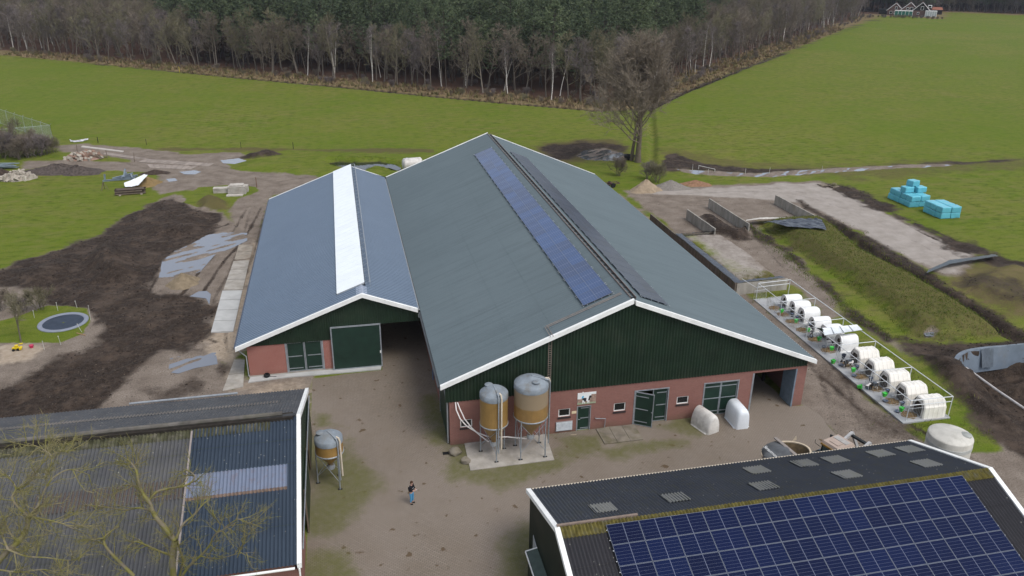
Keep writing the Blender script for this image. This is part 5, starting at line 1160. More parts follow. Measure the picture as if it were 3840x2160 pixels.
for zf, q, lab in ((z1,(672,620),'farthest smooth hutch'),(z1,(862,740),'second smooth hutch'),(z1,(945,790),'third smooth hutch, on the fence'),(z1,(1150,920),'fourth smooth hutch'),(z1,(1740,1440),'last smooth hutch'),(z2,(298,360),'farthest ribbed hutch'),(z2,(482,510),'second farthest ribbed hutch'),(z2,(668,670),'middle ribbed hutch'),(z2,(897,835),'second nearest ribbed hutch'),(z2,(1097,1005),'nearest ribbed hutch')):
    p = gp(*zf(*q), ZS+.6); bin_((p[0],p[1],ZS+.5), 'dark bucket hung on the pen of the '+lab)
for zf, q, lab in ((z1,(1185,1110),'in the pen of the fourth smooth hutch'),(z1,(1405,1285),'in the pen below the tin shelter'),(z2,(268,475),'in front of the calf at the farthest ribbed hutch'),(z2,(445,622),'in the pen of the second farthest ribbed hutch'),(z2,(635,790),'below the eating calf'),(z2,(870,965),'in the pen of the second nearest ribbed hutch'),(z2,(1035,1108),'in the pen of the nearest ribbed hutch')):
    p = gp(*zf(*q), ZS); m = MB().lathe([(.13,0),(.19,.12),(.21,.13),(.17,.12),(.12,.03)], 16, (p[0],p[1],ZS)); tag(m.build('feed_bowl', M_BLUEG, smooth=True), 'grey blue feed bowl '+lab, 'bowl', 'feed bowls in the pens')
# calves
def calf_mat(seed):
    m, n, b = newmat('calf_hide_%d' % seed); P = objc(n); mp = nd(n, 'ShaderNodeMapping'); mp.inputs['Location'].default_value = (seed*3.1, seed*1.7, 0); n.links.new(P, mp.inputs[0])
    c = ramp(n, noise(n, mp.outputs[0], 2.6, 1, .3), .49, .51, (.012,.011,.012,1), (.72,.69,.66,1)); n.links.new(c, b.inputs['Base Color']); b.inputs['Roughness'].default_value = .8; return m
def calf(loc, rz, label, seed, coat=None, head=.62):
    t = thing('calf', label, 'calf', loc, rz)
    N = [(-.30,0,.60,(.135,.15)),(-.05,0,.57,(.15,.17)),(.22,0,.60,(.13,.16)),(.38,0,.68,(.085,.10)),(.50,0,head+.12,(.07,.085)),(.60,0,head+.10,(.075,.085)),(.76,0,head-.02,(.042,.05)),
         (.22,.085,.50,.07),(.23,.09,.30,.042),(.21,.09,.16,.034),(.22,.09,.03,.036),(.22,-.085,.50,.07),(.23,-.09,.30,.042),(.24,-.09,.16,.034),(.25,-.09,.03,.036),
         (-.33,.09,.50,.085),(-.27,.095,.36,.055),(-.38,.095,.24,.036),(-.35,.095,.03,.036),(-.33,-.09,.50,.085),(-.25,-.095,.36,.055),(-.36,-.095,.24,.036),(-.32,-.095,.03,.036),
         (-.44,0,.66,.03),(-.50,0,.50,.018),(-.50,0,.34,.02),(.56,.13,head+.16,.022),(.56,-.13,head+.16,.022)]
    E = [(0,1),(1,2),(2,3),(3,4),(4,5),(5,6),(2,7),(7,8),(8,9),(9,10),(2,11),(11,12),(12,13),(13,14),(0,15),(15,16),(16,17),(17,18),(0,19),(19,20),(20,21),(21,22),(0,23),(23,24),(24,25),(5,26),(5,27)]
    mobj(skin_mesh('calf_body', N, E, 2), 'body', calf_mat(seed), t)
    if coat:
        me = skin_mesh('coat', [(-.36,0,.61,(.155,.165)),(-.05,0,.585,(.165,.18)),(.24,0,.615,(.145,.172))], [(0,1),(1,2)], 2)
        mobj(me, 'calf_coat', coat, t)
    return t
M_COAT = plain('grey_calf_coat', (.055,.070,.095), .8, var=.2)
p = gp(*z2(350,505), ZS); calf((p[0],p[1],ZS), R(178), 'calf in a grey coat standing in the pen of the farthest ribbed hutch', 1, M_COAT)
p = gp(*z2(690,810), ZS); calf((p[0],p[1],ZS), R(186), 'calf in a grey coat lowering its head to a bowl', 2, M_COAT, .42)
p = gp(*z1(1160,1100), ZS); calf((p[0],p[1],ZS), R(75), 'black and white calf beside the third smooth hutch', 5)
p = gp(*z2(150,225), ZS); calf((p[0]+.2,p[1],ZS), R(150), 'dark calf half inside the hutch under the tin shelter', 9)
# steel frame over the row
fr = thing('pen_frame', 'white steel pipe frame over the row of calf hutches', 'frame', (33.85,-3.7,ZS))
HT = 1.84
cornA = [(33.87,-3.7),(37.42,-3.8),(37.5,19.5),(33.82,19.25)]
M_WPIPE = plain('white_painted_pipe', (.62,.64,.65), .45, .2, var=.15)
nP = 6
for k in range(nP):
    f = k/(nP-1)
    for A, B in ((cornA[0],cornA[3]),(cornA[1],cornA[2])):
        p = (A[0]+(B[0]-A[0])*f, A[1]+(B[1]-A[1])*f); MB().tube([(p[0],p[1],ZS),(p[0],p[1],HT)], .032, 6).build('post', M_WPIPE, fr)
for A, B in ((0,1),(1,2),(2,3),(3,0)): MB().tube([(*cornA[A],HT),(*cornA[B],HT)], .034, 6).build('rail', M_WPIPE, fr)
for A, B in ((0,1),(2,3)): MB().tube([(*cornA[A],HT-.42),(*cornA[B],HT-.42)], .03, 6).build('rail', M_WPIPE, fr)
for f in (.2,.4,.6,.8):
    a = [cornA[0][i]+(cornA[3][i]-cornA[0][i])*f for i in (0,1)]; b = [cornA[1][i]+(cornA[2][i]-cornA[1][i])*f for i in (0,1)]; MB().tube([(*a,HT-.02),(*b,HT-.02)], .03, 6).build('cross_rail', M_WPIPE, fr)
MB().tube([(33.82,19.25,HT-.55),(32.9,20.9,HT-.1)], .025, 6).build('rail', M_WPIPE, fr)
# gate panel at the far end
a = gp(*z1(205,485), .1); b = gp(*z1(415,455), .1); m = MB(); g_ = thing('gate_panel', 'small white barred gate at the far end of the calf slab', 'gate', (a[0],a[1],.1)); pen_panel(m, a, b, 1.05, 10); m.build('bars', M_WPIPE, g_)
# tin shelter
sh = [gp(*z1(*q), HT+.06) for q in ((1370,965),(1965,905),(2060,990),(1415,1085))]
ts = thing('tin_shelter', 'corrugated tin sheet laid across the hutch frame', 'roof sheet', (sh[0][0],sh[0][1],HT))
m = MB().corr(sh[0]+[0,0,.05], sh[3]+[0,0,.02], sh[1]+[0,0,.05], sh[2]+[0,0,.02], .15, .03, (0,0,1), per=5); m.build('sheet', plain('galvanised_sheet', (.42,.45,.48), .4, .5, var=.15, dirt=((.25,.25,.24),.4)), ts, smooth=True)
for f in (.25,.5,.75): a = sh[0]+(sh[1]-sh[0])*f; b = sh[3]+(sh[2]-sh[3])*f; MB().beam((a[0],a[1],HT+.13),(b[0],b[1],HT+.13),.04,.03).build('batten', M_GALV, ts)
# crumpled sheets
def crumple(name, label, A, B, n, k, zf, amp, mat, cat='tarpaulin', seed=0, fr=1.3):
    """sheet between polylines A (n pts) and B, wrinkled, laid on height zf"""
    rs = np.random.RandomState(seed); A = np.array(A, float); B = np.array(B, float)
    ta = np.linspace(0, len(A)-1, n); tb = np.linspace(0, len(B)-1, n); ip = lambda P, t: np.stack([np.interp(t, np.arange(len(P)), P[:,i]) for i in range(P.shape[1])], 1)
    a = ip(A, ta); b = ip(B, tb); vs = []
    for i in range(n):
        for j in range(k):
            p = a[i]+(b[i]-a[i])*j/(k-1); nz = fbm(np.array([p[0]]), np.array([p[1]]), fr, 4, seed)[0]; n2 = fbm(np.array([p[0]*1.3+p[1]*.6]), np.array([p[1]*.35]), fr*2.2, 3, seed+3)[0]
            z = (p[2] if len(p) > 2 else zf(p[0], p[1]))+.05+abs(nz)*amp*1.6+n2*amp; vs.append((p[0]+n2*amp*.6, p[1]+nz*amp*.6, z))
    fs = [(i*k+j, (i+1)*k+j, (i+1)*k+j+1, i*k+j+1) for i in range(n-1) for j in range(k-1)]
    o = MB().add(vs, fs).build(name, mat, smooth=True, angle=60); return tag(o, label, cat)
def plastic(name, col, rough=.3):
    m, n, b = newmat(name); f = noise(n, pos(n), 4, 5); n.links.new(mix(n, ramp(n, f, .35,.7), tuple(q*.6 for q in col), tuple(q*1.3 for q in col)), b.inputs['Base Color']); b.inputs['Roughness'].default_value = rough; bump(n, b, noise(n, pos(n), 9, 4, .6, 1.0), .5, .05); return m
M_TARP = plastic('black_blue_plastic', (.030,.038,.055)); M_TARPG = plastic('dark_green_tarp', (.014,.040,.032)); M_WPL = plastic('white_plastic_film', (.66,.62,.55), .5)
A = [gp(*z1(*q), HT+.1) for q in ((1285,960),(1370,965),(1400,1000))]; B = [gp(*z1(*q), HT-.7) for q in ((1320,1020),(1390,1070),(1450,1080))]
crumple('green_tarpaulin', 'crumpled dark green tarpaulin hanging at the tin shelter', [tuple(q) for q in A], [tuple(q) for q in B], 14, 10, None, .10, M_TARPG, seed=4, fr=3)

# ------------------------------------------------------------------ silage clamps
def clamp_wall(label, a, b, h, th=.16, n=None, mat=M_CONC, foot=True):
    a = Vector((a[0],a[1],0)); b = Vector((b[0],b[1],0)); L = (b-a).length; n = n or max(1, int(L/1.5)); d = (b-a)/L; s_ = Vector((-d.y,d.x,0))*th/2
    t = thing('clamp_wall', label, 'wall', tuple(a))
    for i in range(n):
        p = a+d*(L*i/n+.008); q = a+d*(L*(i+1)/n-.008); hh = h+random.uniform(-.012,.012)
        m = MB(); P = [p-s_*1.3, q-s_*1.3, q+s_*1.3, p+s_*1.3]; T = [p-s_, q-s_, q+s_, p+s_]
        m.add([tuple(v-Vector((0,0,.3))) for v in P]+[tuple(v+Vector((0,0,hh))) for v in T], [(3,2,1,0),(4,5,6,7),(0,1,5,4),(1,2,6,5),(2,3,7,6),(3,0,4,7)]); m.build('wall_panel', mat, t)
    return t
M_CWALL = plain('stained_concrete', (.33,.31,.275), .85, var=.3, scale=1.5, dirt=((.16,.13,.085),.7), stretchv=(1,1,.35)); M_CWALLD = plain('dark_stained_concrete', (.16,.14,.115), .9, var=.4, scale=1.8, dirt=((.085,.085,.035),.8), stretchv=(2,2,.4))
clamp_wall('long dark stained clamp wall running beside the large barn', (32.35,44.6), (32.35,20.95), 1.25, mat=M_CWALLD)
clamp_wall('short pale clamp end wall behind the gate of the calf slab', (32.45,20.95), (38.3,21.2), 1.22, mat=M_CWALL)
clamp_wall('grey clamp dividing wall nearest the barn', (37.75,45.4), (37.9,37.4), 1.3, mat=M_CWALL)
clamp_wall('half buried clamp wall between the two silage bays', (42.8,49.5), (42.9,38.3), 1.3, mat=M_CWALL)
clamp_wall('pale clamp wall farthest from the barn', (52.7,49.4), (52.9,39.8), 1.3, mat=M_CWALL)
crumple('plastic_sheet', 'dark plastic sheet folded over the long clamp wall', [(32.3,36.5,1.28),(32.3,30,1.27),(32.3,21,1.26)], [(33.1,36.5,1.20),(33.1,30,1.18),(33.2,21.6,1.16)], 60, 5, None, .10, M_TARP, seed=11, fr=1.5)
crumple('plastic_sheet', 'dark plastic sheet rolled along the pale clamp end wall', [(32.4,20.9,1.25),(35,21.05,1.25),(38.0,21.2,1.28)], [(32.6,21.6,1.17),(35,21.75,1.17),(38.0,21.85,1.2)], 40, 6, None, .12, M_TARP, seed=12, fr=2)
crumple('plastic_sheet', 'dark plastic sheet at the open edge of the nearer bay', [(33.0,36.6,1.15),(35.5,36.9,1.1),(38.4,37.3,1.05)], [(33.0,37.5,.8),(35.5,37.8,.7),(38.2,38.0,.7)], 36, 7, None, .14, M_TARP, seed=13, fr=2)
crumple('white_film', 'strip of white film along the edge of the nearer bay', [(33.1,37.45,.75),(35.5,37.75,.65),(38.2,38.0,.6)], [(33.1,37.9,.12),(35.5,38.15,.12),(38.1,38.4,.12)], 30, 4, None, .06, M_WPL, seed=14, fr=2)
z5 = zoomed(2400,600,2.8975)
A = [gp(*z5(*q), 1.35) for q in ((1330,680),(1600,650),(1900,640),(1970,650))]; B = [gp(*z5(*q), 1.5) for q in ((1480,690),(1600,730),(1900,745),(2030,765))]
crumple('plastic_sheet', 'large crumpled dark sheet on top of the grassy silage heap', [tuple(q) for q in A], [tuple(q) for q in B], 50, 22, None, .22, M_TARP, seed=15, fr=1.2)
A = [gp(*z5(*q), .9) for q in ((1150,665),(1300,645),(1600,640),(1900,622))]; B = [gp(*z5(*q), .5) for q in ((1150,655),(1300,630),(1600,625),(1890,608))]
crumple('white_film', 'pale film strip along the edge of the grassy silage heap', [tuple(q) for q in A], [tuple(q) for q in B], 30, 4, None, .05, M_WPL, seed=16, fr=2)
A = [dg(*q, .55) for q in ((2330,688),(2390,665),(2450,655),(2512,645))]; B = [dg(*q, .25) for q in ((2335,680),(2390,655),(2450,648),(2500,641))]
crumple('plastic_sheet', 'dark plastic strip at the near end of the pale concrete pad', [tuple(q) for q in A], [tuple(q) for q in B], 40, 6, None, .10, M_TARP, seed=17, fr=2)
# bales
bale_me = []
M_BALE = plain('blue_bale_wrap', (.115,.42,.52), .32, var=.10, scale=2.5, obj=True, rnd=.12, bmp=.25, fine=14)
for s_ in range(4):
    bm = bmesh.new(); bmesh.ops.create_cube(bm, size=1); bmesh.ops.scale(bm, vec=(1.42,1.13,.77), verts=bm.verts)
    bmesh.ops.subdivide_edges(bm, edges=bm.edges, cuts=3, use_grid_fill=True); bmesh.ops.bevel(bm, geom=[e for e in bm.edges if e.calc_face_angle(0) > 1], offset=.10, segments=3, affect='EDGES', profile=.6)
    rr = random.Random(s_); ph = [rr.uniform(0,6) for _ in range(6)]
    for v in bm.verts:
        c = v.co; k = .025*math.sin(c.x*5+ph[0]+c.z*4)+.02*math.sin(c.y*7+ph[1])+.015*math.sin(c.z*9+c.x*6+ph[2])
        v.co += Vector((c.x*k*.6, c.y*k, c.z*k*.8))
    me = bpy.data.meshes.new('bale'); bm.to_mesh(me); bm.free(); me.materials.append(M_BALE); me.polygons.foreach_set('use_smooth', [True]*len(me.polygons)); bale_me.append(me)
BL = []
for j in range(3):
    for i in range(2):
        for k in range(2): BL.append((70.95+.75+i*1.5, 39.5+j*1.2, .39+k*.79, f"in the {('lower','upper')[k]} layer of the near stack, {('left','right')[i]} column, {('front','middle','back')[j]} row"))
for j in range(4):
    for i in range(2): BL.append((70.3+.75+i*1.5, 44.9+j*1.2, .39, f"in the bottom layer of the far stack, {('left','right')[i]} column, {('front','second','third','back')[j]} row"))
for j in range(4):
    for i in range(2):
        if not (j == 3 and i == 1): BL.append((70.35+.75+i*1.5, 44.8+j*1.2, 1.18, f"in the second layer of the far stack, {('left','right')[i]} column, {('front','second','third','back')[j]} row"))
BL += [(71.3,46.6,1.97,'in the third layer of the far stack, left'),(73.0,46.3,1.97,'in the third layer of the far stack, right'),(72.2,46.9,2.75,'alone on top of the far stack')]
for k, (x, y, z, lb_) in enumerate(BL):
    o = bpy.data.objects.new('silage_bale', bale_me[k % 4]); COL.objects.link(o); o.location = (x+random.uniform(-.04,.04), y+random.uniform(-.04,.04), z+.03); o.rotation_euler = (random.uniform(-.02,.02), random.uniform(-.03,.03), random.uniform(-.05,.05)+(.25 if k == len(BL)-1 else 0)+(math.pi if k % 3 == 0 else 0))
    tag(o, 'blue bale '+lb_, 'bale', 'wrapped bales at the field edge')
# pallet with stones at the pad corner
def pallet(loc, rz, label, cargo=None):
    t = thing('pallet', label, 'pallet', loc, rz); mw = bpy.data.materials.get('grey_wood') or plain('grey_wood', (.25,.21,.165), .9, var=.35, scale=6)
    for k in range(7): MB().bx(-.6,.6,-.5+k*.155,-.5+k*.155+.1,.11,.135).build('board', mw, t, world=False)
    for yy in (-.46,0,.46): MB().bx(-.6,.6,yy-.05,yy+.05,.0,.108).build('bearer', mw, t, world=False)
    return t
a = gp(*z5(1985,275)); b = gp(*z5(2085,290)); pallet((a[0],a[1],.0), R(8), 'empty pallet at the corner of the pale concrete pad'); pallet((b[0]+.3,b[1],.0), R(12), 'pallet loaded with broken stones at the pad corner')
def rubble(name, label, c, rx, ry, h, n, size, mats, seed=0, cat='heap', base=None, z0=0.0):
    """heap thing: core mound + every chunk a part"""
    rr = random.Random(seed); t = thing(name, label, cat, (c[0],c[1],z0))
    if base is not None:
        N = 28; vs = [(0,0,h)]; fs = []
        for ri, f in enumerate((.35,.7,1.0)):
            for i in range(N):
                a = 2*math.pi*i/N; q = rr.uniform(.9,1.1); vs.append((math.cos(a)*rx*f*q, math.sin(a)*ry*f*q, max(-.05,h*(1-f)**.8*rr.uniform(.85,1.1)) if ri < 2 else -.08))
        fs = [(0,1+i,1+(i+1)%N) for i in range(N)]
        for r_ in range(2): fs += [(1+r_*N+i,1+(r_+1)*N+i,1+(r_+1)*N+(i+1)%N,1+r_*N+(i+1)%N) for i in range(N)]
        MB().add(vs, fs).build('core', base, t, world=False, smooth=True, angle=40)
    ms = []
    for k in range(5):
        bm = bmesh.new(); bmesh.ops.create_cube(bm, size=1)
        for v in bm.verts: v.co += Vector((rr.uniform(-.16,.16),rr.uniform(-.16,.16),rr.uniform(-.16,.16)))
        me = bpy.data.meshes.new('chunk'); bm.to_mesh(me); bm.free(); me.materials.append(mats[k % len(mats)]); ms.append(me)
    for i in range(n):
        a = rr.uniform(0,6.28); f = math.sqrt(rr.random()); z = h*(1-f)**.8; s_ = size*rr.uniform(.5,1.4)
        inst(ms[i % 5], 'chunk', t, (math.cos(a)*rx*f, math.sin(a)*ry*f, z+s_*.15), (rr.uniform(0,3),rr.uniform(0,3),rr.uniform(0,6)), (s_*rr.uniform(.8,1.8), s_, s_*rr.uniform(.4,.9)))
    return t
M_RUB = plain('rubble_concrete', (.36,.32,.27), .9, var=.3, scale=4, obj=True); M_RUB2 = plain('rubble_brick', (.26,.17,.13), .9, var=.3, scale=4, obj=True); M_SOILD = plain('dark_soil', (.060,.044,.036), .95, var=.5, scale=3, bmp=.5); M_SAND = plain('heap_sand', (.30,.235,.165), .95, var=.25, scale=2.0, dirt=((.2,.155,.11),.6), bmp=.4)
rubble('stone_heap', 'small heap of stones on the pallet at the pad corner', (b[0]+.3,b[1]), .45, .4, .35, 26, .2, [plain('mossy_stone', (.20,.18,.11), .9, var=.3, obj=True)], 3, z0=.14)
# sand heaps behind the barn
def heap(name, label, c, rx, ry, h, mat, seed=0, cat='heap', rough_=.08):
    rs = np.random.RandomState(seed); N = 40; K = 12; vs = [(0,0,h)]; fs = []
    for k in range(1, K+1):
        f = k/K
        for i in range(N):
            a = 2*math.pi*i/N; e = 1+.18*math.sin(a*2+seed)+.08*math.sin(a*5+seed*2); z = h*(1-f)**1.1*(1+rough_*rs.uniform(-1,1))-.06*f
            vs.append((math.cos(a)*rx*f*e, math.sin(a)*ry*f*e, z+rs.uniform(-1,1)*rough_*.15))
    fs = [(0,1+i,1+(i+1)%N) for i in range(N)]
    for r_ in range(K-1): fs += [(1+r_*N+i,1+(r_+1)*N+i,1+(r_+1)*N+(i+1)%N,1+r_*N+(i+1)%N) for i in range(N)]
    o = MB().add(vs, fs).build(name, mat, smooth=True, angle=80); o.location = (c[0],c[1],hz(c[0],c[1])); return tag(o, label, cat)
c = gp(*z5(60,330)); heap('sand_heap', 'pointed pale sand heap behind the barn near the tall tree', c, 2.3, 2.0, 1.7, M_SAND, 1)
c = gp(*z5(330,300)); heap('gravel_heap', 'grey gravel heap beside the sand heap behind the barn', c, 2.6, 2.2, 1.2, plain('grey_gravel', (.21,.19,.17), .95, var=.4, scale=6, bmp=.5), 2)
c = gp(*z5(600,265)); heap('rusty_heap', 'low rusty brown heap at the edge of the pale pad', c, 2.6, 1.6, .7, plain('rusty_soil', (.25,.145,.09), .95, var=.4, scale=3, bmp=.4), 3)
c = dg(461,712); heap('sand_heap', 'small sandy heap beside the long puddle', c, 2.0, 1.6, 1.15, plain('muddy_sand', (.215,.170,.115), .95, var=.3, scale=2.5, bmp=.4), 5)
# basin liner: curved lined wall, folded sheet, pipe
lin_t = [tuple(dg(a,b,1.0)[:2]) for a,b in ((2418,916),(2412,906),(2420,893),(2442,883),(2480,877),(2530,872),(2590,866),(2720,862))]
def smooth_line(P, n):
    P = np.array(P); t = np.linspace(0, len(P)-1, n); out = []
    for q in t:
        i = int(min(len(P)-2, math.floor(q))); f = q-i; p0 = P[max(i-1,0)]; p1 = P[i]; p2 = P[i+1]; p3 = P[min(i+2,len(P)-1)]
        out.append(.5*((2*p1)+(-p0+p2)*f+(2*p0-5*p1+4*p2-p3)*f*f+(-p0+3*p1-3*p2+p3)*f**3))
    return out
ll = smooth_line(lin_t, 60); cen = np.array(BAS).mean(0); m = MB(); vs = []
for i, p in enumerate(ll):
    d = cen-p; d = d/np.linalg.norm(d); w_ = .03*math.sin(i*.9)
    for f, z in ((-.35,1.0),(0,1.06+w_),(.28,.25),(.6,-.9)): vs.append((p[0]+d[0]*f, p[1]+d[1]*f, z))
m.add(vs, [(i*4+j,(i+1)*4+j,(i+1)*4+j+1,i*4+j+1) for i in range(59) for j in range(3)])
tag(m.build('basin_liner', plain('grey_liner', (.13,.16,.20), .35, var=.2, scale=1.2, dirt=((.13,.13,.13),.5)), smooth=True, angle=60), 'grey plastic liner round the inside of the earth basin', 'liner')
z6_ = zoomed(3280,1180,3.15)
kk = min(range(60), key=lambda i: abs(((ll[i][0]-CAM[0])*AR[0]+(ll[i][1]-CAM[1])*AR[1])/((ll[i][0]-CAM[0])*AF[0]+(ll[i][1]-CAM[1])*AF[1]-(0.5-CAM[2])*abs(AF[2]))*FPX+1920-3705)); kk = min(max(kk,4),54)
dn = lambda i: (cen-ll[i])/np.linalg.norm(cen-ll[i])
A = [(ll[i][0]+dn(i)[0]*.12, ll[i][1]+dn(i)[1]*.12, .98) for i in (kk-3,kk,kk+3)]; B = [(ll[i][0]+dn(i)[0]*.75, ll[i][1]+dn(i)[1]*.75, -.5) for i in (kk-4,kk,kk+3)]
crumple('liner_fold', 'folded bulge of grey liner hanging inside the basin', A, B, 16, 14, None, .18, plain('grey_liner_fold', (.075,.092,.115), .4), 'liner', 21, 2.2)
a = dg(2430,925,.55); b = dg(2600,1043,.45); m = MB().tube([tuple(a), tuple((a+b)/2+np.array([0,0,-.06])), tuple(b)], .09, 8); tag(m.build('basin_pipe', plain('pale_pipe', (.50,.47,.45), .5), smooth=True), 'long pale pipe along the edge of the earth basin', 'pipe')
# white tank
t = thing('round_tank', 'round dirty white tank with hatch behind the solar shed', 'tank', (32.05,-9.75,0))
m = MB().lathe([(1.36,0),(1.38,.1),(1.38,2.98),(1.36,3.04),(1.30,3.08),(.95,3.20),(.5,3.29),(.05,3.33)], 48); m.build('shell', plain('dirty_white_grp', (.52,.50,.45), .5, var=.22, scale=1.2, dirt=((.25,.24,.19),.9), stretchv=(1,1,.4)), t, world=False, smooth=True, angle=45)
m = MB().lathe([(.34,0),(.36,.06),(.36,.10),(.30,.13),(.05,.15)], 24, (.75,-.45,3.14)); m.build('hatch', plain('grey_hatch', (.33,.34,.32), .6), t, world=False, smooth=True)
m = MB().lathe([(1.382,2.35),(1.40,2.37),(1.40,2.6),(1.382,2.62)], 48, cap=False); m.build('band', plain('grey_band', (.42,.43,.41), .5, dirt=((.25,.25,.22),.5)), t, world=False, smooth=True)
m = MB().tube([(1.25,.1,3.02),(1.42,.1,2.9),(1.5,.1,2.4),(1.5,.1,.2)], .09, 8); m.build('pipe', plain('blueish_pipe', (.42,.46,.50), .5), t, world=False, smooth=True)
# ------------------------------------------------------------------ left side: road slabs, heaps, stacks
q1 = zoomed(0,400,4.5286); q2 = zoomed(380,520,3.481); q3 = zoomed(0,1040,4.5275)
M_RSLAB = plain('road_slab', (.275,.235,.205), .9, var=.25, scale=1.2, dirt=((.16,.125,.10),.7), rnd=.25)
slab_row(gp(*q2(480,303)), gp(*q2(1400,364)), gp(*q2(575,266)), gp(*q2(1475,326)), 14, .035, M_RSLAB, 'row of concrete road slabs across the muddy farm track', 'slab_road', .03)
slab_row(gp(*q2(640,385)), gp(*q2(1165,402)), gp(*q2(590,333)), gp(*q2(1260,362)), 8, .035, M_RSLAB, 'shorter row of concrete road slabs beside the track puddle', 'slab_road', .03)
slab_row(gp(*q2(20,205)), gp(*q2(430,262)), gp(*q2(60,178)), gp(*q2(610,262)), 9, .035, M_RSLAB, 'row of concrete road slabs leading to the tall net fence', 'slab_road', .03)
slab_row(gp(*q1(1370,690)), gp(*q1(2090,775)), gp(*q1(1400,665)), gp(*q1(2110,755)), 5, .06, plain('pale_slab', (.42,.385,.345), .85, var=.15), 'narrow row of pale slabs along the field side of the track', 'slab_road', .02)
c = gp(*q1(1440,880)); rubble('rubble_heap', 'brick and timber rubble heap beside the farm track', c, 2.9, 1.9, 1.1, 90, .42, [M_RUB, M_RUB2, M_RUB], 5, base=M_RUB2, z0=0)
c = gp(*q1(300,1230)); rubble('rubble_heap', 'grey concrete rubble heap on the grass at the left edge', c, 2.5, 1.7, 1.15, 110, .40, [M_RUB, M_RUB, plain('rubble_pale', (.45,.41,.35), .9, obj=True)], 6, base=M_RUB)
c = gp(*q1(20,1180)); heap('soil_heap', 'brown soil heap behind the concrete rubble at the left edge', c, 2.5, 2.0, 1.2, M_SOILD, 7)
c = gp(*q1(1000,1110)); heap('soil_heap', 'long dark soil heap between the rubble and the track', c, 6.2, 2.6, 1.3, plain('grey_soil', (.088,.072,.064), .95, var=.5, scale=3, bmp=.5), 8, rough_=.2)
c = gp(*q1(1330,1130)); heap('soil_heap', 'dark soil hump at the right end of the long heap', c, 3.4, 2.0, 1.25, bpy.data.materials['grey_soil'], 9, rough_=.2)
# planks sticking out of the brick rubble
c = gp(*q1(1620,880)); pk = thing('plank_pile', 'loose planks leaning on the brick rubble heap', 'planks', (c[0],c[1],0)); rr = random.Random(2)
M_OLDW = plain('old_wood', (.17,.135,.105), .9, var=.35, scale=5)
for k in range(7): MB().beam((rr.uniform(-1,.2),rr.uniform(-.8,.8),rr.uniform(.5,1.0)),(rr.uniform(.9,1.7),rr.uniform(-.9,.9),.08),.14,.05).build('plank', M_OLDW, pk, world=False)
# steel girders
c = gp(*q1(2090,1230)); sp = thing('girder_pile', 'crossed blue grey steel girders on the grass', 'girders', (c[0],c[1],hz(c[0],c[1])))
M_GIRD = plain('blue_grey_girder', (.24,.29,.34), .5, .3, var=.2)
def girder(a, b, s=.2):
    a = Vector(a); b = Vector(b); d = (b-a).normalized(); x = d.cross(Vector((0,0,1))).normalized(); u = x.cross(d); m = MB()
    m.beam(a, b, .02, s); m.beam(a+u*s/2, b+u*s/2, s*.9, .025); m.beam(a-u*s/2, b-u*s/2, s*.9, .025); m.build('girder', M_GIRD, sp, world=False)
for a, b in (((-1.6,-.9,.15),(1.9,-.6,.2)),((-1.3,-.3,.15),(1.7,.6,.2)),((-1.0,.5,.2),(1.9,1.1,.2)),((-1.2,-1.0,.4),(1.2,1.3,.5)),((.0,-1.0,.4),(.3,1.4,.6)),((.4,-.9,.5),(.6,-.2,1.6)),((1.5,-.8,.35),(.9,1.2,.45)),((-2.3,-.9,.12),(-2.2,-.9,1.1)),((-2.6,-1.0,.12),(-1.4,-.8,.12))): girder(a, b)
# blue and pale boards at the left edge
c = gp(*q1(120,1055)); bp = thing('board_pile', 'pile of pale blue boards at the left edge', 'boards', (c[0],c[1],0)); rr = random.Random(5)
for k in range(9): MB().beam((rr.uniform(-2.3,-1),rr.uniform(-.6,.6),.1+k*.09),(rr.uniform(.6,1.8),rr.uniform(-.6,.6),.1+k*.09),.28,.07).build('board', (M_GIRD, bpy.data.materials['rubble_pale'], plain_lb)[k % 3] if 'plain_lb' in globals() else M_GIRD, bp, world=False)
# sand pile under white sheet, on a pallet-timber stack
c = gp(*q2(560,600)); heap('sand_heap', 'ochre sand heap half covered by a white sheet', c, 2.5, 2.2, 1.5, plain('ochre_sand', (.215,.150,.070), .95, var=.25, scale=2, bmp=.4), 12)
A = [tuple(gp(*q2(*q), z)) for q, z in (((295,585),.5),((440,525),1.0),((560,470),1.5),((610,478),1.55))]; B = [tuple(gp(*q2(*q), z)) for q, z in (((310,635),.3),((400,630),.45),((480,615),.7),((590,500),1.5))]
crumple('white_sheet', 'bright white sheet spread over the ochre sand heap', A, B, 26, 12, None, .10, plain('white_sheet', (.80,.82,.84), .5, var=.05), 'sheet', 31, 1.6)
c = gp(*q2(400,720)); st = thing('timber_stack', 'dark stacked timbers below the white sheet', 'timber', (c[0],c[1],0), R(5)); rr = random.Random(8)
for k in range(4):
    for j in range(5): MB().bx(-2.0+rr.uniform(-.2,.1),1.6+rr.uniform(-.2,.3),-.6+j*.25,-.6+j*.25+.2,.12+k*.17,.12+k*.17+.14).build('timber', (M_OLDW, M_SOILD)[(k+j) % 2], st, world=False)
for x in (-1.6,1.2): MB().bx(x,x+.25,-.8,.9,0,.118).build('bearer', M_RUB, st, world=False)
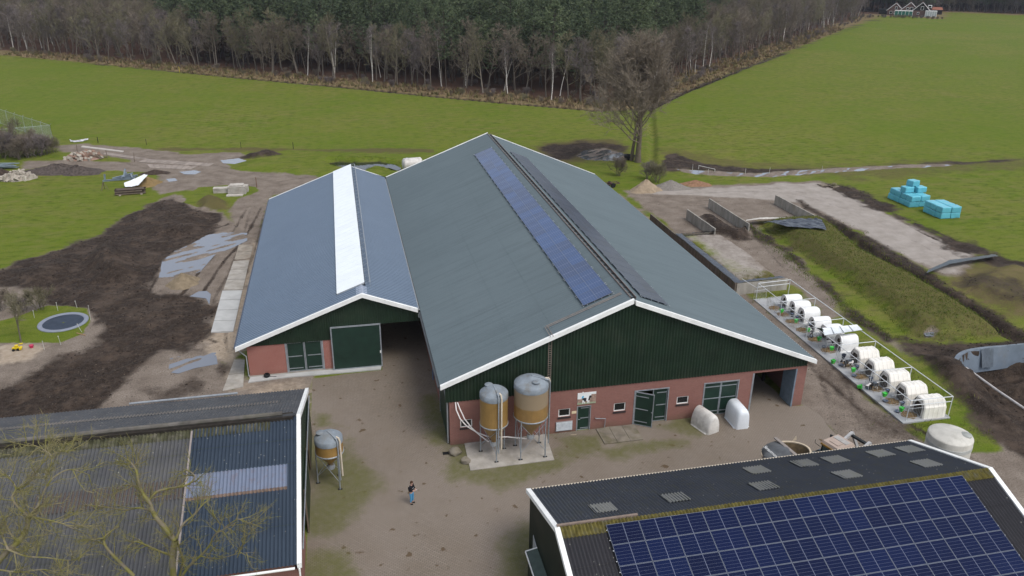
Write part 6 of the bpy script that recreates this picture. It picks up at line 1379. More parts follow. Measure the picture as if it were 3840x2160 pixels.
# slab stacks
M_STK = plain('stacked_slab', (.44,.41,.37), .85, var=.2, scale=2, dirt=((.24,.20,.16),.7), rnd=.2)
c = gp(*q2(1780,715)); st = thing('slab_stack', 'tall stack of pale concrete slabs beside the track', 'slabs', (c[0],c[1],hz(c[0],c[1])), R(-3))
for k in range(6): MB().bx(-1.2+random.uniform(-.05,.05),1.2,-.5,.55,k*.19,k*.19+.145).build('slab', M_STK, st, world=False)
MB().bx(-.9,1.35,.62,1.6,0,.9).build('slab_block', M_STK, st, world=False); MB().bx(-1.0,.9,-.2,.9,1.15,1.27).build('slab', M_STK, st, world=False); MB().bx(-1.35,.9,-1.5,-.65,0,.14).build('slab', M_STK, st, world=False)
c = gp(*q2(1565,700)); st = thing('slab_stack', 'low stack of pale concrete slabs left of the tall stack', 'slabs', (c[0],c[1],hz(c[0],c[1])), R(-2))
for k in range(4): MB().bx(-1.0,.95+random.uniform(-.1,.1),-.45,.5,k*.19,k*.19+.145).build('slab', M_STK, st, world=False)
# dark soil crumbs by the track
c = gp(*q2(700,450)); heap('soil_heap', 'small dark soil heap next to the white sheet', c, 2.2, 1.5, .55, M_SOILD, 14)
# trestle
c = gp(*q1(1775,1415)); t = thing('trestle', 'small wooden A-frame standing on the grass', 'trestle', (c[0],c[1],0)); MB().beam((-.3,-.3,0),(0,0,1.2),.09,.06).build('leg', M_OLDW, t, world=False); MB().beam((.5,.2,0),(0,.02,1.2),.09,.06).build('leg', M_OLDW, t, world=False); MB().beam((-.1,.5,0),(0,.06,1.15),.09,.06).build('leg', M_OLDW, t, world=False)
# wooden posts
def post(px, h, label, mat=None, r=.06, lean=0.0, nm='fence_post'):
    g = gp(*px); z = hz(g[0], g[1]); m = MB().tube([(0,0,-.2),(lean*.5,0,h*.5),(lean,0,h)], [r,r*.95,r*.8], 6); o = m.build(nm, mat or M_OLDW, smooth=True); o.location = (g[0],g[1],z); return tag(o, label, 'post')
post(q1(1328,810), 1.7, 'wooden post behind the brick rubble heap'); post(q1(1822,870), 1.3, 'wooden post at the left end of the grass strip by the track'); post(q1(2283,938), 1.5, 'leaning wooden post at the right end of the grass strip', lean=.15); post(q1(1668,615), 1.1, 'short dark post at the field edge above the track', M_BLACK); post(q2(2030,635), 1.5, 'rusty post beside the tall slab stack', plain('rusty_post', (.16,.09,.06), .8))
post(q2(2507,135), 1.2, 'dark post at the field edge behind the pond', M_BLACK); post(q2(1825,125), 1.1, 'thin post at the field edge above the soil hump', M_BLACK, .04); post(q2(590,80), 1.1, 'thin post at the field edge above the slab road', M_BLACK, .04)
post((673,266), 1.6, 'yellow marker post at the wood edge', plain('yellow_paint', (.55,.45,.03), .5), .07, nm='marker_post')
M_WPOST = plain('white_plastic_post', (.5,.5,.46), .5)
for q, lab in (((738,160),'left of the wet strip'),((1142,160),'above the middle of the wet strip'),((1405,150),'at the right end of the first water'),((1975,125),'beside the distant water'),((570,105),'beside the puddle in the worn field corner')): post(z5(*q), .95, 'thin white fence post '+lab, M_WPOST, .03, nm='electric_fence_post')
a = gp(*z5(640,60), .6); b = gp(*z5(815,100), .5); m = MB().tube([tuple(a), tuple(b)], .05, 6).tube([(b[0],b[1],0),tuple(b)], .05, 6).tube([(a[0],a[1],0),tuple(a)], .05, 6); tag(m.build('field_rail', M_WPOST), 'pale rail on posts in the worn field corner', 'rail')
# white roll by the fence
A = [tuple(gp(*q1(*q), .25)) for q in ((1180,560),(1260,585),(1380,565),(1500,540))]; B = [tuple(gp(*q1(*q), .05)) for q in ((1200,600),(1265,608),(1390,595),(1500,565))]
crumple('plastic_roll', 'crumpled white and black plastic on the grass by the net fence', A, B, 24, 7, None, .14, plain('white_black_plastic', (.50,.50,.52), .45, var=.6, scale=2.5), 'plastic', 41, 1.5)
# high net fence
fc = np.array(gp(200,532)); f2 = np.array(gp(0,463)); dirn = (f2-fc)/np.linalg.norm(f2-fc); FH = 3.0
nf = thing('net_fence', 'tall wire net fence with pale posts at the left edge', 'fence', tuple(fc)); M_NET = plain('net_wire', (.36,.40,.41), .5, .3)
def fence_run(a, b, n):
    d = (b-a); L = np.linalg.norm(d); 
    for k in range(n+1):
        p = a+d*k/n; MB().tube([(p[0],p[1],0),(p[0],p[1],FH),(p[0]+.25,p[1]+.05,FH+.25)], .03, 6).build('post', M_NET, nf)
    MB().tube([(a[0],a[1],FH),(b[0],b[1],FH)], .025, 6).build('rail', M_NET, nf); MB().tube([(a[0],a[1],.1),(b[0],b[1],.1)], .02, 4).build('rail', M_NET, nf)
    m = MB(); N_ = int(L/.22); u = d/L; k_ = int(FH/.22)
    for i in range(-k_, N_):
        for sg in (1,-1):
            s0 = max(0, i*.22); e0 = min(L, i*.22+FH); 
            if e0 <= s0: continue
            z0 = s0-i*.22; z1_ = e0-i*.22
            if sg < 0: z0, z1_ = FH-z0, FH-z1_
            p, q = a+u*s0, a+u*e0; m.add([(p[0],p[1],z0-.012),(q[0],q[1],z1_-.012),(q[0],q[1],z1_+.012),(p[0],p[1],z0+.012)], [(0,1,2,3)])
    m.build('netting', M_NET, nf, kind='stuff')
fence_run(fc, fc+dirn*52, 13); d2_ = np.array(gp(60,545))-fc; d2_ = d2_/np.linalg.norm(d2_); fence_run(fc, fc+d2_*16, 4)
# trampoline
t = thing('trampoline', 'round sunken trampoline with grey rim on the small lawn', 'trampoline', (-32.5,26.85,0)); rT = 2.12
MB().lathe([(rT,-.05),(rT+.02,.06),(rT-.05,.11),(rT-.36,.10),(rT-.40,.04)], 56, cap=False).build('rim_pad', plain('grey_rim', (.215,.235,.285), .6, var=.08, dirt=((.17,.18,.2),.4)), t, world=False, smooth=True)
MB().lathe([(rT-.37,.03),(.02,.0)], 56, cap=False).build('jumping_mat', plain('mat_black', (.040,.052,.075), .7, var=.2, scale=1.5, dirt=((.07,.08,.1),.4)), t, world=False)
for i_, (a, b, lab) in enumerate((((560,565),(585,690),'left of the trampoline'),((953,435),(985,570),'behind the trampoline, next to the bush'),((1275,410),(1312,520),'behind the trampoline, middle'),((1490,445),(1540,720),'at the right side of the trampoline'),((1312,800),(1395,930),'in front of the trampoline rim'),((987,1005),(1035,1145),'on the lawn before the trampoline'),((720,1090),(755,1230),'at the corner of the sand patch'))):
    g = gp(*q3(*b)); tp = py_(*q3(*a), g[1]+.02); m = MB().tube([(g[0],g[1],-.1),(tp[0],tp[1],max(.7,min(tp[2],1.4)))], .02, 6).lathe([(.035,0),(.035,.08)], 6, (tp[0],tp[1],max(.7,min(tp[2],1.4))-.02)); tag(m.build('white_stake', M_WPOST), 'thin white stake '+lab, 'stake')
a = gp(*q3(1300,945), .05); b = gp(*q3(1450,982), .05); tag(MB().beam(tuple(a), tuple(b), .07, .05).build('wooden_batten', plain('orange_wood', (.32,.20,.11), .8)), 'loose batten on the earth right of the trampoline', 'batten')
# toys on the sand
M_YEL = plain('toy_yellow', (.62,.45,.01), .4, var=.05, obj=True); M_TRED = plain('toy_red', (.52,.03,.09), .4, var=.05, obj=True)
g = gp(*q3(285,1235)); t = thing('toy_loader', 'yellow toy loader with black wheels on the sand patch', 'toy', (g[0],g[1],0), R(5))
MB().bx(-.30,.22,-.13,.13,.14,.28).bx(-.08,.16,-.11,.11,.281,.46).build('body', M_YEL, t, world=False, kind='stuff'); MB().prismv([(.24,-.2,.08),(.42,-.2,.08),(.46,-.2,.22),(.24,-.2,.26)], (0,.4,0)).build('shovel', M_YEL, t, world=False)
for x in (-.2,.14):
    for y in (-.17,.17): MB().tube([(x,y-.05,.11),(x,y+.05,.11)], .11, 10).build('wheel', M_BLACK, t, world=False)
MB().tube([(.1,-.14,.2),(.3,-.14,.2)], .03, 5).tube([(.1,.14,.2),(.3,.14,.2)], .03, 5).build('arm', plain('toy_grey', (.1,.08,.1), .5), t, world=False, kind='stuff')
g = gp(*q3(540,1195)); t = thing('toy_pail', 'pink red toy pail lying on the sand patch', 'toy', (g[0],g[1],.1)); MB().lathe([(.12,-.1),(.18,.15),(.2,.15)], 12).build('pail', M_TRED, t, world=False); MB().tube([(-.18,0,.15),(-.25,.1,.0),(.1,.3,-.05)], .02, 5).build('handle', M_TRED, t, world=False)
g = gp(*q3(312,1145)); t = thing('toy_spade', 'yellow toy spade on the edge of the sand patch', 'toy', (g[0],g[1],.04), R(20)); MB().beam((-.3,0,0),(.1,0,.02),.035,.03).build('stick', M_YEL, t, world=False); MB().bx(.1,.34,-.09,.09,0,.03).build('blade', M_YEL, t, world=False)
# vacuum tank behind the barn
p = gp(1548,655); t = thing('tank_trailer', 'pale tank trailer half hidden behind the barn roof', 'trailer', (p[0],p[1],0), R(8))
m = MB(); vs = []; 
for x, r in ((-1.6,.2),(-1.5,.7),(-1.3,.92),(1.3,.92),(1.5,.7),(1.6,.2)): vs.append([(x, math.cos(2*math.pi*j/20)*r, 1.75+math.sin(2*math.pi*j/20)*r) for j in range(21)])
loft(m, vs, cap0=True, cap1=True); m.build('tank', plain('pale_tank', (.58,.55,.52), .5, var=.2, dirt=((.36,.33,.3),.6)), t, world=False, smooth=True)
MB().tube([(-1.55,-.5,1.0),(-1.6,-.5,2.6),(-1.0,-.5,2.85),(-.5,-.5,2.75)], .04, 6).build('hose_rail', M_GALV, t, world=False)
MB().bx(-2.2,1.7,-.5,.5,.6,.8).build('chassis', M_BLACK, t, world=False)
for y in (-.95,.95): MB().tube([(0,y-.18,.5),(0,y+.18,.5)], .5, 18).build('wheel', M_BLACK, t, world=False)
# black tub and harrow near the tall tree
zt_ = zoomed(2240,80,2.264)
p = gp(*zt_(270,1172)); m = MB().lathe([(.75,0),(.95,.7),(1.0,.72),(.9,.7),(.7,.1)], 24, (p[0],p[1],hz(p[0],p[1]))); tag(m.build('black_tub', M_BLACK, smooth=True), 'black round tub at the foot of the tall tree', 'tub')
p = gp(2292,700); t = thing('harrow', 'small wheeled harrow behind the right side of the barn', 'machine', (p[0],p[1],0), R(10))
for y in (-.6,.6): MB().tube([(0,y-.1,.35),(0,y+.1,.35)], .35, 16).build('wheel', M_BLACK, t, world=False)
MB().bx(-1.2,1.2,-.5,-.4,.5,.6).bx(-1.2,1.2,.4,.5,.5,.6).bx(-.1,.1,-.4,.4,.5,.6).bx(-1.2,-1.1,-.4,.4,.5,.6).bx(1.1,1.2,-.4,.4,.5,.6).build('frame', plain('rusty_frame', (.10,.06,.05), .8), t, world=False)
for k in range(7): MB().tube([(-1.1+k*.36,.45,.5),(-1.1+k*.36,.55,.05)], .03, 5).build('tine', M_BLACK, t, world=False)

# ------------------------------------------------------------------ person with a phone
pf = gp(1545,1888)
def on_rot(o, a): o.rotation_euler = (0,0,a)
pr = thing('person', 'person in black jacket and light blue jeans looking down at a phone', 'person', (pf[0],pf[1],0), R(-38)); pr.scale = (.95,.95,.95)
def hand_nodes(w, d, s, base):
    """palm + five bent fingers from wrist w along d; s = thumb side"""
    w = Vector(w); d = Vector(d).normalized(); u = Vector((0,0,1)); sd_ = d.cross(u).normalized()*s; N = []; E = []
    N.append((*(w+d*.05),.022)); E.append((base[0], base[1])); pi_ = base[1]
    for f, L in ((-.027,.058),(-.009,.07),(.009,.066),(.027,.052)):
        a = w+d*.085+sd_*f; b = a+d*L*.55+u*.012; c_ = b+d*L*.3+u*.028; k = base[1]+len(N)
        N += [(*a,.0095),(*b,.0085),(*c_,.007)]; E += [(pi_,k),(k,k+1),(k+1,k+2)]
    a = w+d*.04+sd_*.035; b = a+d*.03+sd_*.012+u*.015; k = base[1]+len(N); N += [(*a,.011),(*b,.009)]; E += [(pi_,k),(k,k+1)]
    return N, E
N = [(0,0,.95,(.13,.105)),(0,0,1.15,(.125,.10)),(0,0,1.36,(.15,.10)),(.01,0,1.50,(.055,.055)),(.03,0,1.575,(.06,.062)),(.055,0,1.655,(.085,.098)),(.06,0,1.735,(.07,.085)),(.135,0,1.63,(.018,.018)),
     (0,.10,.88,.085),(.03,.105,.50,.058),(-.01,.11,.09,.042),(.12,.12,.04,.035),(0,-.10,.88,.085),(.02,-.105,.50,.058),(-.02,-.11,.09,.042),(.11,-.12,.04,.035),
     (0,.19,1.43,.055),(.02,.25,1.16,.042),(.24,.12,1.16,.030),(0,-.19,1.43,.055),(.02,-.25,1.16,.042),(.24,-.10,1.18,.030)]
E = [(0,1),(1,2),(2,3),(3,4),(4,5),(5,6),(5,7),(0,8),(8,9),(9,10),(10,11),(0,12),(12,13),(13,14),(14,15),(2,16),(16,17),(17,18),(2,19),(19,20),(20,21)]
hn, he = hand_nodes((.24,.12,1.16), (.8,-.55,.1), -1, (18,len(N))); N += hn; E += he
hn, he = hand_nodes((.24,-.10,1.18), (.85,.45,.1), 1, (21,len(N))); N += hn; E += he
M_SKIN = plain('skin', (.50,.30,.23), .55, var=.08, obj=True); M_JACK = plain('black_jacket', (.013,.013,.017), .7, var=.3, obj=True, scale=8); M_JEAN = plain('light_blue_jeans', (.085,.30,.52), .85, var=.18, obj=True, scale=8); M_HAIR = plain('brown_hair', (.070,.038,.024), .7, var=.35, obj=True, scale=20, fine=60)
mobj(skin_mesh('person_body', N, E, 2), 'body', M_SKIN, pr)
J = [(0,0,.93,(.165,.135)),(0,0,1.15,(.16,.13)),(0,0,1.37,(.18,.125)),(.01,0,1.49,(.09,.085)),(0,.20,1.42,.085),(.02,.265,1.16,.068),(.20,.15,1.16,.05),(0,-.20,1.42,.085),(.02,-.265,1.16,.068),(.20,-.13,1.18,.05)]
mobj(skin_mesh('jacket', J, [(0,1),(1,2),(2,3),(2,4),(4,5),(5,6),(2,7),(7,8),(8,9)], 2), 'jacket', M_JACK, pr)
J = [(0,0,.93,(.14,.115)),(0,.10,.84,.098),(.03,.105,.50,.07),(-.01,.11,.14,.056),(0,-.10,.84,.098),(.02,-.105,.50,.07),(-.02,-.11,.14,.056)]
mobj(skin_mesh('jeans', J, [(0,1),(1,2),(2,3),(0,4),(4,5),(5,6)], 2), 'jeans', M_JEAN, pr)
for y in (.115,-.115): mobj(skin_mesh('shoe', [(-.05,y,.06,.058),(.05,y,.055,.055),(.16,y*1.05,.045,.045)], [(0,1),(1,2)], 2), 'shoe', M_BLACK, pr)
bm = bmesh.new(); bmesh.ops.create_icosphere(bm, subdivisions=3, radius=1)
bmesh.ops.delete(bm, geom=[v for v in bm.verts if (v.co.x > .25 and v.co.z < .25) or v.co.z < -.75], context='VERTS')
for v in bm.verts: k = 1+.05*math.sin(v.co.x*17+v.co.y*13)+.04*math.sin(v.co.z*21); v.co = Vector((v.co.x*.118*k+.045, v.co.y*.108*k, v.co.z*.125*k+1.70))
me = bpy.data.meshes.new('hair'); bm.to_mesh(me); bm.free(); me.polygons.foreach_set('use_smooth', [True]*len(me.polygons)); mobj(me, 'hair', M_HAIR, pr)
for y in (-.035,.035): MB().lathe([(.001,-.012),(.011,-.006),(.013,0),(.011,.006),(.001,.012)], 8, (.143,y,1.67)).build('eye', M_BLACK, pr, world=False)
for y in (-.095,.095): MB().lathe([(.004,-.03),(.016,-.015),(.02,.01),(.008,.03)], 8, (.04,y,1.655)).build('ear', M_SKIN, pr, world=False)
MB().bx(.136,.146,-.028,.028,1.575,1.585).build('mouth', plain('lips', (.35,.12,.10), .6), pr, world=False)
MB().bx(.128,.142,-.10,.09,1.28,1.30).build('jacket_stripe', M_GREYPVC, pr, world=False)
ph = MB().box((0,0,0), (.15,.075,.012), Matrix.Rotation(R(-35), 3, 'Y')).build('phone', plain('phone_white', (.6,.6,.62), .3)); rotm = Matrix.Rotation(R(-38), 4, 'Z'); ph.location = rotm @ Vector((.347,.014,1.15))+Vector((pf[0],pf[1],0)); ph.rotation_euler = (0,0,R(-38)); tag(ph, 'pale phone held in both hands by the person in the yard', 'phone')

# ------------------------------------------------------------------ tractor and feed mixer behind the solar shed
hd = R(17); t = thing('tractor', 'tractor with dusty pink cab roof and front loader behind the solar shed', 'tractor', (24.35,-8.85,0), hd)
M_TR = plain('dusty_red', (.30,.10,.09), .5, var=.2, obj=True, dirt=((.30,.23,.18),.6)); M_TRD = plain('dark_machine', (.03,.033,.035), .6, var=.3, obj=True); M_ROOFP = plain('dusty_roof', (.40,.315,.265), .6, var=.12, obj=True, dirt=((.30,.26,.22),.5))
m = MB(); vs = [(-.78,-.72,2.72),(.82,-.72,2.72),(.82,.72,2.72),(-.78,.72,2.72),(-.70,-.62,2.90),(.72,-.62,2.90),(.72,.62,2.90),(-.70,.62,2.90)]; m.add(vs, [(3,2,1,0),(4,5,6,7),(0,1,5,4),(1,2,6,5),(2,3,7,6),(3,0,4,7)]); rf = m.build('cab_roof', M_ROOFP, t, world=False)
MB().bx(-.45,.05,-.35,.35,2.902,2.94).build('roof_panel', M_ROOFP, rf, world=False); MB().bx(.12,.55,-.52,.52,2.902,2.93).build('roof_hatch', plain('grey_hatch2', (.36,.34,.32), .5), rf, world=False)
MB().bx(-.84,-.70,-.68,.68,2.60,2.715).build('lamp_bar', plain('amber_bar', (.30,.17,.04), .5), t, world=False)
for x, y in ((-.68,-.66),(-.68,.66),(.72,-.66),(.72,.66)): MB().beam((x,y,1.3),(x*.96,y*.96,2.72),.07,.07).build('pillar', M_TRD, t, world=False)
gl = plain('cab_glass', (.10,.14,.14), .1, var=.1)
for a, b in (((-.66,-.6,1.35),(-.66,.6,2.7)),((.70,-.6,1.35),(.70,.6,2.7))): MB().bx(a[0]-.01,a[0]+.01,a[1],b[1],a[2],b[2]).build('window', gl, t, world=False)
for y in (-.65,.65): MB().bx(-.6,.62,y-.01,y+.01,1.35,2.7).build('window', gl, t, world=False)
MB().bx(-.9,.75,-.6,.6,.75,1.34).build('body', M_TR, t, world=False)
m = MB(); loft(m, [[(.78,-.42,.85),(.78,-.42,1.55),(.78,-.3,1.68),(.78,.3,1.68),(.78,.42,1.55),(.78,.42,.85)],[(2.5,-.38,.85),(2.5,-.38,1.38),(2.5,-.26,1.48),(2.5,.26,1.48),(2.5,.38,1.38),(2.5,.38,.85)]], cap0=True, cap1=True); m.build('bonnet', M_TR, t, world=False)
def wheel(t, x, y, r, w_):
    wh = MB().tube([(x,y-w_/2,r),(x,y+w_/2,r)], r, 28).build('wheel', M_BLACK, t, world=False, smooth=True, angle=40); MB().tube([(x,y-w_/2-.01,r),(x,y+w_/2+.01,r)], r*.5, 20).build('rim', M_TR, wh, world=False)
for y in (-.9,.9): wheel(t, -.45, y, .85, .5); wheel(t, 2.05, y*.9, .6, .38); MB().bx(-1.1,.35,y-.28,y+.28,1.6,1.68).build('mudguard', plain('grey_guard', (.13,.16,.165), .5), t, world=False)
m = MB()
for y in (-.55,.55):
    MB().beam((.8,y*1.25,1.8),(2.3,y*1.25,2.5),.16,.2).build('loader_arm', plain('pale_arm', (.46,.46,.46), .5), t, world=False); MB().beam((2.3,y*1.25,2.5),(3.3,y*1.25,.8),.14,.18).build('loader_arm', bpy.data.materials['pale_arm'], t, world=False)
MB().bx(2.1,2.3,-.6,.6,2.28,2.42).build('cross_tube', M_TRD, t, world=False); MB().prismv([(3.1,-.95,.35),(3.7,-.95,.3),(3.75,-.95,.38),(3.25,-.95,1.05)], (0,1.9,0)).build('bucket', M_TRD, t, world=False)
MB().prismv([(-.95,.38,1.75),(-.95,-.08,1.75),(-.95,.15,2.2)], (-.03,0,0)).build('warning_triangle', plain('warning_red', (.62,.14,.10), .5), t, world=False)
MB().tube([(-.7,.72,2.3),(-.9,1.05,2.5),(-.9,1.05,2.75)], .02, 5).build('mirror_arm', M_TRD, t, world=False); MB().bx(.65,.72,.9,1.15,2.25,2.6).build('mirror', M_TRD, t, world=False)
t = thing('feed_mixer', 'open feed mixer wagon with dark hood behind the solar shed', 'feed mixer', (20.55,-9.0,0), R(8))
ell = lambda a, b, z, n=44: [(a*math.cos(2*math.pi*j/n), b*math.sin(2*math.pi*j/n), z) for j in range(n+1)]
m = MB(); loft(m, [ell(1.35,.95,.8), ell(1.70,1.15,2.7)]); m.build('tub', plain('dusty_tub', (.30,.27,.235), .55, var=.2, obj=True), t, world=False, smooth=True)
m = MB(); loft(m, [ell(1.66,1.11,2.70), ell(1.2,.8,1.2)], cap1=True); m.build('tub_inside', plain('feed_inside', (.155,.115,.068), .9, var=.35, obj=True, scale=4), t, world=False, smooth=True)
m = MB(); loft(m, [ell(1.63,1.08,2.66), ell(1.63,1.08,2.74), ell(1.74,1.19,2.74), ell(1.74,1.19,2.66)]); m.build('rim', plain('cream_rim', (.55,.46,.34), .6), t, world=False, smooth=True, angle=40)
hs_ = []
for k in range(9):
    f = k/8; z = 2.76+.16*math.sin(f*math.pi*.5+.3); x = -1.76+1.85*f; yb_ = 1.19*math.sqrt(max(0,1-(x/1.76)**2)); hs_.append([(x, yb_*c_, z+.10*(1-c_*c_)-.12*abs(c_)) for c_ in np.linspace(-1,1,11)])
m = MB(); loft(m, hs_); hood = m.build('hood', plain('dark_grey_hood', (.10,.105,.11), .3, .2, var=.6, scale=1.2, obj=True), t, world=False, smooth=True, angle=70)
MB().beam((.12,-1.35,2.95),(.12,1.35,2.95),.22,.08).build('cross_beam', plain('beam_grey', (.26,.23,.21), .6), t, world=False)
MB().lathe([(.5,1.2),(.4,1.7),(.15,2.2),(.05,2.4)], 14).build('auger', plain('steel_auger', (.25,.23,.2), .5, .5), t, world=False)
MB().prismv([(1.2,.9,2.7),(1.55,.95,2.7),(1.5,.95,3.0)], (0,.05,0)).build('cream_plate', bpy.data.materials['cream_rim'], t, world=False)
for y in (-.95,.95): wheel(t, .1, y, .45, .3)
MB().bx(-2.0,2.1,-.35,.35,.55,.78).build('chassis', M_TRD, t, world=False)
cu = bpy.data.curves.new('lettering', 'FONT'); cu.body = 'Strautmann'; cu.size = .30; cu.extrude = .004; cu.align_x = 'CENTER'; cu.shear = .25
to = bpy.data.objects.new('lettering_tmp', cu); COL.objects.link(to); dg_ = bpy.context.evaluated_depsgraph_get(); dg_.update(); lme = bpy.data.meshes.new_from_object(to.evaluated_get(dg_)); bpy.data.objects.remove(to)
lo2 = mobj(lme, 'lettering', M_WHITE, t, (-1.52,0,2.80)); lo2.rotation_euler = (0,R(-38),R(-90)); lo2.rotation_euler = Matrix(((0,.30,-.95),(-1,0,0),(0,.95,.30))).to_euler() if False else (R(20),0,R(-90)); lo2.location = (-1.30,0,2.98)

# ------------------------------------------------------------------ brick houses in the distance
z7 = zoomed(3260,0,4.441); M_HB = plain('far_brick', (.135,.085,.072), .85, var=.2, obj=True); M_HR = plain('far_roof', (.11,.085,.08), .8, var=.25, obj=True)
def house(px, wd, dp, he, hp, label, dark_gable=False):
    g = gp(*px); t = thing('brick_house', label, 'house', (g[0],g[1],0), R(-37.5)); w2 = wd/2
    m = MB(); m.bx(-w2,w2,0,dp,0,he); m.build('wall', M_HB, t, world=False); gb = MB().prismv([(-w2,0,he),(w2,0,he),(0,0,hp)], (0,dp,0)).build('gable', M_DARKIN if dark_gable else M_HB, t, world=False)
    for s_ in (-1,1):
        a = Vector((0,-.3,hp+.12)); b = Vector((s_*(w2+.45),-.3,he-.25)); n_ = Vector((s_*(hp-he),0,w2)).normalized()*.18
        m = MB().prismv([tuple(a),tuple(b),tuple(b+n_),tuple(a+n_)], (0,dp+.6,0)); rfo = m.build('roof', M_HR, t, world=False)
        m = MB().prismv([tuple(a+Vector((0,-.06,0))-n_*.1),tuple(b+Vector((0,-.06,0))-n_*.1),tuple(b+Vector((0,-.06,0))+n_*1.1),tuple(a+Vector((0,-.06,0))+n_*1.1)], (0,.05,0)); m.build('verge_board', M_WHITE, t, world=False)
    MB().bx(-.35,.35,dp*.5-.35,dp*.5+.35,hp-.3,hp+.7).build('chimney', M_HB, rfo, world=False)
    return t
def hwin(t, x, z, w_, h_, y=-.02):
    f = MB().bx(x-w_/2,x+w_/2,y-.04,y,z,z+h_).build('window', M_WHITE, t, world=False); MB().bx(x-w_/2+.13,x+w_/2-.13,y-.06,y-.042,z+.13,z+h_-.13).build('pane', M_GLASS, f, world=False)
h1 = house(z7(415,252), 8.2, 9, 2.6, 6.4, 'left gabled brick house at the far wood edge'); hwin(h1,.4,3.2,1.3,1.5); hwin(h1,-2.1,.7,1.5,1.5); hwin(h1,.1,.7,1.5,1.5)
h2 = house(z7(655,262), 10.2, 9, 2.5, 7.0, 'middle gabled brick house with white upper window at the far wood edge'); hwin(h2,-1.2,3.3,1.5,1.2); hwin(h2,.8,3.0,1.6,1.7); hwin(h2,1.7,.5,2.4,1.7)
h3 = house(z7(850,272), 8.6, 9, 3.0, 7.3, 'right gabled brick house with dark boarded gable at the far wood edge', True); hwin(h3,.2,3.4,1.5,2.0,-.03); hwin(h3,-1.5,.8,1.2,1.4)
MB().bx(3.0,5.0,3.0,4.6,4.6,6.0).build('dormer', M_WHITE, h3, world=False); MB().bx(3.3,4.7,2.9,2.99,4.8,5.7).build('dormer_pane', M_GLASS, h3, world=False)
def conserv(px, wd, dp, h_, label, gm):
    g = gp(*px); t = thing('conservatory', label, 'conservatory', (g[0],g[1],0), R(-37.5)); MB().bx(-wd/2,wd/2,0,dp,h_,h_+.25).build('roof', M_WHITE, t, world=False)
    for k in range(6): x = -wd/2+.1+k*(wd-.2)/5; MB().bx(x-.08,x+.08,0,.15,0,h_).build('mullion', M_WHITE if gm is not M_TARPG else gm, t, world=False)
    for k in range(5): x0_ = -wd/2+.2+k*(wd-.2)/5; MB().bx(x0_,x0_+(wd-.2)/5-.18,.05,.1,.1,h_-.05).build('pane', gm, t, world=False)
conserv(z7(560,268), 9.5, 3, 2.7, 'green glazed conservatory in front of the middle house', plain('green_glass', (.03,.14,.11), .2)); conserv(z7(1015,282), 6.0, 3, 3.0, 'white glazed conservatory beside the right house', plain('pale_glass', (.40,.44,.44), .2))
g = gp(*z7(265,240)); t = thing('garden_shed', 'dark wooden shed left of the brick houses', 'shed', (g[0],g[1],0), R(-37.5)); MB().bx(-3.6,3.6,0,4,0,2.4).build('wall', M_DARKIN, t, world=False); MB().prismv([(-3.9,-.2,2.4),(3.9,-.2,2.4),(3.9,-.2,2.65),(-3.9,-.2,3.0)], (0,4.4,0)).build('roof', M_TRD, t, world=False)
g = gp(*z7(1110,240)); t = thing('garden_shed', 'low outbuilding with red tiled roof right of the houses', 'shed', (g[0],g[1],0), R(-37.5)); MB().bx(-3.0,3.0,0,4,0,2.6).build('wall', M_DARKIN, t, world=False); MB().prismv([(-3.3,-.3,2.6),(3.3,-.3,2.6),(2.6,1.5,3.9),(-2.6,1.5,3.9)], (0,2.6,0)).build('roof', plain('red_tiles', (.30,.13,.09), .8), t, world=False)
# ------------------------------------------------------------------ vegetation
class Geo:
    def __init__(s): s.v = []; s.f = []
    def tube(s, pts, rad, n):
        o = len(s.v); k = len(pts)
        for i, p in enumerate(pts):
            d = (pts[min(i+1,k-1)]-pts[max(i-1,0)]); d.normalize(); x = d.cross(Vector((.31,.2,.93))); 
            if x.length < 1e-3: x = d.cross(Vector((1,0,0)))
            x.normalize(); y = x.cross(d)
            for j in range(n): a = 2*math.pi*j/n; s.v.append(p+(x*math.cos(a)+y*math.sin(a))*rad[i])
        for i in range(k-1):
            for j in range(n): s.f.append((o+i*n+j, o+i*n+(j+1)%n, o+(i+1)*n+(j+1)%n, o+(i+1)*n+j))
    def strip(s, pts, w, rr):
        o = len(s.v); k = len(pts); sd_ = Vector((rr.uniform(-1,1),rr.uniform(-1,1),rr.uniform(-.4,.4))).cross(pts[-1]-pts[0])
        if sd_.length < 1e-4: sd_ = Vector((1,0,0))
        sd_.normalize()
        for i, p in enumerate(pts[:-1]): q = w*(1-.7*i/(k-1)); s.v.append(p-sd_*q); s.v.append(p+sd_*q)
        s.v.append(pts[-1].copy())
        for i in range(k-2): s.f.append((o+2*i, o+2*i+1, o+2*i+3, o+2*i+2))
        e = o+2*(k-2); s.f.append((e, e+1, e+2))
    def mesh(s, name, mats, mi=None, smooth=True):
        me = bpy.data.meshes.new(name); me.from_pydata([tuple(v) for v in s.v], [], s.f)
        for m in (mats if isinstance(mats, (list, tuple)) else [mats]): me.materials.append(m)
        if mi: me.polygons.foreach_set('material_index', mi)
        if smooth: me.polygons.foreach_set('use_smooth', [True]*len(me.polygons))
        return me
def rdir(d, ang, rr):
    d = d.normalized(); x = d.orthogonal().normalized(); y = d.cross(x); a = rr.uniform(0, 2*math.pi)
    return (d*math.cos(ang)+(x*math.cos(a)+y*math.sin(a))*math.sin(ang)).normalized()
def walk(p, d, L, n, jit, trop, rr):
    pts = [p.copy()]; d = d.normalized()
    for i in range(n):
        d = (d+Vector((rr.uniform(-jit,jit),rr.uniform(-jit,jit),rr.uniform(-jit,jit)+trop))).normalized(); pts.append(pts[-1]+d*L/n)
    return pts, d
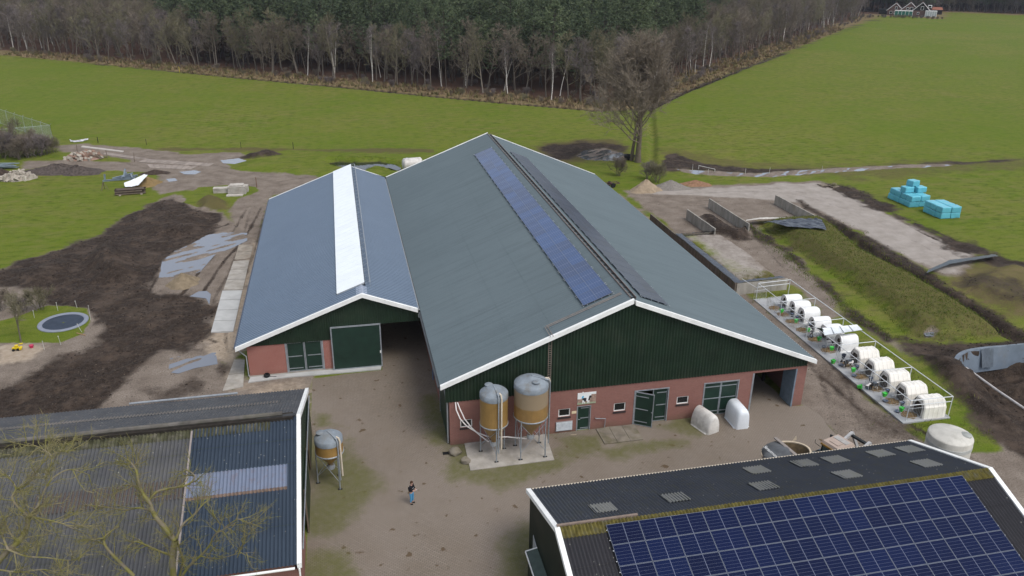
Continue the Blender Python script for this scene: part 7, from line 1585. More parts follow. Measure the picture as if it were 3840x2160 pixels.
def bare_tree(seed, H=15, r=.22, base=.3, spread=.9, n1=9, n2=6, n3=5, tw=5, twl=.75, tww=.016, lean=0.0, trop=.10, l1=.42, droop=0.0, stems=1, side=0, lr=.55, tj=.06):
    rr = random.Random(seed); T = Geo(); C = Geo(); la = rr.uniform(0,6.28); ld = Vector((math.cos(la)*lean, math.sin(la)*lean, 1))
    for st in range(stems):
        p0 = Vector((rr.uniform(-.3,.3)*(stems > 1), rr.uniform(-.3,.3)*(stems > 1), -.15)); d0 = (ld+Vector((rr.uniform(-.12,.12),rr.uniform(-.12,.12),0))*(1+stems*.6)*(1 if tj > .03 else .05)).normalized()
        tp, td = walk(p0, d0, H*.86, 9, tj, .03, rr); rs = [r*(1.25 if i == 0 else 1)*(1-.86*i/9) for i in range(10)]
        T.tube(tp, rs, 7)
        def along(f): x = f*9; i = min(8, int(x)); return tp[i]+(tp[i+1]-tp[i])*(x-i), r*(1-.86*f)
        for k in range(n1):
            f = base+(1-base)*((k+rr.random()*.8)/n1)**.9; f = min(f, .985); p, pr_ = along(f); ang = (1.15-.75*f)*spread*rr.uniform(.75,1.2); d = rdir(td if f > .6 else Vector((0,0,1)), ang, rr)
            if f < .42 and side and rr.random() < .35: d = Vector((d.x, d.y, d.z*.35)).normalized()
            L1 = H*l1*(1.15-.72*f)*rr.uniform(.75,1.15); b1, e1 = walk(p, d, L1, 5, .16, trop, rr); r1 = max(.03, pr_*lr); C.tube(b1, [r1*(1-.8*i/5) for i in range(6)], 4)
            for j in range(n2):
                g = .22+.78*(j+rr.random())/n2; x = min(g, .99)*5; i = int(x); q = b1[i]+(b1[i+1]-b1[i])*(x-i); d2_ = rdir((b1[i+1]-b1[i]), rr.uniform(.4,.95), rr); L2 = L1*.48*(1.15-.55*g)*rr.uniform(.7,1.2)
                b2, e2 = walk(q, d2_, L2, 3, .22, trop*.9-droop*.3, rr); C.tube(b2, [r1*.42*(1-.75*i2/3)*(1.1-.5*g) for i2 in range(4)], 3)
                for k3 in range(n3):
                    h = .2+.8*(k3+rr.random())/n3; x = min(h,.99)*3; i = int(x); q3_ = b2[i]+(b2[i+1]-b2[i])*(x-i); d3 = rdir(b2[i+1]-b2[i], rr.uniform(.35,.9), rr); b3, e3 = walk(q3_, d3, twl*rr.uniform(.8,1.5), 2, .25, trop*.6-droop, rr); C.strip(b3, tww*1.5, rr)
                    for k4 in range(tw):
                        q4 = b3[rr.randrange(0,2)]+(b3[-1]-b3[0])*rr.uniform(.1,.5); d4 = rdir(e3, rr.uniform(.3,.85), rr); b4, _ = walk(q4, d4, twl*rr.uniform(.5,1.1), 2, .3, .03-droop*1.5, rr); C.strip(b4, tww, rr)
    return T, C
def twig_mat(name, c1, c2, moss=None):
    m, n, b = newmat(name); f = noise(n, objc(n), 1.3, 4); oi = nd(n, 'ShaderNodeObjectInfo').outputs['Random']; c = mix(n, ramp(n, f, .3, .7), c1, c2)
    k = math_(n, 'ADD', math_(n, 'MULTIPLY', oi, .5), .75); hsv = nd(n, 'ShaderNodeHueSaturation'); n.links.new(c, hsv.inputs['Color']); n.links.new(k, hsv.inputs['Value']); c = hsv.outputs[0]
    if moss: c = mix(n, math_(n, 'MULTIPLY', ramp(n, noise(n, objc(n), 2.2, 5, .65), moss[1], moss[1]+.16), .95), c, moss[0])
    n.links.new(c, b.inputs['Base Color']); b.inputs['Roughness'].default_value = .9; b.inputs['Specular IOR Level'].default_value = .04; return m
M_TW = [twig_mat('twig_brown', (.140,.115,.092), (.175,.146,.114)), twig_mat('twig_purple', (.138,.115,.110), (.172,.146,.138)), twig_mat('twig_olive', (.138,.124,.080), (.170,.154,.098))]
M_BARK = twig_mat('bark_grey', (.120,.103,.086), (.170,.146,.120)); M_BARKD = twig_mat('bark_dark', (.055,.045,.038), (.085,.070,.058))
m_, n_, b_ = newmat('birch_bark'); _p = objc(n_); _z = nd(n_, 'ShaderNodeSeparateXYZ'); n_.links.new(_p, _z.inputs[0]); _c = mix(n_, ramp(n_, noise(n_, stretch(n_, _p, (1,1,4)), 1.6, 4), .55, .62), (.62,.58,.53), (.10,.085,.075)); n_.links.new(_c, b_.inputs['Base Color']); b_.inputs['Roughness'].default_value = .7; M_BIRCH = m_
m_, n_, b_ = newmat('pine_needles'); _oi = nd(n_, 'ShaderNodeObjectInfo').outputs['Random']; _c = mix(n_, ramp(n_, noise(n_, objc(n_), .9, 4), .3, .7), (.080,.112,.058), (.170,.196,.110)); _c = mix(n_, math_(n_, 'MULTIPLY', _oi, .6), _c, (.050,.070,.048)); n_.links.new(_c, b_.inputs['Base Color']); b_.inputs['Roughness'].default_value = .9; b_.inputs['Specular IOR Level'].default_value = .05; M_PINE = m_
def pine(seed, H=19, r=.2, base=.5, full=1.0):
    rr = random.Random(seed); T = Geo(); C = Geo(); tp, td = walk(Vector((0,0,-.15)), Vector((rr.uniform(-.04,.04),rr.uniform(-.04,.04),1)), H*.98, 9, .03, .02, rr); T.tube(tp, [r*(1-.9*i/9) for i in range(10)], 6); mi = 0
    nw = 13; 
    for k in range(nw):
        f = base+(1-base)*(k/(nw-1)); x = min(f,.995)*9; i = min(8,int(x)); p = tp[i]+(tp[i+1]-tp[i])*(x-i); g = (f-base)/(1-base); R_ = H*.19*full*(math.sin(math.pi*min(1,(g*.92+.16)))**.7)*rr.uniform(.85,1.15)+.25
        for j in range(6 if k < nw-1 else 3):
            a = 2*math.pi*(j+rr.random()*.7)/6+k; d = Vector((math.cos(a), math.sin(a), .15+.5*g)); L = R_*rr.uniform(.6,1.15); b1, e1 = walk(p, d, L, 3, .12, .08, rr); T.tube(b1, [.035,.028,.02,.01], 3)
            for c_ in range(4):
                q = b1[0]+(b1[-1]-b1[0])*(.35+.65*(c_+rr.random())/4)+Vector((rr.uniform(-.3,.3),rr.uniform(-.3,.3),rr.uniform(-.1,.25)))
                for t_ in range(11):
                    v = Vector((rr.gauss(0,1),rr.gauss(0,1),rr.gauss(.35,.6))).normalized(); s_ = v.cross(Vector((rr.uniform(-1,1),rr.uniform(-1,1),rr.uniform(-1,1)))).normalized(); l_ = rr.uniform(.35,.75); o = len(C.v); C.v += [q+v*.05-s_*.10, q+v*.05+s_*.10, q+v*l_]; C.f.append((o,o+1,o+2))
    return T, C
def put_tree(name, label, loc, rz, tm, cm, sc=1.0, group=None, cat='tree'):
    t = thing(name, label, cat, loc, rz, group); t.scale = (sc,sc,sc*1.0); inst(tm, 'trunk', t); inst(cm, 'crown', t); return t
OAK = []; BIR = []; PIN = []
for s_ in range(7):
    T, C = bare_tree(100+s_, H=random.Random(s_).uniform(11.5,15), r=.17, base=.22, spread=random.Random(s_).uniform(.85,1.1), n1=12, n2=6, n3=5, tw=5, lean=.05, l1=.42, tww=.021); OAK.append((T.mesh('oak_trunk', M_BARK), C.mesh('oak_crown', M_TW[s_ % 3])))
for s_ in range(5):
    T, C = bare_tree(200+s_, H=random.Random(s_).uniform(14,17), r=.135, base=.42, spread=.55, n1=9, n2=6, n3=5, tw=4, twl=.7, tww=.013, lean=(.03,.08,.14,.05,.10)[s_], l1=.28, droop=.10, stems=(1,1,2,1,1)[s_])
    mi = [1 if (len(f) == 3) else (1 if i % 1 else 0) for i, f in enumerate(C.f)]
    BIR.append((T.mesh('birch_trunk', M_BIRCH), C.mesh('birch_crown', [M_BIRCH, M_TW[1]], [1 if len(f) == 3 or (max(f)-min(f)) < 4 else (0 if i < 10**9 and random.Random(i//24).random() < .35 else 1) for i, f in enumerate(C.f)])))
for s_ in range(5):
    T, C = pine(300+s_, H=random.Random(s_).uniform(19,23), base=(.38,.42,.32,.45,.28)[s_], full=1.15); PIN.append((T.mesh('pine_trunk', M_BARKD), C.mesh('pine_crown', M_PINE, smooth=False)))
SHR = []
for s_ in range(4):
    T, C = bare_tree(400+s_, H=2.6, r=.035, base=.12, spread=.9, n1=7, n2=4, n3=4, tw=4, twl=.35, tww=.011, l1=.5, stems=5); SHR.append((T.mesh('shrub_stems', M_BARK), C.mesh('shrub_twigs', M_TW[(s_*2) % 3])))
# --- trees of the wood: candidates on a jittered grid, nearest 300 of each kind as things, the rest as one mass
def proj(x, y, z):
    d = np.stack([x-CAM[0], y-CAM[1], z-CAM[2]], -1); w_ = d@AF; return 1920+FPX*(d@AR)/w_, 1080-FPX*(d@AU)/w_, w_
rg = np.random.RandomState(11)
cand = []
xx, yy = np.meshgrid(np.arange(-190, 620, 4.3), np.arange(110, 620, 4.3)); xx = xx.ravel()+rg.uniform(-1.9,1.9,xx.size); yy = yy.ravel()+rg.uniform(-1.9,1.9,yy.size)
px0, py0, w0 = proj(xx, yy, np.zeros_like(xx)); px1, py1, _ = proj(xx, yy, np.full_like(xx, 19.0))
dwd = sdist(woods, xx, yy); vis = (px0 > -500) & (px0 < 4340) & (py0 > -330) & (dwd > 7.5) & (w0 > 0)
hgx, hgy = gp(*z7(640,262))[:2]; vis &= ~((np.abs((xx-hgx)*math.cos(R(37.5))-(yy-hgy)*math.sin(R(37.5))) < 26) & (np.abs((xx-hgx)*math.sin(R(37.5))+(yy-hgy)*math.cos(R(37.5))-2) < 16))
xx, yy, px0, py0, w0, dwd = [q[vis] for q in (xx, yy, px0, py0, w0, dwd)]
pn = fbm(xx, yy, .018, 3, 31); bn = fbm(xx, yy, .05, 3, 41); u_ = rg.rand(len(xx))
center = np.exp(-((px0-1750)/800)**2)*.26-.03-(px0 > 2450)*.14-np.clip((1000-px0)/400,0,1)*.34
kind = np.where((dwd > 17+rg.uniform(-5,5,len(xx))) & (pn+center+np.clip((dwd-20)/140,0,.25) > -.02), 2, np.where((dwd < 22) & (u_ < .20+bn*.6), 1, np.where(u_ < .06, 1, 0)))
kind = np.where((px0 > 3330) & (u_ < .45), 2, kind)
keep = (kind == 2) | (u_ > .12); xx, yy, px0, w0, dwd, kind, u_ = [q[keep] for q in (xx, yy, px0, w0, dwd, kind, u_)]
rank = w0+dwd*2.2+np.where((px0 < -60) | (px0 > 3900), 900, 0)
ind = np.zeros(len(xx), bool)
for k, cap in ((0,150),(1,75),(2,70)):
    i_ = np.where(kind == k)[0]; i_ = i_[np.argsort(rank[i_])][:cap]; ind[i_] = True
sets = (OAK, BIR, PIN); nm3 = ('bare_tree','birch_tree','pine_tree')
SEG = ((-9999,0,'beyond the left picture edge'),(0,250,'above the net fence'),(250,520,'above the rubble heaps'),(520,760,'by the yellow marker post'),(760,1000,'above the slab stacks'),(1000,1250,'above the newer barn roof'),(1250,1500,'above the pond'),(1500,1750,'left of the large barn ridge'),(1750,2000,'above the large barn ridge'),(2000,2250,'left of the tall tree'),(2250,2560,'behind the tall tree'),(2560,2800,'right of the tall tree'),(2800,3300,'along the right field'),(3300,9999,'near the far houses'))
segn = {}
def place(k, px):
    s_ = [q for q in SEG if q[0] <= px < q[1]][0][2]; n_ = segn.get((k,s_),0)+1; segn[(k,s_)] = n_; suf = {1:'st',2:'nd',3:'rd'}.get(n_ % 10 if n_ % 100 not in (11,12,13) else 0, 'th'); return '%s, %d%s from left' % (s_, n_, suf)
lb3 = ('bare brown tree of the wood edge ','white-stemmed birch of the wood edge ','dark green pine of the wood '); gr3 = ('bare trees of the wood edge','birches of the wood edge','pines of the wood')
ii = np.where(ind)[0]
for i in ii[np.argsort(px0[ii])]:
    k = kind[i]; tm, cm = sets[k][rg.randint(len(sets[k]))]; sc = (.82+.32*u_[i])*(1.0,1.0,1.0)[k]*(rg.uniform(.78,1.08) if k == 2 else 1)
    put_tree(nm3[k], lb3[k]+place(k, px0[i]), (float(xx[i]), float(yy[i]), hz(xx[i],yy[i])), float(rg.uniform(0,6.28)), tm, cm, sc, gr3[k])
rest = np.where(~ind)[0]
def joined(tm, cm, name):
    o = bpy.data.objects.new(name, None); 
    bm = bmesh.new(); bm.from_mesh(tm); n0 = len(bm.faces); bm.from_mesh(cm); bm.faces.ensure_lookup_table(); nt_ = len(tm.materials)
    for j in range(n0, len(bm.faces)): bm.faces[j].material_index += nt_
    me = bpy.data.meshes.new(name); bm.to_mesh(me); bm.free()
    for m in list(tm.materials)+list(cm.materials): me.materials.append(m)
    bpy.data.objects.remove(o); return bpy.data.objects.new(name, me)
def scatter(name, pts, idx, rots, scs, protos):
    """one object: every point carries an instance of one of the prototype meshes (geometry nodes)"""
    colx = bpy.data.collections.new(name+'_kinds')
    for i, p in enumerate(protos): p.name = '%s_kind_%02d' % (name, i); colx.objects.link(p)
    me = bpy.data.meshes.new(name); me.from_pydata([tuple(map(float, p)) for p in pts], [], [])
    for an, ty, val in (('vi','INT',idx),('rz','FLOAT',rots),('sc','FLOAT',scs)):
        a = me.attributes.new(an, ty, 'POINT'); a.data.foreach_set('value', np.array(val, np.int32 if ty == 'INT' else np.float32))
    o = bpy.data.objects.new(name, me); COL.objects.link(o); o['kind'] = 'stuff'
    g = bpy.data.node_groups.new(name+'_scatter', 'GeometryNodeTree'); g.interface.new_socket('Geometry', in_out='INPUT', socket_type='NodeSocketGeometry'); g.interface.new_socket('Geometry', in_out='OUTPUT', socket_type='NodeSocketGeometry')
    gi = g.nodes.new('NodeGroupInput'); go = g.nodes.new('NodeGroupOutput'); ci = g.nodes.new('GeometryNodeCollectionInfo'); ci.inputs['Collection'].default_value = colx; ci.inputs['Separate Children'].default_value = True; ci.inputs['Reset Children'].default_value = True
    ip = g.nodes.new('GeometryNodeInstanceOnPoints'); ip.inputs['Pick Instance'].default_value = True
    def attr(nm, ty): x = g.nodes.new('GeometryNodeInputNamedAttribute'); x.data_type = ty; x.inputs['Name'].default_value = nm; return [q for q in x.outputs if q.enabled and q.name == 'Attribute'][0]
    cx = g.nodes.new('ShaderNodeCombineXYZ'); g.links.new(attr('rz','FLOAT'), cx.inputs['Z']); e2r = g.nodes.new('FunctionNodeEulerToRotation'); g.links.new(cx.outputs[0], e2r.inputs[0])
    g.links.new(gi.outputs[0], ip.inputs['Points']); g.links.new(ci.outputs[0], ip.inputs['Instance']); g.links.new(attr('vi','INT'), ip.inputs['Instance Index']); g.links.new(e2r.outputs[0], ip.inputs['Rotation']); g.links.new(attr('sc','FLOAT'), ip.inputs['Scale']); g.links.new(ip.outputs[0], go.inputs[0])
    md = o.modifiers.new('scatter', 'NODES'); md.node_group = g; return o
protos = [joined(*q, 'k') for q in OAK]+[joined(*q, 'k') for q in BIR]+[joined(*q, 'k') for q in PIN]; o0 = (0, len(OAK), len(OAK)+len(BIR))
scatter('woodland', [(xx[i],yy[i],0) for i in rest], [o0[kind[i]]+rg.randint(len(sets[kind[i]])) for i in rest], rg.uniform(0,6.28,len(rest)), [(.8+.35*u_[i]) for i in rest], protos)
# undergrowth along the wood edge
P = []; 
for L in (FE[1:], FEC):
    for a, b in zip(L[:-1], L[1:]):
        a = np.array(a); b = np.array(b); n_ = int(np.linalg.norm(b-a)*.7); t_ = (b-a)/np.linalg.norm(b-a); s_ = np.array([-t_[1], t_[0]])
        for k in range(n_): q = a+(b-a)*rg.rand()+s_*(3+rg.exponential(9)); P.append(q)
P = [q for q in P if sdist(woods, np.array([q[0]]), np.array([q[1]]))[0] > 2.5]
ha = gp(*z7(130,290))[:2]; hb_ = gp(*z7(1240,318))[:2]; NHS = 36; P += [ha+(hb_-ha)*rg.rand()+rg.normal(0,1.6,2) for _ in range(NHS)]
scatter('undergrowth', [(q[0],q[1],hz(*q)-.05) for q in P], rg.randint(0,4,len(P)), rg.uniform(0,6.28,len(P)), np.concatenate([rg.uniform(.25,.75,len(P)-NHS), rg.uniform(.35,.75,NHS)]), [joined(*q, 'k') for q in SHR])
# dead grass tufts on the verge, and grass along ditches and banks
def tufts(name, pts, h, wd, nb, mats, seed):
    rr = random.Random(seed); G_ = Geo(); mi = []
    for (x, y, z, s_) in pts:
        mk = rr.randrange(len(mats))
        for k in range(nb):
            a = rr.uniform(0,6.28); l = h*s_*rr.uniform(.5,1.1); bx_, by_ = x+rr.uniform(-.35,.35)*s_, y+rr.uniform(-.35,.35)*s_; dx, dy = math.cos(a)*l*.5, math.sin(a)*l*.5; w_ = wd*s_; o = len(G_.v)
            G_.v += [Vector((bx_-w_*math.sin(a),by_+w_*math.cos(a),z-.03)),Vector((bx_+w_*math.sin(a),by_-w_*math.cos(a),z-.03)),Vector((bx_+dx,by_+dy,z+l))]; G_.f.append((o,o+1,o+2)); mi.append(mk)
    me = G_.mesh(name, mats, mi, False); ob = bpy.data.objects.new(name, me); COL.objects.link(ob); ob['kind'] = 'stuff'; return ob
M_DG = [plain('dead_grass', (.26,.195,.115), .9, var=.3, scale=.5), plain('dead_grass_brown', (.155,.105,.065), .9, var=.3, scale=.5), plain('dead_grass_olive', (.135,.12,.05), .9, var=.3, scale=.5)]
pts = []
for L in (FE[1:], FEC):
    for a, b in zip(L[:-1], L[1:]):
        a = np.array(a); b = np.array(b); LL = np.linalg.norm(b-a); t_ = (b-a)/LL; s_ = np.array([-t_[1], t_[0]])
        for k in range(int(LL*9)): q = a+(b-a)*rg.rand()+s_*rg.uniform(.6,11); pts.append((q[0],q[1],hz(*q),rg.uniform(.6,1.5)))
pts = [q for q in pts if not (q[0] > 230)]
tufts('dead_grass', pts, .75, .09, 9, M_DG, 1)
M_GG = [plain('bank_grass', (.085,.130,.018), .9, var=.3, scale=.7), plain('bank_grass_dry', (.135,.145,.034), .9, var=.3, scale=.7)]
pts = []
dl2 = PD((2090,560),(2200,640),(2330,712),(2460,790),(2576,862)); lines = [(dl2,1.4,60),(PD((1880,575),(1960,630),(2060,715),(2160,800),(2250,850)),.9,70),(PD((840,400),(950,399),(1010,412)),.8,40),(PD((840,420),(905,434),(975,421),(1010,428)),.8,40),(PD((1900,720),(2000,790),(2200,900),(2400,1010)),1.6,60),(PD((2290,1075),(2400,1080),(2460,1090)),1.6,50)]
for L, sp_, dn in lines:
    for a, b in zip(L[:-1], L[1:]):
        LL = np.linalg.norm(b[:2]-a[:2])
        for k in range(int(LL*dn*.25)): q = a[:2]+(b[:2]-a[:2])*rg.rand()+rg.normal(0,sp_*.6,2); pts.append((q[0],q[1],hz(*q),rg.uniform(.5,1.2)))
# the grassy heap, rough top
for k in range(9000):
    q = (rg.uniform(43,56), rg.uniform(7,42)); 
    pts.append((q[0],q[1],hz(*q),rg.uniform(.4,.9)))
mk_ = sdist(mound, np.array([q[0] for q in pts[-9000:]]), np.array([q[1] for q in pts[-9000:]])) > .2; pts = pts[:-9000]+[q for q, k in zip(pts[-9000:], mk_) if k]
tufts('bank_grass', pts, .22, .03, 6, M_GG, 2)
# loose clods on the mud
def clods(name, n, boxes, test, mats, seed, smin, smax):
    rr = random.Random(seed); G_ = Geo(); mi = []; rs = np.random.RandomState(seed); px_l = []
    for (xa, xb, ya, yb, k) in boxes: px_l += list(zip(rs.uniform(xa,xb,k), rs.uniform(ya,yb,k)))
    ix = np.clip(np.searchsorted(gx, [q[0] for q in px_l])-1, 0, NX-2); iy = np.clip(np.searchsorted(gy, [q[1] for q in px_l])-1, 0, NY-2); wv_ = test.reshape(NY,NX)[iy,ix]
    for q, w_ in zip(px_l, wv_):
        if w_ < .55: continue
        s_ = smin+(smax-smin)*rr.random()**2.5; z = hz(*q); o = len(G_.v); V = [Vector((s_,0,0)),Vector((0,s_,0)),Vector((-s_,0,0)),Vector((0,-s_,0)),Vector((0,0,s_*.7))]; a = rr.uniform(0,6.28); ca_, sa_ = math.cos(a), math.sin(a)
        for v in V: v = v*rr.uniform(.7,1.3); G_.v.append(Vector((q[0]+v.x*ca_-v.y*sa_, q[1]+v.x*sa_+v.y*ca_, z-.01+v.z)))
        G_.f += [(o,o+1,o+4),(o+1,o+2,o+4),(o+2,o+3,o+4),(o+3,o,o+4)]; mi += [rr.randrange(len(mats))]*4
    me = G_.mesh(name, mats, mi, False); ob = bpy.data.objects.new(name, me); COL.objects.link(ob); ob['kind'] = 'stuff'
M_CL = [plain('clod_dark', (.030,.023,.019), .95, var=.4, scale=3), plain('clod_mid', (.062,.048,.038), .95, var=.4, scale=3)]
clods('soil_clods', 0, [(-45,-10,12,70,11000),(43,72,-8,9,3500),(40,76,36,56,3000),(44,60,8,42,2500)], LAY['mud']*outb.astype(float)*(LAY['pave'] < .2), M_CL, 5, .04, .16)
clods('dirt_crumbs', 0, [(-30,-9.8,5,70,5000),(27.6,34,-9,20,1800),(32,60,20,56,4500)], LAY['dirt']*outb.astype(float)*(LAY['pave'] < .2)*(LAY['conc'] < .6), [M_CL[1], plain('clod_pale', (.15,.12,.095), .95, var=.4, scale=3)], 6, .02, .08)
# --- the tall tree behind the barn
TB = gp(2385,608)
T, C = bare_tree(17, H=15.6, r=.42, base=.22, spread=.90, n1=32, n2=11, n3=9, tw=8, twl=1.05, tww=.018, l1=.66, trop=.10, side=0, lr=.34, tj=.015)
M_TWT = twig_mat('tall_tree_twigs', (.225,.185,.142), (.27,.225,.175)); M_BARKT = twig_mat('tall_tree_bark', (.125,.102,.076), (.175,.145,.110), ((.085,.085,.040), .52))
put_tree('tall_tree', 'tall bare tree with ascending branches standing alone behind the barn', (TB[0]+.3,TB[1],0), 2.2, T.mesh('tall_trunk', M_BARKT), C.mesh('tall_crown', M_TWT)).scale = (1.22,1.22,1.08)
T, C = bare_tree(12, H=13, r=.33, base=.3, spread=.45, n1=9, n2=6, n3=5, tw=4, twl=.8, tww=.013, l1=.35, trop=.15); put_tree('tall_tree', 'slimmer bare stem close behind the tall tree', (TB[0]-.35,TB[1]+1.3,0), .5, T.mesh('tall_trunk', M_BARKT), C.mesh('tall_crown', M_TWT))
def shrub(px, sc, label, k=0, name='bare_shrub', zsc=1):
    g = gp(*px); t = put_tree(name, label, (g[0],g[1],hz(g[0],g[1])), random.uniform(0,6), *SHR[k % 4], sc, None, 'shrub'); t.children[0].name = 'stems'; t.children[1].name = 'twigs'; t.scale = (sc,sc,sc*zsc); return t
shrub(zt_(170,1310), 1.1, 'brown bare shrub at the barn end near the tall tree', 0); shrub(z5(190,240), 1.2, 'pale brown shrub above the sand heap', 1); shrub(z5(90,215), 1.0, 'small brown shrub left of the sand heap top', 2)
# left edge: hedge and small trees in front of the net fence
for k, (q, sc) in enumerate((((60,870),1.5),((150,850),1.4),((260,860),1.5),((380,850),1.35),((470,860),1.4),((570,840),1.3),((660,850),1.35),((760,820),1.2),((850,790),1.1),((930,770),.9),((20,900),1.6),((330,900),1.2),((100,780),1.6),((420,800),1.4),((600,790),1.2))): shrub(q1(*q), sc, f'brown hedge shrub before the net fence, number {k+1} from the left' if False else ('brown bare hedge shrub, '+('far left end','left of the first stem','behind the first stem','right of the first stem','left of the middle gap','in the middle gap','left of the thin stem','right of the thin stem','near the hedge end','last one at the track','at the very picture edge','low one in front','tall one behind the left stem','tall one in the middle','rear one by the thin stem')[k]), k)
T, C = bare_tree(51, H=5.5, r=.10, base=.4, spread=1.0, n1=8, n2=5, n3=5, tw=4, twl=.45, tww=.012, l1=.45); sm = (T.mesh('young_trunk', M_BARK), C.mesh('young_crown', M_TW[0]))
g = gp(*q1(200,845)); put_tree('young_tree', 'young bare tree with pale stem before the hedge, left one', (g[0],g[1],0), .3, *sm, 1.15); g = gp(*q1(648,820)); put_tree('young_tree', 'young bare tree with thin pale stem before the hedge, right one', (g[0],g[1],0), 2.0, *sm, .8)
# by the trampoline
T, C = bare_tree(52, H=4.3, r=.075, base=.3, spread=.7, n1=9, n2=6, n3=5, tw=4, twl=.4, tww=.009, l1=.45); M_TWO = M_TW[2]
g = gp(*q3(360,1095)); put_tree('young_tree', 'young bare tree on the lawn left of the trampoline', (g[0],g[1],0), .3, T.mesh('young_trunk', M_BARK), C.mesh('young_crown', M_TWO), 1.0)
shrub(q3(690,565), .85, 'round bare bush behind the trampoline', 1); shrub(q3(420,600), .6, 'small bush on the lawn edge left of the trampoline', 2); shrub(q3(60,560), .8, 'bare bush at the left picture edge above the lawn', 3)
# --- mossy trees in the left foreground, limbs laid out from the photograph at the depth of the shed front
M_MOSSB = twig_mat('mossy_bark', (.165,.140,.100), (.215,.185,.140), ((.165,.155,.045), .42)); M_MOSST = twig_mat('mossy_twig', (.185,.160,.090), (.215,.190,.100), ((.18,.17,.055), .42))
zl_ = zoomed(0,1440,2.0125)
def limb_tree(name, label, base, limbs, ydep, seed, tw_n, twl):
    rr = random.Random(seed); T = Geo(); C = Geo(); bg_ = None; t = None; ends = []
    for k, (pl, r0, r1, yo) in enumerate(limbs):
        P_ = []
        for i, q in enumerate(pl):
            w3 = py_(*zl_(*q), ydep+yo[0]+(yo[1]-yo[0])*i/(len(pl)-1)); P_.append(Vector(w3))
        if k == 0: P_ = [Vector((P_[0].x-.1,P_[0].y,0)), Vector((P_[0].x-.05,P_[0].y,P_[0].z*.5))]+P_; org = P_[0].copy()
        Q_ = [Vector(v) for v in smooth_line([tuple(v) for v in P_], len(P_)*4)]; rs = [.66*(r0+(r1-r0)*i/(len(Q_)-1)) for i in range(len(Q_))]; (T if k == 0 else C).tube([v-org for v in Q_], rs, 7)
        i0 = 0 if k else len(Q_)//2
        for i in range(i0, len(Q_)-1):
            if rr.random() < tw_n:
                d = rdir(Q_[i+1]-Q_[i], rr.uniform(.5,1.2), rr); b2, e2 = walk(Q_[i]-org, d, twl*rr.uniform(.8,2.2), 4, .28, .06, rr); C.tube(b2, [.028,.022,.016,.011,.006], 3)
                for j in range(9):
                    p = b2[rr.randrange(1,4)]; d3 = rdir(e2, rr.uniform(.4,1.1), rr); b3, e3 = walk(p, d3, twl*rr.uniform(.4,1.1), 3, .3, .03, rr); C.strip(b3, .010, rr)
                    for j2 in range(4): b4, _ = walk(b3[rr.randrange(1,3)], rdir(e3, rr.uniform(.4,1.1), rr), twl*rr.uniform(.2,.6), 2, .3, .02, rr); C.strip(b4, .0065, rr)
    t = thing(name, label, 'tree', tuple(org)); inst(T.mesh('limb_trunk', M_MOSSB), 'trunk', t); inst(C.mesh('limb_crown', [M_MOSSB, M_MOSST], [1 if len(f) == 3 or (max(f)-min(f)) <= 4 else 0 for f in C.f]), 'crown', t); return t
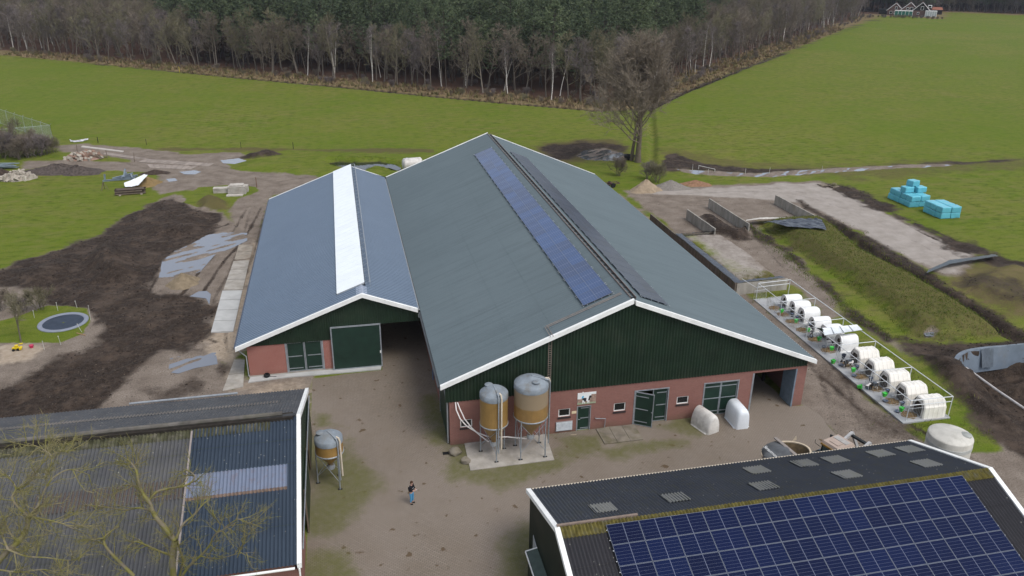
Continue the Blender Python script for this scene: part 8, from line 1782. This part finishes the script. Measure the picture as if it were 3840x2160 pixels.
limb_tree('mossy_tree', 'mossy bare tree with cut limbs in front of the old shed roof', None, [
    ([(1310,1449),(1302,1290),(1318,1180)], .24, .20, (0,0)), ([(1318,1180),(1240,1080),(1165,990),(1130,900),(1080,830),(1045,740),(1030,660),(1005,615),(958,565)], .19, .05, (0,2.0)), ([(1005,615),(1035,600),(1045,595)], .06,.05,(2.0,2.1)),
    ([(1130,870),(1190,810),(1300,785),(1400,765),(1450,735),(1468,695),(1430,660),(1385,640)], .10, .035, (1.2,2.2)), ([(1130,880),(1060,800),(990,765),(930,765)], .08, .04, (1.2,2.0)),
    ([(1150,960),(1050,935),(950,950),(830,935),(710,918)], .08, .03, (.8,1.6)), ([(1330,1165),(1380,1060),(1460,990),(1530,910),(1585,865)], .10, .04, (0,1.0)),
    ([(1380,1440),(1440,1360),(1520,1290),(1580,1220),(1620,1140),(1700,1090),(1790,1040)], .11, .03, (.0,-.8)), ([(1640,1120),(1660,1060),(1620,1000),(1600,950)], .05,.02,(-.4,-.3)), ([(1700,1080),(1800,1020),(1880,1050),(1990,1090)], .05,.015,(-.6,-.9)),
    ([(1290,1290),(1200,1260),(1100,1215),(1020,1190),(960,1230)], .09, .03, (0,-1.0)), ([(1010,1449),(930,1370),(850,1290),(795,1220),(785,1160),(840,1110),(900,1070)], .13, .05, (-.6,.8)), ([(785,1165),(735,1165)], .06,.05,(.2,.3)),
    ([(1355,1449),(1380,1330),(1350,1230),(1340,1180)], .09,.06,(.3,.1)), ([(1790,1310),(1850,1180),(1840,1150)], .03,.012,(-1,-1.2)), ([(1520,1300),(1640,1320),(1800,1280),(1930,1270)], .045,.015,(-.3,-1.4))], -15.6, 5, .42, .75)
limb_tree('mossy_tree', 'mossy bare tree at the left edge before the old shed roof', None, [
    ([(-40,1449),(30,1290),(140,1190),(200,1090),(215,1000)], .26, .14, (0,.6)), ([(215,1000),(140,930),(90,860),(120,790),(80,720),(40,680)], .10, .03, (.6,1.6)), ([(215,1000),(280,930),(300,880),(380,730),(500,650),(600,660),(680,690)], .09, .025, (.6,1.6)),
    ([(215,1000),(330,1020),(460,1050),(560,1090),(640,1060)], .07, .02, (.6,.8)), ([(60,1250),(200,1300),(350,1310),(520,1330),(640,1300)], .07, .02, (0,-.6)), ([(120,790),(200,760),(300,620),(420,520),(560,500)], .06,.02,(1.2,2.4)), ([(60,1250),(20,1150),(-20,1050)], .08,.04,(0,.8)), ([(340,720),(390,560),(300,480),(180,440)], .05,.015,(1.3,2.4)),
    ([(140,1190),(80,1130),(20,1000),(-30,900)], .07,.02,(.2,1.4)), ([(-20,1400),(150,1420),(330,1400),(480,1440)], .06,.02,(0,-1.0))], -15.8, 6, .62, .85)
# ------------------------------------------------------------------ thin air between here and the far wood
m = MB().bx(-1000,1300,-330,1600,-3.0,34.5); hzo = m.build('haze', [], kind='stuff')
mh = bpy.data.materials.new('haze_air'); mh.use_nodes = True; nh = mh.node_tree; nh.nodes.clear(); pvn = nh.nodes.new('ShaderNodeVolumePrincipled'); oh = nh.nodes.new('ShaderNodeOutputMaterial')
pvn.inputs['Color'].default_value = (.72,.82,1.0,1); pvn.inputs['Density'].default_value = .00009; pvn.inputs['Anisotropy'].default_value = .2; nh.links.new(pvn.outputs[0], oh.inputs['Volume']); hzo.data.materials.append(mh)
